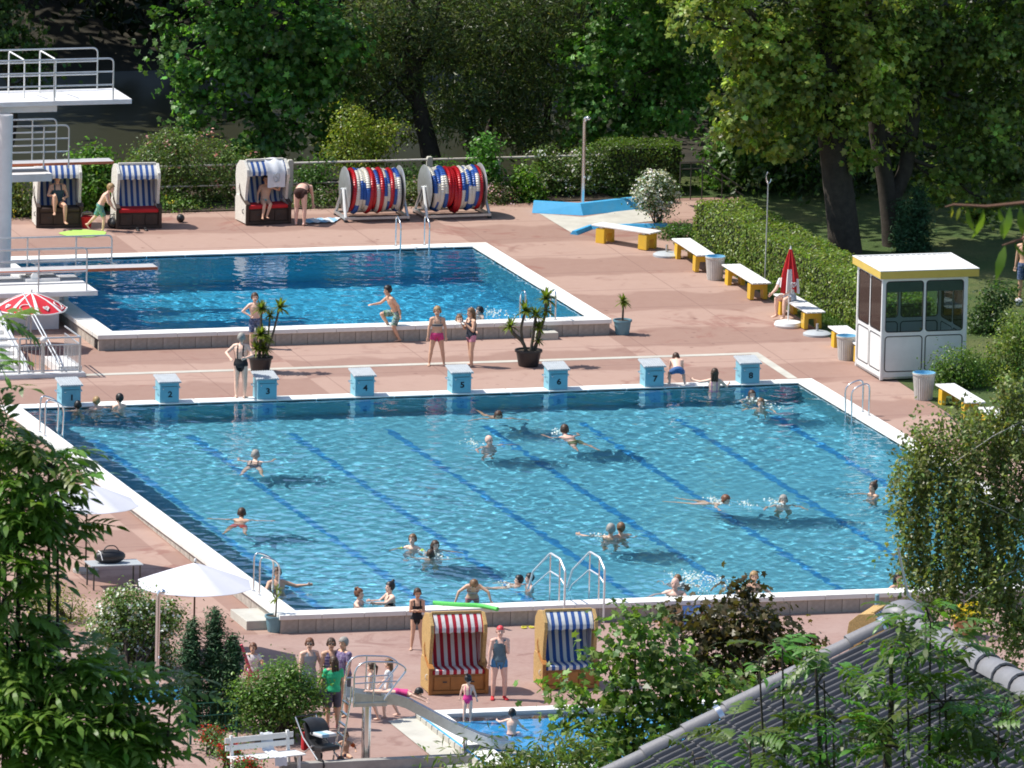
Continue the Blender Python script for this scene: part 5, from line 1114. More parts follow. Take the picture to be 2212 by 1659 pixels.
# low white bench-like frame under the tower
q = atz(108, 690, .1); wb = thing('white_box_frame', 'white open concrete frame under the diving tower', 'frame', (q[0], q[1], deckz(q[1])))
MB().box(-.55, .45, 0, .5, 0, .10).build('bottom', M['twhite'], wb, bevel=.01); MB().box(.36, .48, -.001, .5, .101, .62).build('upright', M['twhite'], wb, bevel=.01); MB().box(-.6, -.5, -.001, .5, .101, .62).build('upright', M['twhite'], wb, bevel=.01); MB().box(-.6, .48, -.001, .5, .622, .72).build('top', M['twhite'], wb, bevel=.01)
# ------------------------------------------------------------------ people
def skin(name, c): 
    m = mat(name, c, 0.5, 0.06, 14); b = m.node_tree.nodes['Principled BSDF']; b.inputs['Subsurface Weight'].default_value = 0.0; return m
SK = {'fair': skin('skin_fair', (.82, .53, .40)), 'tan': skin('skin_tan', (.66, .39, .26)), 'pink': skin('skin_pink', (.75, .46, .36)), 'brown': skin('skin_brown', (.33, .17, .10))}
HC = {'black': mat('hair_black', (.012, .010, .009), .45, .3, 30), 'brown': mat('hair_brown', (.06, .03, .015), .5, .3, 30), 'blond': mat('hair_blond', (.36, .23, .10), .5, .25, 30), 'grey': mat('hair_grey', (.30, .28, .25), .6, .2, 30), 'ltbrown': mat('hair_light_brown', (.17, .09, .04), .5, .3, 30), 'redcap': mat('red_swim_cap', (.62, .05, .06), .5, .05, 5), 'auburn': mat('hair_auburn', (.16, .06, .025), .5, .3, 30)}
_cl = {}
def cloth(c, pat=None):
    k = (c, pat)
    if k not in _cl:
        if pat: _cl[k] = stripes('cloth_%d' % len(_cl), c, pat, .07, axis=2)
        else: _cl[k] = mat('cloth_%d' % len(_cl), c, .85, .15, 12)
    return _cl[k]
def flower_cloth(name, a, b_, c_):
    m, nt, b = nmat(name); v = noise(nt, 16, 2, .5, objc(nt)); nt.links.new(ramp(nt, v, (.40, a), (.47, b_), (.56, c_), (.62, a)), b.inputs['Base Color']); b.inputs['Roughness'].default_value = .85; return m
M['eye'] = mat('eye_dark', (.015, .012, .010), .3, .1); M['lip'] = mat('lip', (.30, .10, .08), .5, .1)
PEOPLE = []
def nrm(v): v = np.array(v, float); return v / np.linalg.norm(v)
STAND = dict(spine=(0, .02, 1), head=(0, .03, 1), look=(0, 1, 0), la=((-.16, 0, -1), (-.10, .12, -1)), ra=((.16, 0, -1), (.10, .12, -1)), ll=((-.06, .03, -1), (-.02, -.05, -1)), rl=((.06, .03, -1), (.02, -.05, -1)), lf=(-.2, 1, -.05), rf=(.2, 1, -.05))
def person(label, loc, face, H, pose=None, skin_='fair', hair='brown', style='short', clothes=(), anchor='feet', dz=0.0, headk=1.0, fat=1.0, vox=None, cat='person', extra=None, water=False, group=None):
    P = dict(STAND); P.update(pose or {}); PEOPLE.append(dict(label=label, loc=np.array(loc, float), face=face, H=H, P=P, skin=skin_, hair=hair, style=style, clothes=clothes, anchor=anchor, dz=dz, hk=headk * 1.1, fat=fat * 1.10, vox=vox or (.010 if H > 1.2 else .009), extra=extra, water=water, group=group))
def capsule(mb, a, b, ra, rb, n=10):
    a = np.array(a); b = np.array(b); d = b - a; L_ = np.linalg.norm(d)
    if L_ < 1e-6: return
    d = d / L_; P = []; Rr = []
    for k in range(4): q = math.pi / 2 * k / 4; P.append(a - d * ra * math.cos(q)); Rr.append(max(1e-4, ra * math.sin(q)))
    P += [a, b]; Rr += [ra, rb]
    for k in range(4): q = math.pi / 2 * (k + 1) / 4; P.append(b + d * rb * math.sin(q)); Rr.append(max(1e-4, rb * math.cos(q)))
    mb.tube([tuple(p) for p in P], Rr, n)
def skeleton(s):
    H, P, hk, fat = s['H'], s['P'], s['hk'], s['fat']; J = {}; S = nrm(P['spine'])
    bend = nrm(P.get('chest', P['spine'])); xr = np.array((1., 0, 0))
    x1 = nrm(xr - S * (xr @ S)); x2 = nrm(xr - bend * (xr @ bend))
    if 'twist' in P: q = P['twist']; f2 = np.cross(bend, x2); x2 = nrm(x2 * math.cos(q) + f2 * math.sin(q))
    fwd1 = np.cross(S, x1) * 1.0; fwd2 = np.cross(bend, x2)
    J['pel'] = np.zeros(3); J['waist'] = S * .085 * H; J['chest'] = J['waist'] + bend * .115 * H; J['neck'] = J['chest'] + bend * .105 * H
    hd = nrm(P['head']); J['headb'] = J['neck'] + hd * .035 * H; J['head'] = J['neck'] + hd * (.035 + .066 * hk) * H
    lk = np.array(P['look'], float); lk = nrm(lk - hd * (lk @ hd) * .7); up = nrm(hd - lk * (hd @ lk)); s['hf'] = (np.cross(lk, up), lk, up)
    for side, sg in (('l', -1), ('r', 1)):
        sh = J['neck'] - bend * .028 * H + x2 * sg * .098 * H * (.5 + .5 * fat); J[side + 'sh'] = sh; a, b = P[side + 'a']; J[side + 'el'] = sh + nrm(a) * .165 * H; J[side + 'wr'] = J[side + 'el'] + nrm(b) * .140 * H; J[side + 'hd'] = nrm(P.get(side + 'h', b))
        hp = J['pel'] + x1 * sg * .052 * H - S * .01 * H; J[side + 'hp'] = hp; a, b = P[side + 'l']; J[side + 'kn'] = hp + nrm(a) * .245 * H; J[side + 'an'] = J[side + 'kn'] + nrm(b) * .235 * H; J[side + 'ft'] = nrm(P[side + 'f'])
    s['x1'], s['x2'], s['f1'], s['f2'], s['S'], s['bd'] = x1, x2, fwd1, fwd2, S, bend; return J
def body_mesh(s):
    H, fat, hk = s['H'], s['fat'], s['hk']; J = s['J'] = skeleton(s); mb = MB()
    def ring(c, x, f, rx, ry, n=16): return [tuple(c + x * rx * math.cos(2 * math.pi * k / n) + f * ry * math.sin(2 * math.pi * k / n)) for k in range(n)]
    x1, x2, f1, f2, S, bd = s['x1'], s['x2'], s['f1'], s['f2'], s['S'], s['bd']; h = H
    secs = [(J['pel'] - S * .045 * h, x1, f1, .055 * fat, .045 * fat), (J['pel'] - S * .02 * h, x1, f1, .088 * fat, .066 * fat), (J['pel'] + S * .015 * h, x1, f1, .094 * fat, .068 * fat), (J['pel'] + S * .05 * h, x1, f1, .082 * fat, .060 * fat), (J['waist'], (x1 + x2) / 2, (f1 + f2) / 2, .075 * fat, .055 * fat), (J['waist'] * .5 + J['chest'] * .5, x2, f2, .083 * fat, .060 * fat), (J['chest'], x2, f2, .094 * fat, .066 * fat), (J['chest'] * .5 + J['neck'] * .5, x2, f2, .098 * fat, .058 * fat), (J['neck'] - bd * .018 * h, x2, f2, .078 * fat, .042 * fat), (J['neck'] + bd * .004 * h, x2, f2, .034, .034)]
    rings = [ring(c, x, f, rx * h, ry * h) for c, x, f, rx, ry in secs]; n = 16
    mb.add([p for r in rings for p in r], [(i * n + k, i * n + (k + 1) % n, (i + 1) * n + (k + 1) % n, (i + 1) * n + k) for i in range(len(rings) - 1) for k in range(n)] + [tuple(range(n))[::-1], tuple(range((len(rings) - 1) * n, len(rings) * n))])
    capsule(mb, J['neck'] - bd * .02 * h, J['headb'] + nrm(s['P']['head']) * .02 * h, .034 * h * (.6 + .4 * fat), .029 * h)
    hx, hfw, hu = s['hf']; Rm = Matrix((Vector(hx), Vector(hfw), Vector(hu))).transposed(); k = h * hk; hc = Vector(J['head'])
    mb.ell(hc + Rm @ Vector((0, -.006, .012)) * k, (.046 * k, .056 * k, .056 * k), 14, 10, rot=Rm); mb.ell(hc + Rm @ Vector((0, .018, -.028)) * k, (.036 * k, .036 * k, .042 * k), 12, 8, rot=Rm)
    mb.ell(hc + Rm @ Vector((0, .054, -.012)) * k, (.008 * k, .014 * k, .013 * k), 8, 6, rot=Rm); mb.ell(hc + Rm @ Vector((0, .046, -.058)) * k, (.014 * k, .011 * k, .010 * k), 8, 6, rot=Rm)
    for sg in (-1, 1): mb.ell(hc + Rm @ Vector((sg * .047, -.004, -.008)) * k, (.006 * k, .011 * k, .017 * k), 8, 6, rot=Rm)
    fk = .55 + .45 * fat
    for side, sg in (('l', -1), ('r', 1)):
        sh, el, wr, hd = J[side + 'sh'], J[side + 'el'], J[side + 'wr'], J[side + 'hd']
        capsule(mb, J['neck'] * .45 + sh * .55, sh, .034 * h * fk, .033 * h * fk); capsule(mb, sh, el, .030 * h * fk, .0225 * h * fk); capsule(mb, el, wr, .0235 * h * fk, .0155 * h * fk)
        side_ax = np.cross(hd, f2); side_ax = nrm(side_ax) if np.linalg.norm(side_ax) > .2 else nrm(np.cross(hd, x2)); pn = nrm(np.cross(side_ax, hd))
        for o in (-1, 0, 1): capsule(mb, wr, wr + hd * .045 * h + side_ax * o * .013 * h, .012 * h, .0115 * h, 8)
        for i_, o in enumerate((-1.5, -.5, .5, 1.5)):
            b0 = wr + hd * .045 * h + side_ax * o * .0105 * h; ln = (.040, .047, .045, .036)[i_] * h; m_ = b0 + hd * ln * .5 + side_ax * o * .003 * h; e_ = m_ + nrm(hd + pn * .5) * ln * .5
            capsule(mb, b0, m_, .0062 * h, .0058 * h, 6); capsule(mb, m_, e_, .0058 * h, .0052 * h, 6)
        th = wr + hd * .018 * h - side_ax * .012 * h; capsule(mb, th, th + nrm(hd - side_ax * .9 + pn * .3) * .038 * h, .0075 * h, .0062 * h, 6)
        hp, kn, an, ft = J[side + 'hp'], J[side + 'kn'], J[side + 'an'], J[side + 'ft']
        capsule(mb, hp, hp * .55 + kn * .45, .055 * h * fk, .048 * h * fk, 12); capsule(mb, hp * .55 + kn * .45, kn, .048 * h * fk, .034 * h * fk, 12); capsule(mb, kn, kn * .68 + an * .32, .033 * h * fk, .034 * h * fk, 12); capsule(mb, kn * .68 + an * .32, an, .034 * h * fk, .020 * h * fk, 12)
        sh_d = nrm(an - kn); heel = an + sh_d * .022 * h - ft * .022 * h; capsule(mb, an, heel, .021 * h, .018 * h, 8); ball = an + sh_d * .028 * h + ft * .075 * h; capsule(mb, heel, ball, .019 * h, .015 * h, 8)
        lat = nrm(np.cross(ft, sh_d)); 
        for o in (-1, 0, 1): capsule(mb, ball + lat * o * .012 * h - ft * .03 * h, ball + lat * o * .015 * h + ft * (.030 - .006 * abs(o)) * h, .013 * h, .008 * h, 6)
    if s['P'].get('root', None) is not None: pass
    return mb
def raw_obj(name, mb):
    me = bpy.data.meshes.new(name); me.from_pydata(mb.v, [], mb.f); o = bpy.data.objects.new(name, me); COL.objects.link(o); return o
def segd(V, a, b):
    d = b - a; t = np.clip(((V - a) @ d) / (d @ d), 0, 1); return np.linalg.norm(V - (a + t[:, None] * d), axis=1), t
def finalize_people():
    tmp = []
    for s in PEOPLE:
        o = raw_obj('tmp_body', body_mesh(s)); r = o.modifiers.new('r', 'REMESH'); r.mode = 'VOXEL'; r.voxel_size = s['vox']; r.adaptivity = 0.0
        sm = o.modifiers.new('s', 'SMOOTH'); sm.factor = .5; sm.iterations = 3; tmp.append(o)
    dg = bpy.context.evaluated_depsgraph_get(); dg.update()
    for s, o in zip(PEOPLE, tmp):
        me = bpy.data.meshes.new_from_object(o.evaluated_get(dg)); s['me'] = me
    for o in tmp: bpy.data.objects.remove(o)
    for s in PEOPLE: dress(s)
def shell(V, Nn, F, mask, off, name, mat_, parent, extra=None, hem=None):
    fm = mask[F].all(1); idx = np.unique(F[fm]); mp = -np.ones(len(V), int); mp[idx] = np.arange(len(idx))
    if not len(idx): return None
    o = off[idx][:, None] if hasattr(off, '__len__') else off
    vv = V[idx] + Nn[idx] * o; ff = mp[F[fm]]; me = bpy.data.meshes.new(name); mb_v = vv; mb_f = ff
    if extra is not None and len(extra.v):
        me.from_pydata(list(map(tuple, vv)) + extra.v, [], [tuple(f) for f in ff.tolist()] + [tuple(i + len(vv) for i in f) for f in extra.f])
    else: fast_mesh(me, mb_v, mb_f, True)
    me.polygons.foreach_set('use_smooth', [True] * len(me.polygons)); me.materials.append(mat_); return link(name, me, parent)
def dress(s):
    me = s['me']; H, J, hk = s['H'], s['J'], s['hk']; n = len(me.vertices); V = np.empty(n * 3, np.float32); me.vertices.foreach_get('co', V); V = V.reshape(-1, 3).astype(float); Nn = np.empty(n * 3, np.float32); me.vertices.foreach_get('normal', Nn); Nn = Nn.reshape(-1, 3).astype(float)
    F = np.array([p.vertices[:] for p in me.polygons]) if any(len(p.vertices) != 4 for p in me.polygons[:50]) else None
    if F is None: F = np.empty(len(me.polygons) * 4, np.int32); me.polygons.foreach_get('vertices', F); F = F.reshape(-1, 4)
    bones = [('torso', J['pel'] - s['S'] * .05 * H, J['waist'], .07), ('torso2', J['waist'], J['neck'], .07), ('head', J['headb'], J['head'] + s['hf'][2] * .03 * H * hk, .05)]
    for sd in 'lr': bones += [(sd + 'ua', J[sd + 'sh'], J[sd + 'el'], .027), (sd + 'fa', J[sd + 'el'], J[sd + 'wr'], .02), (sd + 'hand', J[sd + 'wr'], J[sd + 'wr'] + J[sd + 'hd'] * .09 * H, .015), (sd + 'th', J[sd + 'hp'], J[sd + 'kn'], .045), (sd + 'shn', J[sd + 'kn'], J[sd + 'an'], .03), (sd + 'foot', J[sd + 'an'], J[sd + 'an'] + J[sd + 'ft'] * .09 * H + nrm(J[sd + 'an'] - J[sd + 'kn']) * .025 * H, .02)]
    D = np.stack([segd(V, a, b)[0] / (r * H) for _, a, b, r in bones]); T = np.stack([segd(V, a, b)[1] for _, a, b, r in bones]); own = D.argmin(0); names = [b[0] for b in bones]; t = T[own, np.arange(n)]
    def is_(*nm): return np.isin(own, [names.index(x) for x in nm])
    tor = is_('torso') | is_('torso2'); sT = np.where(is_('torso'), t * .40, .40 + .6 * t); thigh = is_('lth', 'rth'); ua = is_('lua', 'rua'); loc2 = (V - J['chest']) @ s['x2'] / H; fr = (V - J['chest']) @ s['f2'] / H
    nearhip = thigh & (t < .12)
    hx, hfw, hu = s['hf']; q = (V - J['head']) / (H * hk); lx, ly, lz = q @ hx, q @ hfw, q @ hu; headm = is_('head') & (np.abs(lx) < .08)
    t_ = thing('person', s['label'], 'person', (0, 0, 0), 0, s['group'])
    # placement: lowest foot point or neck at the given spot
    rz = facing(s['face']); 
    if s['anchor'] == 'feet': off = np.array((0, 0, V[:, 2].min())); fxy = (J['lan'] + J['ran']) / 2; off[:2] = fxy[:2]
    elif s['anchor'] == 'neck': off = J['neck'].copy()
    elif s['anchor'] == 'head': off = J['head'].copy()
    elif s['anchor'] == 'lfoot': off = J['lan'].copy(); off[2] = V[:, 2].min()
    elif s['anchor'] == 'rfoot': off = J['ran'].copy(); off[2] = V[:, 2].min()
    else: off = J['pel'].copy()
    t_.location = tuple(s['loc'] + np.array((0, 0, s['dz']))); t_.rotation_euler = (0, 0, rz)
    V -= off; J2 = {k: v - off for k, v in J.items() if not k.endswith(('hd', 'ft'))}
    me.vertices.foreach_set('co', V.astype(np.float32).ravel()); me.polygons.foreach_set('use_smooth', [True] * len(me.polygons)); me.materials.clear(); me.materials.append(SK[s['skin']]); me.update()
    body = link('body', me, t_); parts = [body]
    def put(mask, offv, name, m_, extra=None):
        o = shell(V, Nn, F, mask, offv * H if not hasattr(offv, '__len__') else offv, name, m_, t_, extra)
        if o: parts.append(o)
    for kind, m_ in s['clothes']:
        if kind == 'shorts': put((tor & (sT < .26)) | (thigh & (t < .62)), np.where(thigh, .006 + .008 * t, .005) * H, 'shorts', m_)
        elif kind == 'longshorts': put((tor & (sT < .26)) | (thigh & (t < .9)), np.where(thigh, .006 + .010 * t, .005) * H, 'shorts', m_)
        elif kind == 'hotpants': put((tor & (sT < .30)) | (thigh & (t < .32)), .005, 'shorts', m_)
        elif kind == 'briefs': put((tor & (sT < .22)) | (thigh & (t < .10)), .004, 'swim_briefs', m_)
        elif kind == 'swimsuit': put((tor & (sT < .74)) | (thigh & (t < .07)) | (tor & (sT < .99) & (np.abs(np.abs(loc2) - .052) < .014)), .0035, 'swimsuit', m_)
        elif kind == 'backless': put((tor & (sT < .42)) | (thigh & (t < .07)) | (tor & (sT < .74) & (fr > -.01)) | (tor & (sT < .99) & (np.abs(np.abs(loc2) - .045) < .012)), .0035, 'swimsuit', m_)
        elif kind == 'bikini_top': put((tor & (sT > .58) & (sT < .74) & ((fr > .0) | (sT < .67))) | (tor & (sT > .7) & (np.abs(np.abs(loc2) - .05) < .008)), .0045, 'bikini_top', m_)
        elif kind == 'tshirt': put((tor & (sT > .12) & (sT < .985)) | (ua & (t < .55)), .007, 'shirt', m_)
        elif kind == 'tank': put((tor & (sT > .12) & (sT < .86)) | (tor & (sT < .99) & (np.abs(np.abs(loc2) - .055) < .02)), .006, 'top', m_)
        elif kind == 'skirt':
            put((tor & (sT < .28)) | (thigh & (t < .75)), np.where(thigh, .008 + .02 * t, .006) * H, 'skirt', m_)
        elif kind == 'shoes':
            for sd in 'lr': put(is_(sd + 'foot') | (is_(sd + 'shn') & (t > .97)), .005, 'shoe', m_)
        elif kind == 'armbands':
            for sd in 'lr': put(is_(sd + 'ua') & (t > .3) & (t < .85), .022, 'arm_float', m_)
    st = s['style']; base = (lz > .030) | ((ly < .012) & (lz > -.030)) | ((ly < .028) & (lz > .008)) | ((ly < -.02) & (lz > -.055)); k = H * hk; ex = MB(); hc = J2['head']
    def hp(x, y, z): return hc + (hx * x + hfw * y + hu * z) * k
    if st == 'long' or st == 'ponytail':
        if st == 'long':
            for x in (-.03, 0, .03): capsule(ex, hp(x, -.035, .0), hp(x * 1.2, -.045, -.11) + np.array((0, 0, 0)), .026 * k, .018 * k, 8)
        else:
            capsule(ex, hp(0, -.05, .03), hp(0, -.085, .0), .018 * k, .016 * k, 8); capsule(ex, hp(0, -.085, .0), hp(0, -.075, -.11), .017 * k, .008 * k, 8)
    if st == 'bun': capsule(ex, hp(0, -.035, .06), hp(0, -.045, .075), .024 * k, .022 * k, 10)
    if st == 'twobuns':
        for x in (-1, 1): capsule(ex, hp(x * .02, -.035, .055), hp(x * .03, -.04, .068), .02 * k, .018 * k, 10)
    if st == 'cap': put(headm & ((lz > .022) | ((ly < .0) & (lz > -.03))), .004, 'swim_cap', HC[s['hair']])
    elif st == 'bald': put(headm & (ly < -.012) & (lz < .012) & (lz > -.045), .003, 'hair', HC[s['hair']])
    else: put(headm & base, (.007 + .004 * np.abs(np.sin(lx * 160 + ly * 90 + lz * 120))) * k, 'hair', HC[s['hair']], ex)
    e = MB()
    for sg in (-1, 1):
        e1 = MB(); e1.ell(tuple(hp(sg * .019, .047, .004)), (.006 * k,) * 3, 6, 5); parts.append(e1.build('eye', M['eye'], body, smooth=True))
    m1 = MB(); m1.tube([tuple(hp(-.014, .047, -.036)), tuple(hp(0, .053, -.037)), tuple(hp(.014, .047, -.036))], .0042 * k, 6); parts.append(m1.build('mouth', M['lip'], body, smooth=True))
    if 'glasses' in (s['extra'] or ''):
        g = MB()
        for sg in (-1, 1): g.ell(tuple(hp(sg * .021, .056, .006)), (.014 * k, .010 * k, .011 * k), 8, 6)
        g.tube([tuple(hp(-.047, -.0, .01)), tuple(hp(-.04, .045, .01)), tuple(hp(0, .06, .012)), tuple(hp(.04, .045, .01)), tuple(hp(.047, 0, .01))], .003 * k, 5); parts.append(g.build('sunglasses', M['dark'], t_, smooth=True))
    if s['water']:
        for o in parts: receiver(o)
    s['obj'] = t_; s['parts'] = parts
DECK = lambda u, v: at(u, v)
SWG = 'people swimming in the pool'
navy, black_, pink_, teal = cloth((.03, .05, .14)), cloth((.015, .015, .02)), cloth((.60, .05, .20)), cloth((.05, .32, .34))
fl_teal = flower_cloth('teal_floral_cloth', (.08, .35, .33), (.3, .45, .2), (.03, .16, .24)); fl_blue = flower_cloth('blue_floral_cloth', (.05, .09, .2), (.25, .3, .42), (.03, .05, .12)); fl_grn = flower_cloth('green_floral_cloth', (.06, .12, .12), (.2, .34, .16), (.35, .42, .5))
HIPS_L = ((-.75, -.15, -.75), (.75, .45, -.45)); HIPS_R = ((.75, -.15, -.75), (-.75, .45, -.45))
SIT = dict(ll=((-.12, 1, .02), (0, .05, -1)), rl=((.12, 1, .02), (0, .05, -1)), spine=(0, -.12, 1))
# back deck
q = at(130, 484); c1 = at(84, 494)
person('woman in dark swimsuit sitting in the left beach chair with one knee up', (c1[0] + .56, c1[1] + .22, deckz(c1[1]) + .62), 10, 1.66, dict(spine=(0, -.25, 1), ll=((-.12, 1, .05), (0, .10, -1)), rl=((.1, .8, .62), (.02, .15, -1)), la=((-.35, .2, -1), (.4, .8, -.1)), ra=((.3, .5, -.8), (-.35, .75, .1))), 'tan', 'brown', 'short', (('swimsuit', cloth((.03, .07, .08))),), anchor='pel')
person('blond boy in turquoise floral shorts striding towards the empty beach chair', at(222, 500) , 80, 1.32, dict(spine=(0, .45, 1), chest=(0, .6, 1), head=(0, .55, .9), ll=((-.05, -.45, -1), (0, -.75, -.8)), rl=((.05, .45, -1), (.0, -.1, -1)), la=((-.2, .2, -1), (0, .5, -.9)), ra=((.2, .35, -1), (-.1, .6, -.6)), lf=(0, .7, -.7)), 'fair', 'blond', 'short', (('longshorts', fl_teal),), anchor='rfoot', headk=1.15)
s3 = np.array(SK3.location)
person('child in turquoise briefs sitting in the beach chair below the white towel', (s3[0] + .02, s3[1] - .12, s3[2] + .58), 12, 1.36, dict(spine=(-.1, -.25, 1), ll=((-.05, 1, -.05), (.35, .25, -1)), rl=((.0, 1, -.1), (.2, .3, -1)), la=((-.6, .3, -.2), (-.1, .5, 1)), ra=((.4, .2, -.9), (.1, .6, -.6))), 'tan', 'brown', 'short', (('briefs', cloth((.02, .42, .42))),), anchor='pel', headk=1.1)
person('woman in brown bikini bending down beside the towel chair', at(648, 487), 168, 1.68, dict(spine=(0, .75, .62), chest=(0, 1, -.05), head=(0, .8, -.7), look=(0, .4, -1), ll=((-.05, .08, -1), (0, -.05, -1)), rl=((.07, .0, -1), (0, -.05, -1)), la=((-.1, .45, -1), (0, .3, -1)), ra=((.1, .4, -1), (0, .4, -1))), 'pink', 'brown', 'long', (('briefs', cloth((.05, .02, .015))), ('bikini_top', cloth((.05, .02, .015)))))
bp = np.array(B4.location)
person('person in white sitting on the bench behind the closed red parasol', (bp[0] - .12, bp[1] + .45, bp[2] + .56), -35, 1.70, dict(spine=(0, .25, 1), chest=(0, .5, 1), ll=((-.1, 1, .0), (0, .1, -1)), rl=((.1, 1, .0), (0, -.05, -1)), la=((-.1, .6, -.8), (.1, .9, -.3)), ra=((.1, .6, -.8), (-.1, .9, -.3))), 'fair', 'ltbrown', 'short', (('tshirt', cloth((.7, .7, .7))), ('shorts', cloth((.62, .64, .70)))), anchor='pel')
# between the pools
person('boy in dark blue floral shorts with hands on hips by the left yucca', at(550, 752), 12, 1.36, dict(la=HIPS_L, ra=HIPS_R, spine=(.05, 0, 1)), 'fair', 'brown', 'short', (('longshorts', fl_blue),), headk=1.12)
person('grey haired woman in black swimsuit standing at the pool edge', at(519, 860), 170, 1.60, dict(la=((-.75, -.3, -.7), (.5, -.65, -.35)), ra=((.55, -.45, -.8), (-.55, -.75, -.15)), ll=((-.04, 0, -1), (0, -.03, -1)), rl=((.06, .0, -1), (0, -.03, -1))), 'fair', 'grey', 'short', (('backless', cloth((.012, .014, .018))),), fat=1.08)
person('boy in floral shorts hopping off the diving pool wall on one leg', at(862, 738), -70, 1.50, dict(spine=(0, .45, 1), chest=(0, .55, 1), head=(0, .25, 1), look=(0, 1, -.1), ll=((-.08, .35, -1), (0, -.5, -1)), rl=((.12, 1, -.12), (0, -.5, -.8)), la=((-.3, -.5, -.6), (-.1, -.2, -1)), ra=((.3, .6, -.6), (-.1, 1, -.1)), lf=(0, 1, -.1), rf=(0, .7, -.7)), 'tan', 'black', 'short', (('longshorts', fl_grn),), anchor='lfoot', headk=1.08)
person('girl in striped bikini top and pink shorts standing with legs apart', at(943, 789), 8, 1.46, dict(la=((-.25, .05, -1), (-.05, .12, -1)), ra=((.25, .05, -1), (.12, .1, -1)), ll=((-.18, .02, -1), (-.14, 0, -1)), rl=((.18, .02, -1), (.12, 0, -1)), head=(.05, .08, 1), look=(.3, 1, -.3)), 'tan', 'blond', 'ponytail', (('bikini_top', cloth((.45, .45, .42), (.05, .07, .1))), ('hotpants', pink_)), headk=1.1)
person('girl in dark top and pink white shorts with folded arms', at(1018, 791), -60, 1.44, dict(la=((-.2, .25, -1), (.5, .55, .65)), ra=((.1, .35, -1), (-.5, .6, .5)), ll=((-.06, .12, -1), (0, -.05, -1)), rl=((.10, -.12, -1), (.05, -.12, -1)), head=(0, .1, 1)), 'tan', 'ltbrown', 'long', (('tank', cloth((.02, .025, .04))), ('hotpants', cloth((.62, .25, .33)))), headk=1.1, fat=1.1)
person('boy in blue trunks crouching at the pool edge beside block seven', at(1465, 836) + np.array((0, .1, .05)), 185, 1.30, dict(spine=(0, .75, .7), chest=(0, .9, .4), head=(0, .9, .3), look=(0, 1, -.5), ll=((-.3, .8, -.3), (-.05, -.75, -.7)), rl=((.3, .8, -.3), (.05, -.75, -.7)), la=((-.15, .3, -1), (-.1, .1, -1)), ra=((.15, .3, -1), (.05, .1, -1))), 'fair', 'brown', 'short', (('shorts', cloth((.06, .14, .32))),), headk=1.12)
# near terrace
person('thin girl in black swimsuit standing with folded arms beside the noodle', at(900, 1403), 5, 1.38, dict(la=((-.1, .1, -1), (.85, .45, .1)), ra=((.12, .1, -1), (-.85, .45, .15)), ll=((-.08, .05, -1), (-.1, -.1, -1)), rl=((.04, .03, -1), (.08, -.05, -1)), head=(0, .15, 1), look=(-.1, 1, -.5)), 'tan', 'brown', 'ponytail', (('swimsuit', cloth((.012, .012, .016))),), headk=1.08, fat=.88)
person('woman with red swim cap in grey top and blue shorts standing between the beach chairs', at(1077, 1510), 10, 1.64, dict(la=((-.05, .2, -1), (.3, .6, 1)), ra=((.22, .05, -1), (.1, .1, -1)), ll=((-.10, .03, -1), (-.02, -.02, -1)), rl=((.10, .03, -1), (.03, -.02, -1)), look=(.1, 1, -.1)), 'pink', 'redcap', 'cap', (('tank', cloth((.10, .15, .18))), ('hotpants', cloth((.06, .20, .38))), ('shoes', cloth((.6, .03, .04)))))
person('woman in grey tank top with sunglasses carrying a lime bag', at(665, 1538), 25, 1.64, dict(la=((-.4, .1, -1), (.1, .5, -.6)), ra=((.2, .1, -1), (.1, .3, -1)), look=(.5, 1, -.2)), 'fair', 'auburn', 'short', (('tank', cloth((.36, .37, .39))), ('longshorts', cloth((.25, .42, .48)))), extra='glasses', fat=1.05)
person('woman in a checked top and sunglasses behind the man in purple', at(712, 1540) , 15, 1.66, dict(look=(.2, 1, 0)), 'tan', 'brown', 'short', (('tank', cloth((.10, .08, .2), (.25, .2, .3))), ('longshorts', cloth((.12, .13, .16)))), extra='glasses')
person('grey haired man in a purple patterned shirt', at(742, 1546), -55, 1.74, dict(la=((-.15, .1, -1), (0, .35, -1)), ra=((.2, .05, -1), (.05, .25, -1)), head=(0, .1, 1), look=(-.2, 1, -.3)), 'tan', 'grey', 'short', (('tshirt', flower_cloth('purple_check_cloth', (.13, .08, .2), (.3, .25, .35), (.08, .06, .16))), ('longshorts', cloth((.10, .11, .13)))), fat=1.12)
person('long haired girl in a green shirt with a black bag', at(718, 1573), 195, 1.58, dict(la=((-.3, .1, -1), (-.1, .5, -.7)), ra=((.2, .1, -1), (.1, .4, -.9)), look=(-.3, 1, -.1)), 'tan', 'brown', 'long', (('tshirt', cloth((.04, .50, .22))), ('longshorts', cloth((.10, .09, .12))), ('shoes', cloth((.45, .2, .2)))), fat=1.08)
person('girl in white top and pale skirt walking left of the other by the slide', at(806, 1558), -100, 1.30, dict(ll=((-.05, .25, -1), (0, -.1, -1)), rl=((.05, -.15, -1), (0, -.4, -1))), 'fair', 'brown', 'ponytail', (('tank', cloth((.66, .66, .66))), ('skirt', fl_blue)), headk=1.1)
person('girl in white top walking beside the slide with a bag', at(845, 1550), -95, 1.30, dict(ll=((-.05, .30, -1), (0, -.05, -1)), rl=((.05, -.25, -1), (0, -.5, -1)), ra=((.2, .3, -1), (0, .7, -.6))), 'fair', 'ltbrown', 'long', (('tshirt', cloth((.66, .66, .68))), ('shorts', cloth((.5, .52, .55)))), headk=1.1)
person('child in white shirt with a pink noodle behind the round bush', at(545, 1512), -15, 1.25, dict(la=((-.5, .2, -.8), (-.2, .6, .4))), 'tan', 'auburn', 'short', (('tshirt', cloth((.66, .62, .62))), ('shorts', pink_)), headk=1.12)
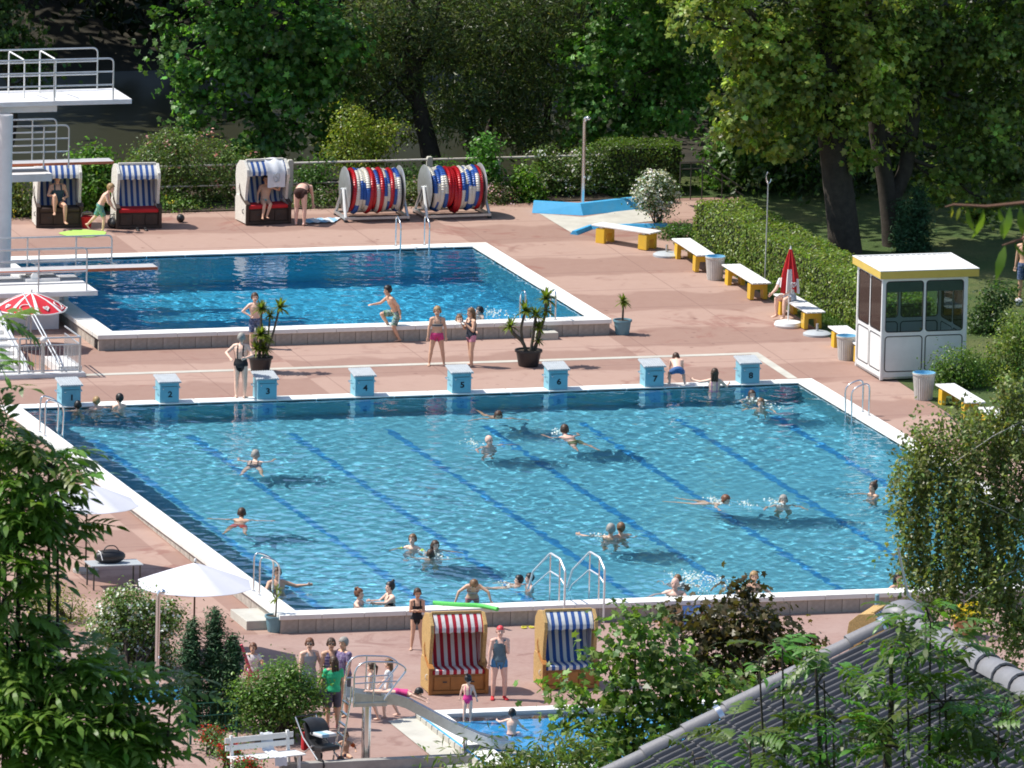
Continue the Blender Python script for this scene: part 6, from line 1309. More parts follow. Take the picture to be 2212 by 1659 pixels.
person('small child with orange arm floats sitting behind the slide ladder', at(745, 1640) + np.array((0, 0, .10)), 5, .98, dict(SIT, ll=((-.35, 1, -.05), (.1, .5, -.6)), rl=((.35, 1, -.05), (-.1, .5, -.6)), la=((-.7, .1, -.6), (0, .8, -.3)), ra=((.7, .1, -.6), (0, .8, -.3))), 'tan', 'brown', 'short', (('briefs', navy), ('armbands', cloth((.75, .14, .03)))), anchor='pel', headk=1.3)
# ------------------------------------------------------------------ swimmers (water level 0; diving pool 0.5)
UPR = dict(ll=((-.1, .15, -1), (0, -.3, -1)), rl=((.1, .1, -1), (0, -.2, -1)), lf=(0, .6, -.8), rf=(0, .6, -.8))
BREAST = dict(UPR, spine=(0, .85, .25), chest=(0, .9, .45), head=(0, .55, .9), look=(0, 1, .05), la=((-.75, .55, -.3), (-.15, 1, -.05)), ra=((.75, .55, -.3), (.2, 1, -.1)), ll=((-.25, -.9, -.2), (-.1, -1, -.1)), rl=((.25, -.9, -.2), (.1, -1, -.1)), lf=(-.3, -1, -.2), rf=(.3, -1, -.2))
def swim(label, u, v, face, H=1.7, pose=None, sk='fair', hair='brown', style='short', clothes=(), dz=.02, wl=0.0, hk=1.0, fat=1.0, group=SWG, extra=None):
    p = atz(u, v, wl); person(label, p, face, H, dict(UPR, **(pose or {})), sk, hair, style, clothes, anchor='neck', dz=dz - .10 if dz < .2 else dz - .03, headk=hk, fat=fat, vox=.012, water=True, group=group, extra=extra)
ARMS_OUT = dict(la=((-.8, .3, -.5), (-.4, .9, -.05)), ra=((.8, .35, -.5), (.3, .95, -.1)))
redtr, whitish = cloth((.55, .06, .06)), cloth((.6, .6, .6))
swim('swimmer with dark wet hair under block one', 168, 885, 190, 1.5, ARMS_OUT, 'tan', 'black', dz=.05)
swim('bather with light hair at the wall between blocks one and two', 208, 882, 200, 1.5, dict(ra=((.9, .3, -.1), (.4, .9, -.2))), 'pink', 'blond', dz=.12)
swim('boy with black hair at the wall just left of block two', 258, 880, 215, 1.45, dict(ra=((.4, .4, -.8), (.2, .9, .1))), 'fair', 'black', dz=.16, hk=1.1)
swim('grey haired swimmer seen from behind in lane three', 551, 995, 178, 1.7, BREAST, 'fair', 'grey', clothes=(('backless', black_),), dz=.06)
swim('swimmer with spread arms in coral trunks in lane one', 521, 1122, 175, 1.65, dict(BREAST, la=((-1, .1, .0), (-1, .1, -.1)), ra=((1, .1, 0), (1, .2, -.1))), 'tan', 'brown', clothes=(('shorts', cloth((.65, .1, .08))),), dz=.08)
swim('swimmer with brown hair doing breaststroke before block five', 1075, 902, 10, 1.7, dict(BREAST, la=((-.95, .2, 0), (-.9, .4, -.1)), ra=((.95, .2, 0), (.9, .5, -.1))), 'tan', 'brown', dz=.0)
swim('swimmer with dark hair and olive trunks heading left near block six', 1222, 942, 200, 1.72, dict(BREAST, chest=(-.1, .9, .55), spine=(-.2, .9, .2)), 'pink', 'brown', clothes=(('shorts', cloth((.12, .14, .04))),), dz=.08)
swim('bald swimmer reaching to the left in lane five', 1056, 962, 40, 1.75, dict(la=((-1, .2, -.05), (-1, .3, -.1)), ra=((.9, .3, -.3), (.5, .8, -.2))), 'pink', 'grey', 'bald', dz=.03)
swim('girl in pink swimsuit at the wall before block eight', 1543, 842, 178, 1.42, dict(la=((-.8, .3, -.2), (-.8, .6, .1)), ra=((.6, .3, -.6), (.2, .8, .2))), 'fair', 'brown', 'long', (('backless', cloth((.5, .22, .36))),), dz=.30, hk=1.08)
swim('brown haired child in the water below block eight', 1624, 858, 20, 1.4, ARMS_OUT, 'fair', 'brown', dz=.0, hk=1.1)
swim('light brown haired child treading water right of block eight', 1643, 880, -10, 1.4, ARMS_OUT, 'fair', 'ltbrown', dz=.05, hk=1.1)
swim('woman with auburn hair doing breaststroke left of the pair in lane seven', 1560, 1086, 60, 1.68, dict(BREAST, la=((-1, -.2, -.1), (-1, -.4, -.1)), ra=((.9, .4, -.1), (.8, .8, -.1))), 'fair', 'auburn', dz=.02)
swim('grey haired swimmer with arms spread in lane seven', 1692, 1088, 5, 1.7, ARMS_OUT, 'fair', 'grey', dz=.0)
swim('dark haired woman near the right edge beside the birch', 1886, 1068, -60, 1.66, dict(la=((-.5, .6, -.3), (-.3, 1, 0)), ra=((.6, .4, -.4), (.3, .9, 0))), 'tan', 'brown', 'bun', (('backless', whitish),), dz=.10)
swim('boy with a lime float ring at left of the group of three', 891, 1184, -20, 1.5, ARMS_OUT, 'fair', 'ltbrown', dz=.14, hk=1.08, clothes=(('armbands', cloth((.45, .62, .05))),))
swim('dark haired bather facing the camera in the group of three', 940, 1187, 30, 1.6, ARMS_OUT, 'fair', 'brown', 'long', dz=.02)
swim('bather seen from behind nearest in the group of three', 930, 1204, 170, 1.6, dict(ARMS_OUT, la=((-1, .4, -.1), (-.8, .9, -.1)), ra=((1, .4, -.1), (1, .6, 0))), 'fair', 'brown', dz=.0)
swim('grey haired man stretching an arm, left of the embracing pair', 1319, 1160, 170, 1.76, dict(la=((-1, .1, .0), (-1, .2, .15)), ra=((.6, .5, -.4), (.5, .9, 0))), 'tan', 'grey', dz=.10)
swim('blond woman at right of the embracing pair', 1341, 1158, -150, 1.66, dict(la=((-.4, .7, -.2), (-.6, .8, 0)), ra=((.6, .5, -.3), (-.2, 1, 0))), 'tan', 'ltbrown', dz=.12)
swim('dark haired boy floating at left of the pair by the handrails', 1121, 1262, -80, 1.55, dict(spine=(0, -.8, .45), chest=(0, -.7, .6), la=((-.5, .9, -.1), (-.2, 1, -.1)), ra=((.6, .8, -.1), (0, 1, -.1)), ll=((-.1, 1, -.1), (0, 1, -.05)), rl=((.1, 1, -.1), (0, 1, -.1))), 'fair', 'black', dz=.03)
swim('dark haired boy at right of the pair by the handrails', 1144, 1266, -80, 1.55, ARMS_OUT, 'pink', 'black', dz=.12)
swim('person with light hair splashing behind the bald man', 1464, 1257, 170, 1.6, ARMS_OUT, 'fair', 'ltbrown', dz=-.02)
swim('bald man standing at the near wall', 1458, 1283, -15, 1.78, dict(la=((-.7, .5, -.6), (.4, .9, -.1)), ra=((.8, .3, -.4), (.4, .9, -.3))), 'pink', 'grey', 'bald', dz=.16, fat=1.15)
swim('blond person at the near wall above the copper bush', 1628, 1280, 5, 1.7, dict(la=((-.8, .2, -.6), (-.1, .9, -.2)), ra=((.8, .2, -.6), (.1, .9, -.2))), 'tan', 'blond', dz=.22)
swim('dark haired woman leaning on the near wall beside the lightning rod', 1940, 1270, 30, 1.64, dict(la=((-.9, .4, -.3), (-.2, 1, -.1)), ra=((.9, .4, -.3), (.6, .9, -.1))), 'tan', 'black', 'long', (('bikini_top', cloth((.55, .3, .32))),), dz=.16)
swim('woman with two hair buns resting on the near wall', 775, 1304, 70, 1.62, dict(la=((-.5, .4, -.7), (.2, 1, .05)), ra=((.6, .6, -.4), (0, 1, .1))), 'fair', 'auburn', 'twobuns', (('bikini_top', whitish),), dz=.16)
swim('woman with a high black bun leaning on the near wall', 842, 1302, -65, 1.66, dict(la=((-.4, .8, -.3), (.2, 1, .05)), ra=((.7, .3, -.6), (-.2, .9, .1))), 'fair', 'black', 'bun', (('backless', black_),), dz=.22)
swim('girl in a striped bikini bending over the near wall by the noodle', 1022, 1300, 5, 1.45, dict(spine=(0, .3, 1), chest=(0, .75, .8), head=(0, 1, .35), look=(0, .6, -1), la=((-.8, .35, -.5), (-.3, .2, -1)), ra=((.8, .35, -.5), (.35, .2, -1))), 'tan', 'ltbrown', 'long', (('bikini_top', cloth((.6, .55, .5), (.55, .12, .14))), ('briefs', cloth((.6, .55, .5), (.55, .12, .14)))), dz=.42, hk=1.08)
swim('man sitting in the water behind the near left ladder', 598, 1272, 20, 1.72, dict(la=((-.9, .1, -.3), (-.8, .3, .1)), ra=((.5, .4, -.8), (-.1, .9, -.2))), 'tan', 'brown', dz=.22, fat=1.08)
swim('fair child smiling at the near edge of the diving pool', 992, 700, 5, 1.4, dict(la=((-.8, .3, -.3), (-.3, .9, 0)), ra=((.8, .3, -.3), (.3, .9, 0))), 'fair', 'ltbrown', dz=.06, wl=DW, hk=1.1, group='people in the diving pool')
swim('dark haired boy splashing in the diving pool beside the ladder', 1036, 678, -60, 1.45, dict(ARMS_OUT), 'fair', 'black', dz=.0, wl=DW, hk=1.1, group='people in the diving pool')
# ------------------------------------------------------------------ paddling pool, slide and things on the near terrace
PZ = deckz(-37)
PX0, PX1, PY0, PY1 = .75, 9.0, -40.2, -34.75
pad = bpy.data.objects.new('paddling_pool', None); COL.objects.link(pad); struct(pad, 'bright blue paddling pool with a raised white rim')
M['padblue'] = mat('paddling_blue', (.05, .42, .85), .5, .08, 2)
zt = PZ + .24; zw = PZ + .17; zf = PZ + .03
receiver(MB().add([(PX0, PY0, zf), (PX1, PY0, zf), (PX1, PY1, zf), (PX0, PY1, zf)], [(0, 1, 2, 3)]).build('basin_floor', M['padblue'], pad))
for nm_, a in (('rim', (PX0 - .02, PX1 + .5, PY1, PY1 + .42)), ('rim', (PX0 - .55, PX0, PY0 - .4, PY1 + .42)), ('rim', (PX0, PX1 + .5, PY0 - .4, PY0)), ('rim', (PX1, PX1 + .5, PY0, PY1))):
    receiver(MB().box(a[0], a[1], a[2], a[3], deckz(-37) - .2, zt).build(nm_, M['coping'], pad, bevel=.02))
MB().box(PX0 - .57, PX0 - .552, PY0 - .4, PY1 + .42, PZ + .185, PZ + .215).build('blue_band', M['padblue'], pad)
n_ = 14
for i in range(n_):
    y = PY0 - .4 + (PY1 - PY0 + .82) * (i + .5) / n_; MB().box(PX0 - .60, PX0 - .555, y - .19, y + .19, deckz(y) - .05, PZ + .18).build('wall_slab', M['slab'], pad)
MB().add([(PX0 - 1.25, PY0 - .6, deckz(PY0) + .02), (PX0 - .56, PY0 - .6, deckz(PY0) + .05), (PX0 - .56, PY1 + .55, deckz(PY1) + .06), (PX0 - 1.25, PY1 + .30, deckz(PY1) + .02)], [(0, 1, 2, 3)]).build('apron', M['slab'], pad)
me_, _z = water_mesh('paddling_water', (PX0 + .01, PX1 - .01, PY0 + .01, PY1 - .01), zw, .06, .0012, 21); me_.materials.append(M['water']); w_ = link('water', me_, pad); w_.cycles.is_caustics_caster = True
person('toddler girl in a pink swimsuit standing at the paddling pool', at(990, 1572) + np.array((.2, 0, .1)), 170, 1.02, dict(la=((-.35, .2, -1), (-.2, .4, -1)), ra=((.35, .2, -1), (.2, .4, -1)), look=(.3, 1, -.3)), 'fair', 'black', 'bun', (('backless', cloth((.62, .04, .24))),), headk=1.3, water=True)
q = atz(1105, 1586, zw); person('boy with black hair sitting in the paddling pool', (q[0], q[1], zf + .12), 165, 1.15, dict(SIT, spine=(0, .05, 1), la=((-.8, .3, -.3), (-.6, .8, .0)), ra=((.6, .3, -.8), (.3, .8, -.4))), 'fair', 'black', 'short', (('briefs', navy),), anchor='pel', headk=1.2, water=True)
# slide
sb = at(785, 1648); sl = thing('pool_slide', 'steel slide with railed platform descending into the paddling pool', 'slide', (sb[0], sb[1], deckz(sb[1])))
SX, SY, SZ = sb[0], sb[1], deckz(sb[1]); top = 1.42
def sx(u, v, y): q = aty(u, v, y); return (q[0] - SX, q[1] - SY, q[2] - SZ)
MB().cyl((0.05, .0, 0), (0.05, .0, top - .05), .10, n=16).build('column', M['steel'], sl, smooth=True); MB().lathe([(.2, 0), (.2, .03), (.1, .05)], 16, c=(.05, 0, 0)).build('foot_plate', M['galv'], sl, smooth=True)
MB().box(-.32, .42, -.34, .34, top - .06, top).build('platform', M['galv'], sl, bevel=.01)
MB().box(-.30, .4, -.345, -.341, top - .62, top + .02).build('shield_plate', M['galv'], sl) if False else None
yb, yf = .32, -.32
for yy in (yf, yb):
    ra_ = MB(); ra_.prism([(-.34, top - .10), (.42, top - .10), (.42, top + .10), (-.30, top + .22), (-.36, top + .22)], 'y', min(yy, yy * .96), max(yy, yy * .96)); ra_.build('side_plate', M['galv'], sl)
    MB().tube(smooth_path([(-.34, yy, top - .1), (-.34, yy, top + .92), (.62, yy, top + .86), (.86, yy, top + .70), (.34, yy, top + .04)]), .021, 8).build('guard_rail', M['steel'], sl, smooth=True)
    MB().tube([(-.34, yy, top + .42), (.62, yy, top + .44)], .017, 8).build('mid_rail', M['steel'], sl, smooth=True)
    MB().cyl((.10, yy, top), (.12, yy, top + .90), .017, n=8).build('rail_post', M['steel'], sl, smooth=True)
    MB().tube([(-.62, yy * .8, 0), (-.40, yy * .8, top), (-.37, yy * .8, top + .35)], .022, 8).build('ladder_rail', M['steel'], sl, smooth=True)
for i in range(6): z = .18 + i * .235; x = -.62 + .22 * z / top; MB().box(x - .03, x + .03, yf * .8, yb * .8, z - .012, z + .012).build('rung', M['steel'], sl)
# chute: flat start, then a long ramp to the water
path = [(.30, top), (.62, top - .02), (.85, top - .10), (1.25, top - .32), (2.0, top - .74), (2.7, top - 1.06), (3.05, top - 1.16), (3.35, top - 1.18)]
w2 = .24; sec = [(-w2, .15), (-w2, .02), (-w2 * .8, 0), (w2 * .8, 0), (w2, .02), (w2, .15)]
ch_ = MB(); rows = []
for x, z in path: rows.append([(x, sy_, z + sz_) for sy_, sz_ in sec])
ch_.sheet(rows); ch_.sheet([[(p_[0], p_[1] * 1.06, p_[2] - .012) for p_ in r] for r in rows]); ch_.build('chute', M['galv'], sl, smooth=40, fixn=False)
for sy_ in (-w2 * 1.08, w2 * 1.08): MB().sheet([[(x, sy_, z - .08 * min(1, (3.6 - x) / 1.2)), (x, sy_ * 1.03, z + .155)] for x, z in path]).build('chute_side', M['galv'], sl, smooth=40, fixn=False)
for sy_ in (-w2 * 1.03, w2 * 1.03): MB().tube([(x, sy_, z + .155) for x, z in path], .02, 6).build('chute_edge', M['steel'], sl, smooth=True)
MB().cyl((2.3, 0, 0), (2.3, 0, top - .92), .05, n=10).build('chute_leg', M['steel'], sl, smooth=True)
person('girl with dark hair in pink lying head first on the slide', (SX + .72, SY, SZ + top + .13), 88, 1.15, dict(spine=(0, 1, .0), chest=(0, 1, -.12), head=(0, .95, .25), look=(0, 1, -.2), ll=((-.06, -1, 0), (0, -1, .0)), rl=((.06, -1, 0), (0, -1, .05)), la=((-.25, 1, -.35), (-.05, 1, -.45)), ra=((.25, 1, -.35), (.05, 1, -.45)), lf=(0, -1, 0), rf=(0, -1, 0)), 'fair', 'black', 'short', (('swimsuit', cloth((.62, .05, .22))),), anchor='pel', headk=1.2)
# left terrace shower with blue basin
q = at(338, 1505); s2 = thing('outdoor_shower', 'tall steel shower post in front of the blossoming bush', 'shower', (q[0], q[1], deckz(q[1])))
MB().tube([(0, 0, 0), (0, 0, 2.28), (.03, -.02, 2.38), (.08, -.04, 2.40)], .05, 12).build('post', M['steel'], s2, smooth=True); MB().ell((.085, -.05, 2.39), (.07, .07, .055), 12, 8).build('shower_head', M['steel'], s2, smooth=True); MB().ell((.03, -.05, .9), (.03, .03, .03), 8, 6).build('push_button', M['steel'], s2, smooth=True)
basin_wall('blue kerb round the left terrace shower', [at(225, 1512)[:2], at(330, 1520)[:2] + np.array((0, .35)), at(395, 1505)[:2]], .26, .25, .07)
# stroller, bench, towel, flowers, green fence
q = at(690, 1655); stv = thing('stroller', 'black baby stroller with a red hood left of the slide', 'stroller', (q[0], q[1], deckz(q[1])), R(20))
hood = MB(); hood.prism([(-.42, .42), (-.05, .36), (.18, .50), (.34, .92), (.26, .95), (.08, .60), (-.08, .50), (-.42, .52)], 'x', -.24, .24); hood.build('seat_shell', M['dark'], stv, bevel=.03); hd_ = MB(); hd_.sheet([[(-.25 + .5 * i / 6, .30 - .34 * math.sin(a) * (1 - .1 * abs(i - 3) / 3), .70 + .34 * math.cos(a) * (1 - .12 * abs(i - 3) / 3)) for i in range(7)] for a in [math.pi * .55 * j / 6 - .25 for j in range(7)]]); hd_.build('hood', M['dark'], stv, smooth=True, fixn=False); MB().box(-.22, .16, .30, .42, .30, .72).build('red_cloth', M['red_seat'], stv, bevel=.05); MB().box(-.2, .2, -.34, .1, .70, .78).build('blanket', M['bluetowel'], stv, bevel=.03)
for x in (-.27, .27):
    MB().tube([(x, -.42, .14), (x, .25, .62), (x, .55, 1.02)], .016, 6).build('frame_bar', M['galv'], stv, smooth=True); MB().tube([(x, .42, .14), (x, -.1, .5)], .016, 6).build('frame_bar', M['galv'], stv, smooth=True)
    for y in (-.42, .42):
        w = MB(); w.lathe([(.03, -.02), (.13, -.025), (.14, 0), (.13, .025), (.03, .02)], 16); w.v = [(x + p_[2], y + p_[0], .14 + p_[1]) for p_ in w.v]; w.build('wheel', M['dark'], stv, smooth=True)
MB().cyl((-.27, .55, 1.02), (.27, .55, 1.02), .018, n=8).build('push_handle', M['dark'], stv, smooth=True)
q = at(575, 1675); wb2 = thing('white_bench', 'white slatted garden bench at the bottom edge', 'bench', (q[0], q[1], deckz(q[1])), R(14))
for i in range(4): MB().box(-.85, .85, -.25 + i * .13, -.14 + i * .13, .42, .45).build('seat_slat', M['white'], wb2, bevel=.006)
for i in range(2): MB().box(-.85, .85, .30 + .03 * i, .33 + .03 * i, .55 + .16 * i, .67 + .16 * i).build('back_slat', M['white'], wb2, bevel=.006)
for x in (-.7, .7):
    MB().box(x - .03, x + .03, -.22, -.16, 0, .42).build('leg', M['white'], wb2); MB().prism([(.2, 0), (.27, 0), (.37, .88), (.31, .88)], 'x', x - .03, x + .03).build('leg', M['white'], wb2); MB().box(x - .03, x + .03, -.158, .22, .36, .415).build('seat_bearer', M['white'], wb2)
tw2 = MB(); tw2.sheet([[(.05 + .3 * i / 6, y + .015 * math.sin(i), z + .012 * math.sin(i * 2.)) for i in range(7)] for y, z in ((-.30, .25), (-.275, .44), (-.15, .465), (.1, .47), (.28, .50), (.33, .62), (.37, .84), (.41, .86), (.44, .7))])
t2 = tw2.build('draped_towel', M['towel'], None, smooth=True, fixn=False); t2.location = wb2.location; t2.rotation_euler = wb2.rotation_euler; tag(t2, 'white towel draped over the garden bench at the bottom edge', 'towel')
for k_, (u, v, n) in enumerate(((455, 1585, 26), (490, 1615, 30), (530, 1650, 24))):
    q = at(u, v + 45); nm = ('upper', 'middle', 'lower')[k_]; p_ = at(u, v + 45)
    shrub('geranium', '%s clump of red geraniums left of the white garden bench' % nm, B(q[1], (u, v, 22, 16), (u + 8, v + 14, 20, 14)), 500, .07, (.07, .14, .03), flowers=(420, .05, (.62, .015, .02), 10), base=(q[0], q[1], deckz(q[1])), cat='flowers', group='red geraniums at the bottom edge')
q = at(520, 1600); gf = thing('green_fence', 'dark green mesh fence below the cypresses', 'fence', (q[0], q[1], deckz(q[1])), R(8)); M['gfence'] = mat('green_wire', (.01, .09, .06), .5, .1)
for x in (-1.2, -.1, 1.0): MB().cyl((x, 0, 0), (x, 0, .95), .03, n=8).build('post', M['gfence'], gf, smooth=True)
for z in (.9, .62, .34): MB().tube([(-1.2, 0, z), (1.0, 0, z)], .012, 6).build('wire', M['gfence'], gf, smooth=True)
for i in range(12): x = -1.1 + .18 * i; MB().cyl((x, 0, .05), (x, 0, .9), .006, n=5).build('upright_wire', M['gfence'], gf)
# parapet at the lower edge
pa, pb_ = at(640, 1662), at(1020, 1652); mid_ = (pa + pb_) / 2
pw = MB(); pw.box(-2.4, 3.2, -.12, .12, -.4, .22); o = pw.build('parapet_wall', M['concrete'], None, bevel=.02); o.location = (mid_[0], mid_[1] - .1, deckz(mid_[1])); o.rotation_euler = (0, 0, R(2)); tag(o, 'low grey parapet wall along the bottom edge', 'wall')
# person's things: pink noodle and lime bag, black shoulder bag
q = at(530, 1470); nd = MB(); a_ = at(545, 1512); nd.tube([(a_[0] - .32, a_[1] - .15, a_[2] + 1.30), (a_[0] - .12, a_[1] - .15, a_[2] + .75), (a_[0] - .02, a_[1] - .15, a_[2] + .5)], .035, 8); tag(nd.build('pink_noodle', cloth((.68, .10, .16)), None, smooth=True), 'pink foam noodle held behind the round bush', 'pool noodle')
a_ = at(665, 1538); lb = thing('lime_bag', 'lime green bag hanging from the woman in grey', 'bag', (a_[0] - .34, a_[1] - .05, a_[2] + .62)); MB().ell((0, 0, .16), (.14, .09, .18), 12, 8).build('bag_body', M['matgreen'], lb, smooth=True); MB().tube(smooth_path([(-.08, 0, .3), (0, 0, .62), (.08, 0, .3)]), .012, 6).build('strap', M['matgreen'], lb, smooth=True)
a_ = at(700, 1573); bb = thing('shoulder_bag', 'round black bag carried by the girl in green', 'bag', (a_[0] - .12, a_[1] - .12, a_[2] + .55)); MB().ell((0, 0, .18), (.22, .12, .2), 14, 9).build('bag_body', M['dark'], bb, smooth=True); MB().tube(smooth_path([(-.1, 0, .34), (.02, 0, .7), (.1, 0, .34)]), .012, 6).build('strap', M['dark'], bb, smooth=True)
# football player at the right edge, ball on the lawn
q = at(2204, 662); tag(MB().ell((q[0] - .05, q[1], deckz(q[1]) + .11), (.11, .11, .11), 16, 10).build('football', flower_cloth('football_skin', (.7, .7, .7), (.03, .03, .03), (.7, .7, .7)), None, smooth=True), 'black and white football on the shaded lawn', 'ball')
person('person in patterned shorts standing by the football at the right edge', at(2206, 655) + np.array((.25, .5, 0)), -20, 1.72, {}, 'tan', 'brown', 'short', (('longshorts', fl_blue),))
# potted plants: yuccas, small palm, pot at the near corner
def spiky(parent, c, r, n, col, w=.068, lift=.5):
    n = int(n * 1.5)
    V = []; Cc = []; rr = np.random.default_rng(int(abs(c[0] * 100) + abs(c[2]) * 77)); mb_v = []; mb_f = []
    for i in range(n):
        a = rr.uniform(0, 6.28); e = rr.uniform(-.35, 1.2); L_ = r * rr.uniform(.75, 1.1); d = np.array((math.cos(a) * math.cos(e), math.sin(a) * math.cos(e), math.sin(e))); s_ = np.array((-math.sin(a), math.cos(a), 0)); P = []
        for k in range(4):
            t = k / 3; p = np.array(c) + d * L_ * t - np.array((0, 0, 1)) * .35 * L_ * t * t * (1 if e < .8 else .2); ww = w * r / .35 * (.6, 1, .75, .05)[k] * .5; P += [p - s_ * ww, p + s_ * ww + np.array((0, 0, .004))]
        o = len(mb_v); mb_v += [tuple(p) for p in P]; mb_f += [(o + 2 * k, o + 2 * k + 1, o + 2 * k + 3, o + 2 * k + 2) for k in range(3)]; Cc += [np.array(col) * math.exp(rr.normal() * .25)] * 8
    me = bpy.data.meshes.new('leaf_rosette'); fast_mesh(me, np.array(mb_v), np.array(mb_f), True); at_ = me.attributes.new('leafcol', 'FLOAT_COLOR', 'POINT'); at_.data.foreach_set('color', np.concatenate([np.array(Cc), np.ones((len(Cc), 1))], 1).astype(np.float32).ravel()); me.materials.append(M['leaf']); return link('leaf_rosette', me, parent)
YC = (.15, .20, .03)
q = at(1148, 795); y1p = pot('potted_yucca', 'branching yucca in a black pot behind block six', (q[0], q[1] + .28, deckz(q[1])), .33, .42, M['dark'])
def yucca(t, heads, forks):
    for P, r in forks: MB().tube(smooth_path(P, 3), r, 8).build('stem', M['barkpale'], t, smooth=True)
    for c, r, n in heads: spiky(t, c, r, n, YC)
yucca(y1p, [((-.12, 0, 1.42), .32, 42), ((-.50, 0, 1.02), .30, 38), ((.15, -.05, 1.30), .30, 40), ((.42, 0, 1.70), .34, 44), ((.44, .05, 1.38), .28, 34), ((.22, -.1, .98), .26, 34), ((.22, -.05, .66), .22, 26)],
      [([(-.05, 0, .35), (-.15, 0, .62), (-.42, 0, .85), (-.50, 0, 1.0)], .045), ([(-.15, 0, .6), (-.22, 0, .95), (-.12, 0, 1.38)], .035), ([(.05, 0, .35), (.12, 0, .8), (.15, -.05, 1.25)], .04), ([(.16, 0, .35), (.28, 0, .8), (.42, 0, 1.3), (.42, 0, 1.66)], .035), ([(.1, 0, .4), (.22, -.08, .7), (.22, -.1, .95)], .03)])
q = at(568, 808); y2p = pot('potted_yucca', 'slender yucca in a black pot behind block three', (q[0], q[1] + .26, deckz(q[1])), .30, .40, M['dark'])
yucca(y2p, [((.0, 0, 1.60), .30, 42), ((.48, 0, 1.62), .30, 42), ((.24, .05, 1.42), .24, 30), ((-.02, -.05, .95), .34, 46), ((.06, .02, .60), .30, 40), ((-.14, -.1, .62), .28, 36), ((.2, .1, .8), .22, 26)],
      [([(-.02, 0, .35), (.0, 0, .9), (0, 0, 1.55)], .03), ([(.10, 0, .35), (.3, 0, .9), (.46, 0, 1.58)], .028), ([(.06, .02, .35), (.2, .03, .9), (.24, .05, 1.38)], .024), ([(-.05, 0, .35), (-.02, -.05, .9)], .03)])
q = at(1349, 725); y3p = pot('potted_palm', 'small palm in a blue grey pot at the diving pool corner', (q[0], q[1] + .2, deckz(q[1])), .23, .38, M['potblue'])
yucca(y3p, [((0, 0, .84), .26, 34)], [([(0, 0, .33), (.01, 0, .6), (0, 0, .82)], .028)])
q = at(600, 1368); y4p = pot('potted_plant', 'slim plant in a blue grey pot at the near left pool corner', (q[0], q[1] + .2, deckz(q[1])), .24, .38, M['potblue'])
yucca(y4p, [((0, 0, .75), .24, 12), ((.02, 0, .98), .2, 10)], [([(0, 0, .33), (.02, 0, .98)], .02)])
q = at(2085, 1375); fp = pot('flower_pot', 'clay pot with yellow flowers half hidden behind the birch', (q[0], q[1], deckz(q[1])), .30, .42, mat('terracotta', (.42, .2, .1), .8))
fl_ = Leaves('petal'); fl_.blob((0, 0, .6), (.38, .3, .2), 420, .07, (.72, .55, .02), 6, .05); fl_.build('blossom', M['petal'], fp); lf_ = Leaves('diamond'); lf_.blob((0, 0, .5), (.34, .3, .16), 260, .09, (.08, .15, .03), 6, .05); lf_.build('foliage', M['leaf'], fp)
# foam and splashes left by the swimmers
fo_ = Leaves('petal'); rf_ = np.random.default_rng(9)
for u0, v0, u1, v1, n, w in ((1468, 1250, 1560, 1256, 260, .16), (1470, 1262, 1530, 1275, 110, .14), (1535, 1080, 1562, 1088, 60, .08), (1600, 1088, 1625, 1092, 40, .06), (1665, 1084, 1690, 1092, 50, .07), (1012, 955, 1035, 966, 50, .07), (1625, 866, 1680, 884, 80, .12), (1045, 676, 1085, 682, 120, .16), (1000, 700, 985, 702, 30, .1), (1200, 938, 1215, 930, 40, .06), (1080, 1262, 1110, 1268, 40, .06), (920, 1196, 960, 1206, 50, .1), (1285, 1158, 1310, 1162, 30, .06)):
    wl_ = DW if v0 < 720 else PW; a_, b_ = atz(u0, v0, wl_), atz(u1, v1, wl_); t_ = rf_.random(n)[:, None] ** 1.4; P_ = a_ * (1 - t_) + b_ * t_; P_[:, :2] += rf_.normal(size=(n, 2)) * w * np.array((1, 2.2)); P_[:, 2] += rf_.exponential(.02, n) + .012
    fo_.add(P_, rf_.normal(size=(n, 3)) * .5 + np.array((0, -.3, 1.)), .05, (.75, .8, .82), .08, .02)
f_ = fo_.build('water_foam', M['petal']); f_['kind'] = 'stuff'; f_['label'] = 'white foam and splashes round the swimmers'
finalize_people()
# ------------------------------------------------------------------ things on the hillside in front: tiled roof, ash trees, birch, maple
def hillz(y): ys = [p[0] for p in prof][::-1]; zs = [p[1] for p in prof][::-1]; return float(np.interp(y, ys, zs))
M['rooftile'] = mat('roof_tile', (.125, .122, .128), .55, .14, 9, bmp=.25, dirt=(.09, .085, .08))
M['ridgetile'] = mat('ridge_tile', (.21, .205, .215), .5, .1, 7, bmp=.2)
G = pt(1946, 1338, 117.0); RD = RT0 * .316 - FWH * .949; SD = -RT0 * .949 - FWH * .316; TAN = .485
gy = hillz(G[1]); hs_ = thing('tiled_house', 'house with a dark grey tiled gable roof at the lower right', 'house', (G[0], G[1], gy))
RIDGE_L, SLOPE_L = 7.2, 5.4
Zg = G[2] - gy; ex = Vector(RD); dn = Vector(SD) + Vector((0, 0, -TAN)); dn.normalize(); up_ = ex.cross(dn); up_ = up_ if up_.z > 0 else -up_
O = Vector((0, 0, Zg))
def RP(a, b, c): return O + ex * a + dn * b + up_ * c       # a along the ridge, b down the slope, c above the plane
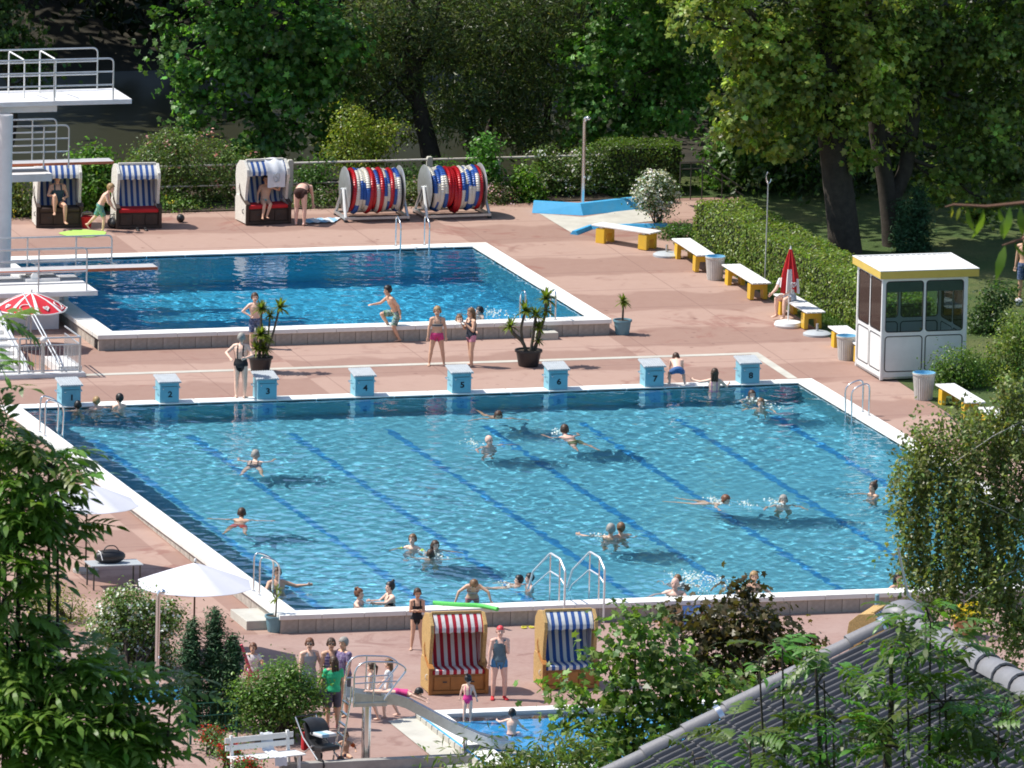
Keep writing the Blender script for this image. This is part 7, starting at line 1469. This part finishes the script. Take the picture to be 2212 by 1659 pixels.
# tile mesh: double roll profile
tw_, tl = .30, .36
tmb = MB(); prof_ = [(0, .0), (.04, .004), (.09, .014), (.125, .045), (.142, .048), (.150, .040), (.153, .0), (.19, .004), (.24, .014), (.275, .045), (.292, .048), (.300, .040), (.303, -.002)]
tmb.sheet([[(x, b, h + lift) for x, h in prof_] for b, lift in ((-.03, .0), (tl + .02, .022))]); tmb.sheet([[(x, tl + .02, h + .022) for x, h in prof_], [(x, tl + .02, h) for x, h in prof_]])
tob = tmb.build('roof_tile', M['rooftile'], None, smooth=50, fixn=False); tme = tob.data; bpy.data.objects.remove(tob)
basis = Matrix((ex, dn, up_)).transposed().to_4x4(); rt = random.Random(4)
slope = MB(); slope.add([RP(0, 0, -.02), RP(RIDGE_L, 0, -.02), RP(RIDGE_L, SLOPE_L, -.02), RP(0, SLOPE_L, -.02)], [(0, 1, 2, 3)]); roof = slope.build('roof', M['rubber'], hs_)
for i in range(int(RIDGE_L / tw_)):
    for j in range(int(SLOPE_L / tl)):
        if i * tw_ > 1.8 + 6.0 and j > 12: continue
        o = link('roof_tile', tme, roof); m = basis.copy(); m.translation = RP(i * tw_ + .10 + rt.uniform(-.003, .003), j * tl + .06 + rt.uniform(-.004, .004), rt.uniform(0, .004)); o.matrix_local = m
def halfround(name, p0, p1, r0, r1, nrm_, mat_, parent, n=9):
    p0, p1 = Vector(p0), Vector(p1); d = (p1 - p0).normalized(); nv = (Vector(nrm_) - d * Vector(nrm_).dot(d)).normalized(); s_ = d.cross(nv); mb = MB()
    mb.sheet([[p + (s_ * math.cos(a) + nv * math.sin(a)) * r for a in [math.pi * k / (n - 1) for k in range(n)]] for p, r in ((p0, r0), (p1, r1))]); mb.sheet([[p1 + (s_ * math.cos(a) + nv * math.sin(a)) * q for a in [math.pi * k / (n - 1) for k in range(n)]] for q in (r1, r1 - .018)]); return mb.build(name, mat_, parent, smooth=60, fixn=False)
k_ = 0
for k_ in range(17): halfround('ridge_tile', RP(k_ * .42 + .15, 0, .01) + Vector((0, 0, .0)), RP(k_ * .42 + .60, 0, .03), .125, .14, (0, 0, 1), M['ridgetile'], roof)
for k_ in range(13): halfround('verge_tile', RP(.06, k_ * .42 + .10, .035), RP(.06, k_ * .42 + .54, .05), .075, .085, up_, M['ridgetile'], roof)
for k_ in (0, 4, 8): c = RP(.06, k_ * .42 + .16, .06); halfround('clip', c - up_ * .02, c - up_ * .02 + dn * .05, .095, .095, up_, M['steel'], roof)
cap = MB(); cap.ell(tuple(RP(.10, -.02, .06)), (.2, .2, .13), 14, 9); cap.build('apex_cap', M['ridgetile'], roof, smooth=True)
dn2 = -Vector(SD) + Vector((0, 0, -TAN)); dn2.normalize(); rs = MB(); rs.sheet([[O + ex * (a * .15) + dn2 * b + Vector((0, 0, .03 * math.sin(a * 2.1))) for a in range(0, 49)] for b in (0, 2.7, 5.4)]); rs.build('rear_slope', M['rooftile'], roof, smooth=True)
wl = MB(); hw = SLOPE_L * .86; ez = Zg - SLOPE_L * .436 + .1
c4_ = [Vector(SD) * s1 * hw + ex * a for s1, a in ((1, .3), (1, RIDGE_L - .3), (-1, RIDGE_L - .3), (-1, .3))]
wl.add([(p.x, p.y, -1.5) for p in c4_] + [(p.x, p.y, ez) for p in c4_], [(0, 1, 5, 4), (1, 2, 6, 5), (2, 3, 7, 6), (3, 0, 4, 7)]); gp = [O + ex * .3 + Vector((0, 0, -.2)), O + ex * (RIDGE_L - .3) + Vector((0, 0, -.2))]
wl.add([(c4_[0].x, c4_[0].y, ez), (c4_[3].x, c4_[3].y, ez), tuple(gp[0])], [(0, 1, 2)]); wl.add([(c4_[1].x, c4_[1].y, ez), (c4_[2].x, c4_[2].y, ez), tuple(gp[1])], [(0, 1, 2)])
wl.build('wall', mat('ochre_render', (.48, .30, .12), .9, .1, 2), hs_)
rod = [pt(1940, 1184, 116.9) - np.array(hs_.location), pt(1961, 1286, 117.0) - np.array(hs_.location), pt(1986, 1311, 117.0) - np.array(hs_.location), pt(1990, 1350, 117.1) - np.array(hs_.location)]
MB().tube([tuple(p) for p in rod], .011, 6).build('lightning_rod', M['galv'], hs_, smooth=True)

# --- ash trees: compound leaves
def compound(nv, pairs, ln, lw, span, seed):
    r = np.random.default_rng(seed); V = []; F = []
    def leaflet(p, d, n_, L_, W_):
        d = d / np.linalg.norm(d); s_ = np.cross(d, n_); s_ /= np.linalg.norm(s_); n2 = np.cross(s_, d); o = len(V)
        for t, w, h in ((0, .03, 0), (.28, .42, .0), (.55, .5, -.03), (.8, .28, -.09), (1, .02, -.17)):
            c = p + d * t * L_ + n2 * h * L_; V.extend([c - s_ * w * W_ + n2 * w * W_ * .35, c + s_ * w * W_ + n2 * w * W_ * .35])
        F.extend([(o + 2 * k, o + 2 * k + 1, o + 2 * k + 3, o + 2 * k + 2) for k in range(4)])
    def rach(t): return np.array((0, t * span, -.25 * span * t * t))
    for k in range(pairs):
        t = .25 + .68 * k / pairs; p = rach(t)
        for s_ in (-1, 1): leaflet(p, np.array((s_ * 1.0, .55 + r.normal() * .15, -.25 + r.normal() * .15)), np.array((s_ * .2, .1, 1.)), ln * r.uniform(.8, 1.1), lw)
    leaflet(rach(1.), np.array((0, 1, -.5)), np.array((0, .3, 1.)), ln, lw)
    o = len(V)
    for t in (0, .5, 1.0):
        c = rach(t); V.extend([c + np.array((-.003, 0, .0)), c + np.array((.003, 0, 0.003))])
    F.extend([(o, o + 1, o + 3, o + 2), (o + 2, o + 3, o + 5, o + 4)])
    return np.array(V), np.array(F)
def set_leafcol(me, C):
    a = me.attributes.new('leafcol', 'FLOAT_COLOR', 'POINT'); a.data.foreach_set('color', np.concatenate([C, np.ones((len(C), 1))], 1).astype(np.float32).ravel())
def ash_tree(label, depth, spec, n, ln, lw, span, col, trunk_u, seed, stems=(), nobj=300, clear=None):
    c0 = pt(spec[0][0], spec[0][1], depth); b = pt(trunk_u, spec[0][1], depth); base = np.array((b[0], b[1], hillz(b[1]) - .2)); t = thing('ash_tree', label, 'tree', base); r = np.random.default_rng(seed); rnd = random.Random(seed)
    var = [compound(0, p, ln, lw, span, 50 + seed * 7 + p + q) for q, p in enumerate((4, 5, 5, 4, 6, 5))]; k = FPX / depth
    mes = []
    for q, (v, f) in enumerate(var):
        me = bpy.data.meshes.new('ash_leaf'); fast_mesh(me, v, f, False); set_leafcol(me, np.array(col)[None] * np.exp(r.normal(size=(1, 1)) * .25) * np.ones((len(v), 1)) * (1 + r.normal(size=(1, 3)) * .1)); me.materials.append(M['leaf']); mes.append(me)
    blobs = [(pt(u, v, depth) - base, (ru / k, (ru + rv) / 2 / k, rv / k)) for u, v, ru, rv in spec]; w = np.array([x[1][0] * x[1][2] for x in blobs]); w /= w.sum()
    mb = MB(); top = max(x[0][2] for x in blobs); branch(mb, (0, 0, 0), (0, 0, top * .95), .16, .05, rnd, 8, .05); trk = []
    P = []; 
    for (c, rr), ww in zip(blobs, w):
        m_ = max(3, int(n * ww)); d = r.normal(size=(m_, 3)); d /= np.linalg.norm(d, axis=1, keepdims=True); q = r.uniform(.1, 1, m_)[:, None] ** .5; pos = c + d * q * np.array(rr); P.append((pos, d))
        dwn = np.array((c[0] * .97, c[1] * .97, max(.3, c[2] - 2.2))); mb.tube([(0, 0, max(.1, dwn[2] - 1.5)), tuple(dwn), tuple((dwn + c) / 2 + r.normal(size=3) * .04), tuple(c)], [.03, .02, .012, .006], 6)
        for j in range(max(2, m_ // 7)): branch(mb, c + (r.uniform(-.3, .3, 3)) * np.array(rr), pos[j], .010, .004, rnd, 3, .1)
    for uv, rr0 in stems: mb.tube([tuple(pt(u, v, depth + .1) - base) for u, v in uv], [rr0 * (1 - .6 * i / (len(uv) - 1)) for i in range(len(uv))], 6)
    mb.build('trunk', M['bark'], t, smooth=True, fixn=False)
    pos = np.concatenate([p for p, _ in P]); dd = np.concatenate([d for _, d in P]); order = np.argsort((pos + base - CAM) @ FW); Vs = []; Fs = []; Cs = []; cnt = 0; objs = 0
    for rank, i in enumerate(order):
        a = math.atan2(dd[i][1], dd[i][0]) - math.pi / 2 + r.normal() * .7; m = Matrix.Rotation(a, 4, 'Z') @ Matrix.Rotation(r.normal() * .35 + .1, 4, 'X') @ Matrix.Rotation(r.normal() * .35, 4, 'Y') @ Matrix.Scale(r.uniform(.75, 1.15), 4); m.translation = Vector(pos[i]); q = rank % 6
        if objs < nobj: o = link('leaf', mes[q], t); o.matrix_local = m; objs += 1
        else:
            v, f = var[q]; A = np.array(m); Vs.append(v @ A[:3, :3].T + A[:3, 3]); Fs.append(f + cnt); cnt += len(v); Cs.append(np.array(col)[None] * np.exp(r.normal() * .3) * (1 + r.normal(size=(1, 3)) * .1) * np.ones((len(v), 1)))
    if Vs:
        me = bpy.data.meshes.new('crown'); fast_mesh(me, np.concatenate(Vs), np.concatenate(Fs), False); set_leafcol(me, np.clip(np.concatenate(Cs), .003, .8)); me.materials.append(M['leaf']); o = link('crown', me, t); o['kind'] = 'stuff'
    return t
ash_tree('ash tree with feathery leaves filling the left edge', 70.0, ((-20, 720, 15, 50), (0, 930, 40, 50), (40, 985, 50, 40), (105, 1000, 45, 35), (50, 1070, 90, 80), (125, 1130, 40, 42), (10, 1180, 90, 90), (-20, 800, 20, 50), (10, 1310, 50, 60), (10, 1400, 90, 80), (120, 1440, 100, 50), (250, 1475, 100, 35), (120, 1570, 170, 80), (240, 1600, 80, 45), (370, 1500, 35, 18), (220, 1645, 140, 35), (20, 1550, 100, 110)), 980, .095, .030, .26, (.13, .22, .038), -260, 2)
ash_tree('ash tree with long leaves growing in front of the tiled roof', 95.0, ((2010, 1340, 80, 50), (2040, 1420, 70, 50), (1960, 1420, 70, 50), (1780, 1470, 60, 60), (1800, 1560, 100, 60), (2030, 1520, 130, 70), (2160, 1540, 70, 50), (1950, 1600, 160, 60), (2150, 1610, 100, 60), (1620, 1600, 110, 50), (1500, 1640, 80, 25), (1760, 1650, 120, 30), (1690, 1400, 50, 25), (1640, 1430, 40, 20)), 270, .115, .036, .31, (.10, .18, .032), 2420, 3, stems=(([(1775, 1659), (1768, 1560), (1762, 1440)], .022), ([(1915, 1659), (1925, 1540), (1925, 1390)], .03)))
# --- maple and copper-leaved bush in front of the paddling pool
def lean_tree(name, label, depth, spec, n, shape, size, col, trunk_u, seed, spread=.22, clump=12, bright=.25, tr=.12, droop=0.):
    c = pt(trunk_u, max(s[1] for s in spec), depth); base = np.array((c[0], c[1], hillz(c[1]) - .2)); k = FPX / depth
    bl = [(pt(u, v, depth), (ru / k, (ru + rv) / 2 / k, rv / k)) for u, v, ru, rv in spec]
    return tree(name, label, base, bl, n, shape, size, col, tr, spread=spread, clump=clump, seed=seed, bright=bright, droop=droop)
lean_tree('maple_tree', 'green maple in front of the paddling pool', 200.0, ((1375, 1345, 45, 35), (1310, 1425, 40, 25), (1410, 1410, 80, 45), (1225, 1500, 40, 20), (1350, 1510, 70, 45), (1450, 1480, 70, 50), (1260, 1560, 50, 28), (1340, 1590, 80, 40), (1450, 1570, 80, 45), (1290, 1635, 80, 22), (1420, 1645, 90, 30), (1560, 1500, 60, 50)), 2100, 'lobed', .14, (.13, .21, .042), 1380, 31)
lean_tree('copper_maple', 'brownish copper leaved tree behind the green maple', 212.0, ((1600, 1275, 30, 30), (1560, 1335, 70, 45), (1640, 1360, 80, 50), (1720, 1400, 50, 35), (1580, 1400, 90, 45), (1490, 1335, 50, 35), (1660, 1440, 90, 45), (1540, 1460, 80, 40), (1700, 1480, 70, 50)), 2000, 'lobed', .13, (.085, .07, .025), 1620, 32)
lean_tree('willow_bush', 'narrow leaved bush at the bottom edge below the paddling pool', 150.0, ((1100, 1655, 60, 16), (1180, 1645, 60, 22), (1255, 1625, 45, 22), (990, 1668, 40, 14), (1120, 1700, 120, 30)), 1700, 'narrow', .12, (.13, .18, .045), 1150, 33)
# --- birch with hanging twigs
def birch():
    depth = 130.0; k = FPX / depth; c = pt(2290, 1500, depth); base = np.array((c[0], c[1], hillz(c[1]) - .2)); t = thing('birch_tree', 'birch with drooping fine leaved twigs at the right edge', 'tree', base); r = np.random.default_rng(12); rnd = random.Random(12); lv = Leaves('diamond'); mb = MB(); tip = pt(2330, 500, depth) - base
    branch(mb, (0, 0, 0), tip, .20, .05, rnd, 10, .03)
    spec = ((2000, 950, 60, 40, 36), (2080, 930, 90, 70, 60), (1975, 1040, 60, 60, 42), (2060, 1040, 100, 70, 80), (2150, 960, 80, 90, 70), (2170, 1100, 90, 90, 85), (2080, 1150, 110, 70, 85), (1975, 1150, 45, 60, 34), (2140, 1230, 110, 60, 85), (2040, 1230, 80, 40, 50), (2190, 860, 50, 60, 40), (2190, 1320, 70, 60, 50), (2260, 1000, 60, 200, 60))
    for u, v, ru, rv, n in spec:
        cc = pt(u, v, depth) - base; e = pt(u + 40, v - 60, depth) - base; hub = np.array((tip * (.55 + .4 * (1500 - v) / 1000))); branch(mb, hub, e, .022, .006, rnd, 6, .06)
        for _ in range(int(n * 1.75)):
            p = cc + np.array((*(r.normal(size=2) * .45 * ru / k), 0)) + np.array((0, 0, r.uniform(-.3, 1.0) * rv / k)); L_ = r.uniform(.25, .7); sway = r.normal(size=2) * .06; m = int(L_ / .026); s_ = np.linspace(0, 1, m)[:, None]
            Q = p + np.column_stack([sway[0] * s_[:, 0] ** 2, sway[1] * s_[:, 0] ** 2, -L_ * s_[:, 0]]) + r.normal(size=(m, 3)) * .022
            lv.add(Q, r.normal(size=(m, 3)) + np.array((-.3, 0, .5)), .052, np.array((.19, .225, .08)) * math.exp(r.normal() * .3), .25)
    for a, b_ in (((2100, 1075), (2240, 1150)), ((2060, 1000), (2230, 900)), ((2085, 1300), (2240, 1210))): mb.tube([tuple(pt(*a, depth - .4) - base), tuple(pt((a[0] + b_[0]) / 2, (a[1] + b_[1]) / 2 - 8, depth - .3) - base), tuple(pt(*b_, depth) - base)], [.003, .005, .008], 6)
    mb.build('trunk', mat('birch_bark', (.45, .42, .38), .8, .3, 8, dirt=(.08, .07, .06)), t, smooth=True, fixn=False); lv.build('crown', M['leaf'], t)
birch()
# --- overhanging branch close to the viewer at the right edge
def near_branch():
    d = 40.0; c = pt(2700, 900, d); base = np.array((c[0], c[1], hillz(c[1]) - .2)); t = thing('pear_tree', 'branch with large drooping leaves hanging in at the right edge', 'tree', base); mb = MB(); top = pt(2680, 300, d) - base
    branch(mb, (0, 0, 0), top, .09, .04, random.Random(3), 6, .03); mb.tube([tuple(pt(u, v, d) - base) for u, v in ((2680, 380), (2400, 430), (2212, 438), (2130, 446), (2060, 442), (2042, 447))], [.018, .010, .006, .005, .0035, .002], 6); mb.tube([tuple(pt(u, v, d) - base) for u, v in ((2680, 480), (2400, 500), (2212, 515), (2165, 530))], [.012, .008, .005, .002], 6)
    mb.build('trunk', mat('red_twig', (.16, .07, .04), .7, .2, 8), t, smooth=True, fixn=False); r = np.random.default_rng(4)
    v, f = compound(0, 0, 1.0, .27, 0.0, 1); v = v[:10]; f = f[:4]; v = v - v[0]
    for u, vv, L_, a, y in ((2056, 446, 26, .4, 1), (2074, 448, 30, -.3, 1), (2090, 450, 62, -.12, 0), (2125, 452, 78, .08, 0), (2158, 450, 58, .0, 0), (2182, 447, 70, .12, 0), (2205, 446, 66, -.1, 0), (2220, 446, 80, .15, 0), (2172, 530, 78, -.3, 0), (2192, 524, 58, .2, 0), (2210, 520, 70, .05, 0), (2235, 515, 80, .1, 0), (2170, 470, 45, -.4, 0)):
        me = bpy.data.meshes.new('large_leaf'); fast_mesh(me, v, f, True); set_leafcol(me, np.array(((.13, .2, .03) if not y else (.35, .33, .05),)) * math.exp(r.normal() * .2) * np.ones((len(v), 1))); me.materials.append(M['leaf'])
        o = link('large_leaf', me, t); dr = nrm(-UP + RT * a + FW * r.normal() * .35); nn = nrm(-FW + RT * r.normal() * .5 + UP * .2); xx = nrm(np.cross(dr, nn)); nn = np.cross(xx, dr); m = Matrix((Vector(xx), Vector(dr), Vector(nn))).transposed().to_4x4() @ Matrix.Scale(L_ * d / FPX, 4); m.translation = Vector(pt(u, vv, d) - base); o.matrix_local = m
near_branch()
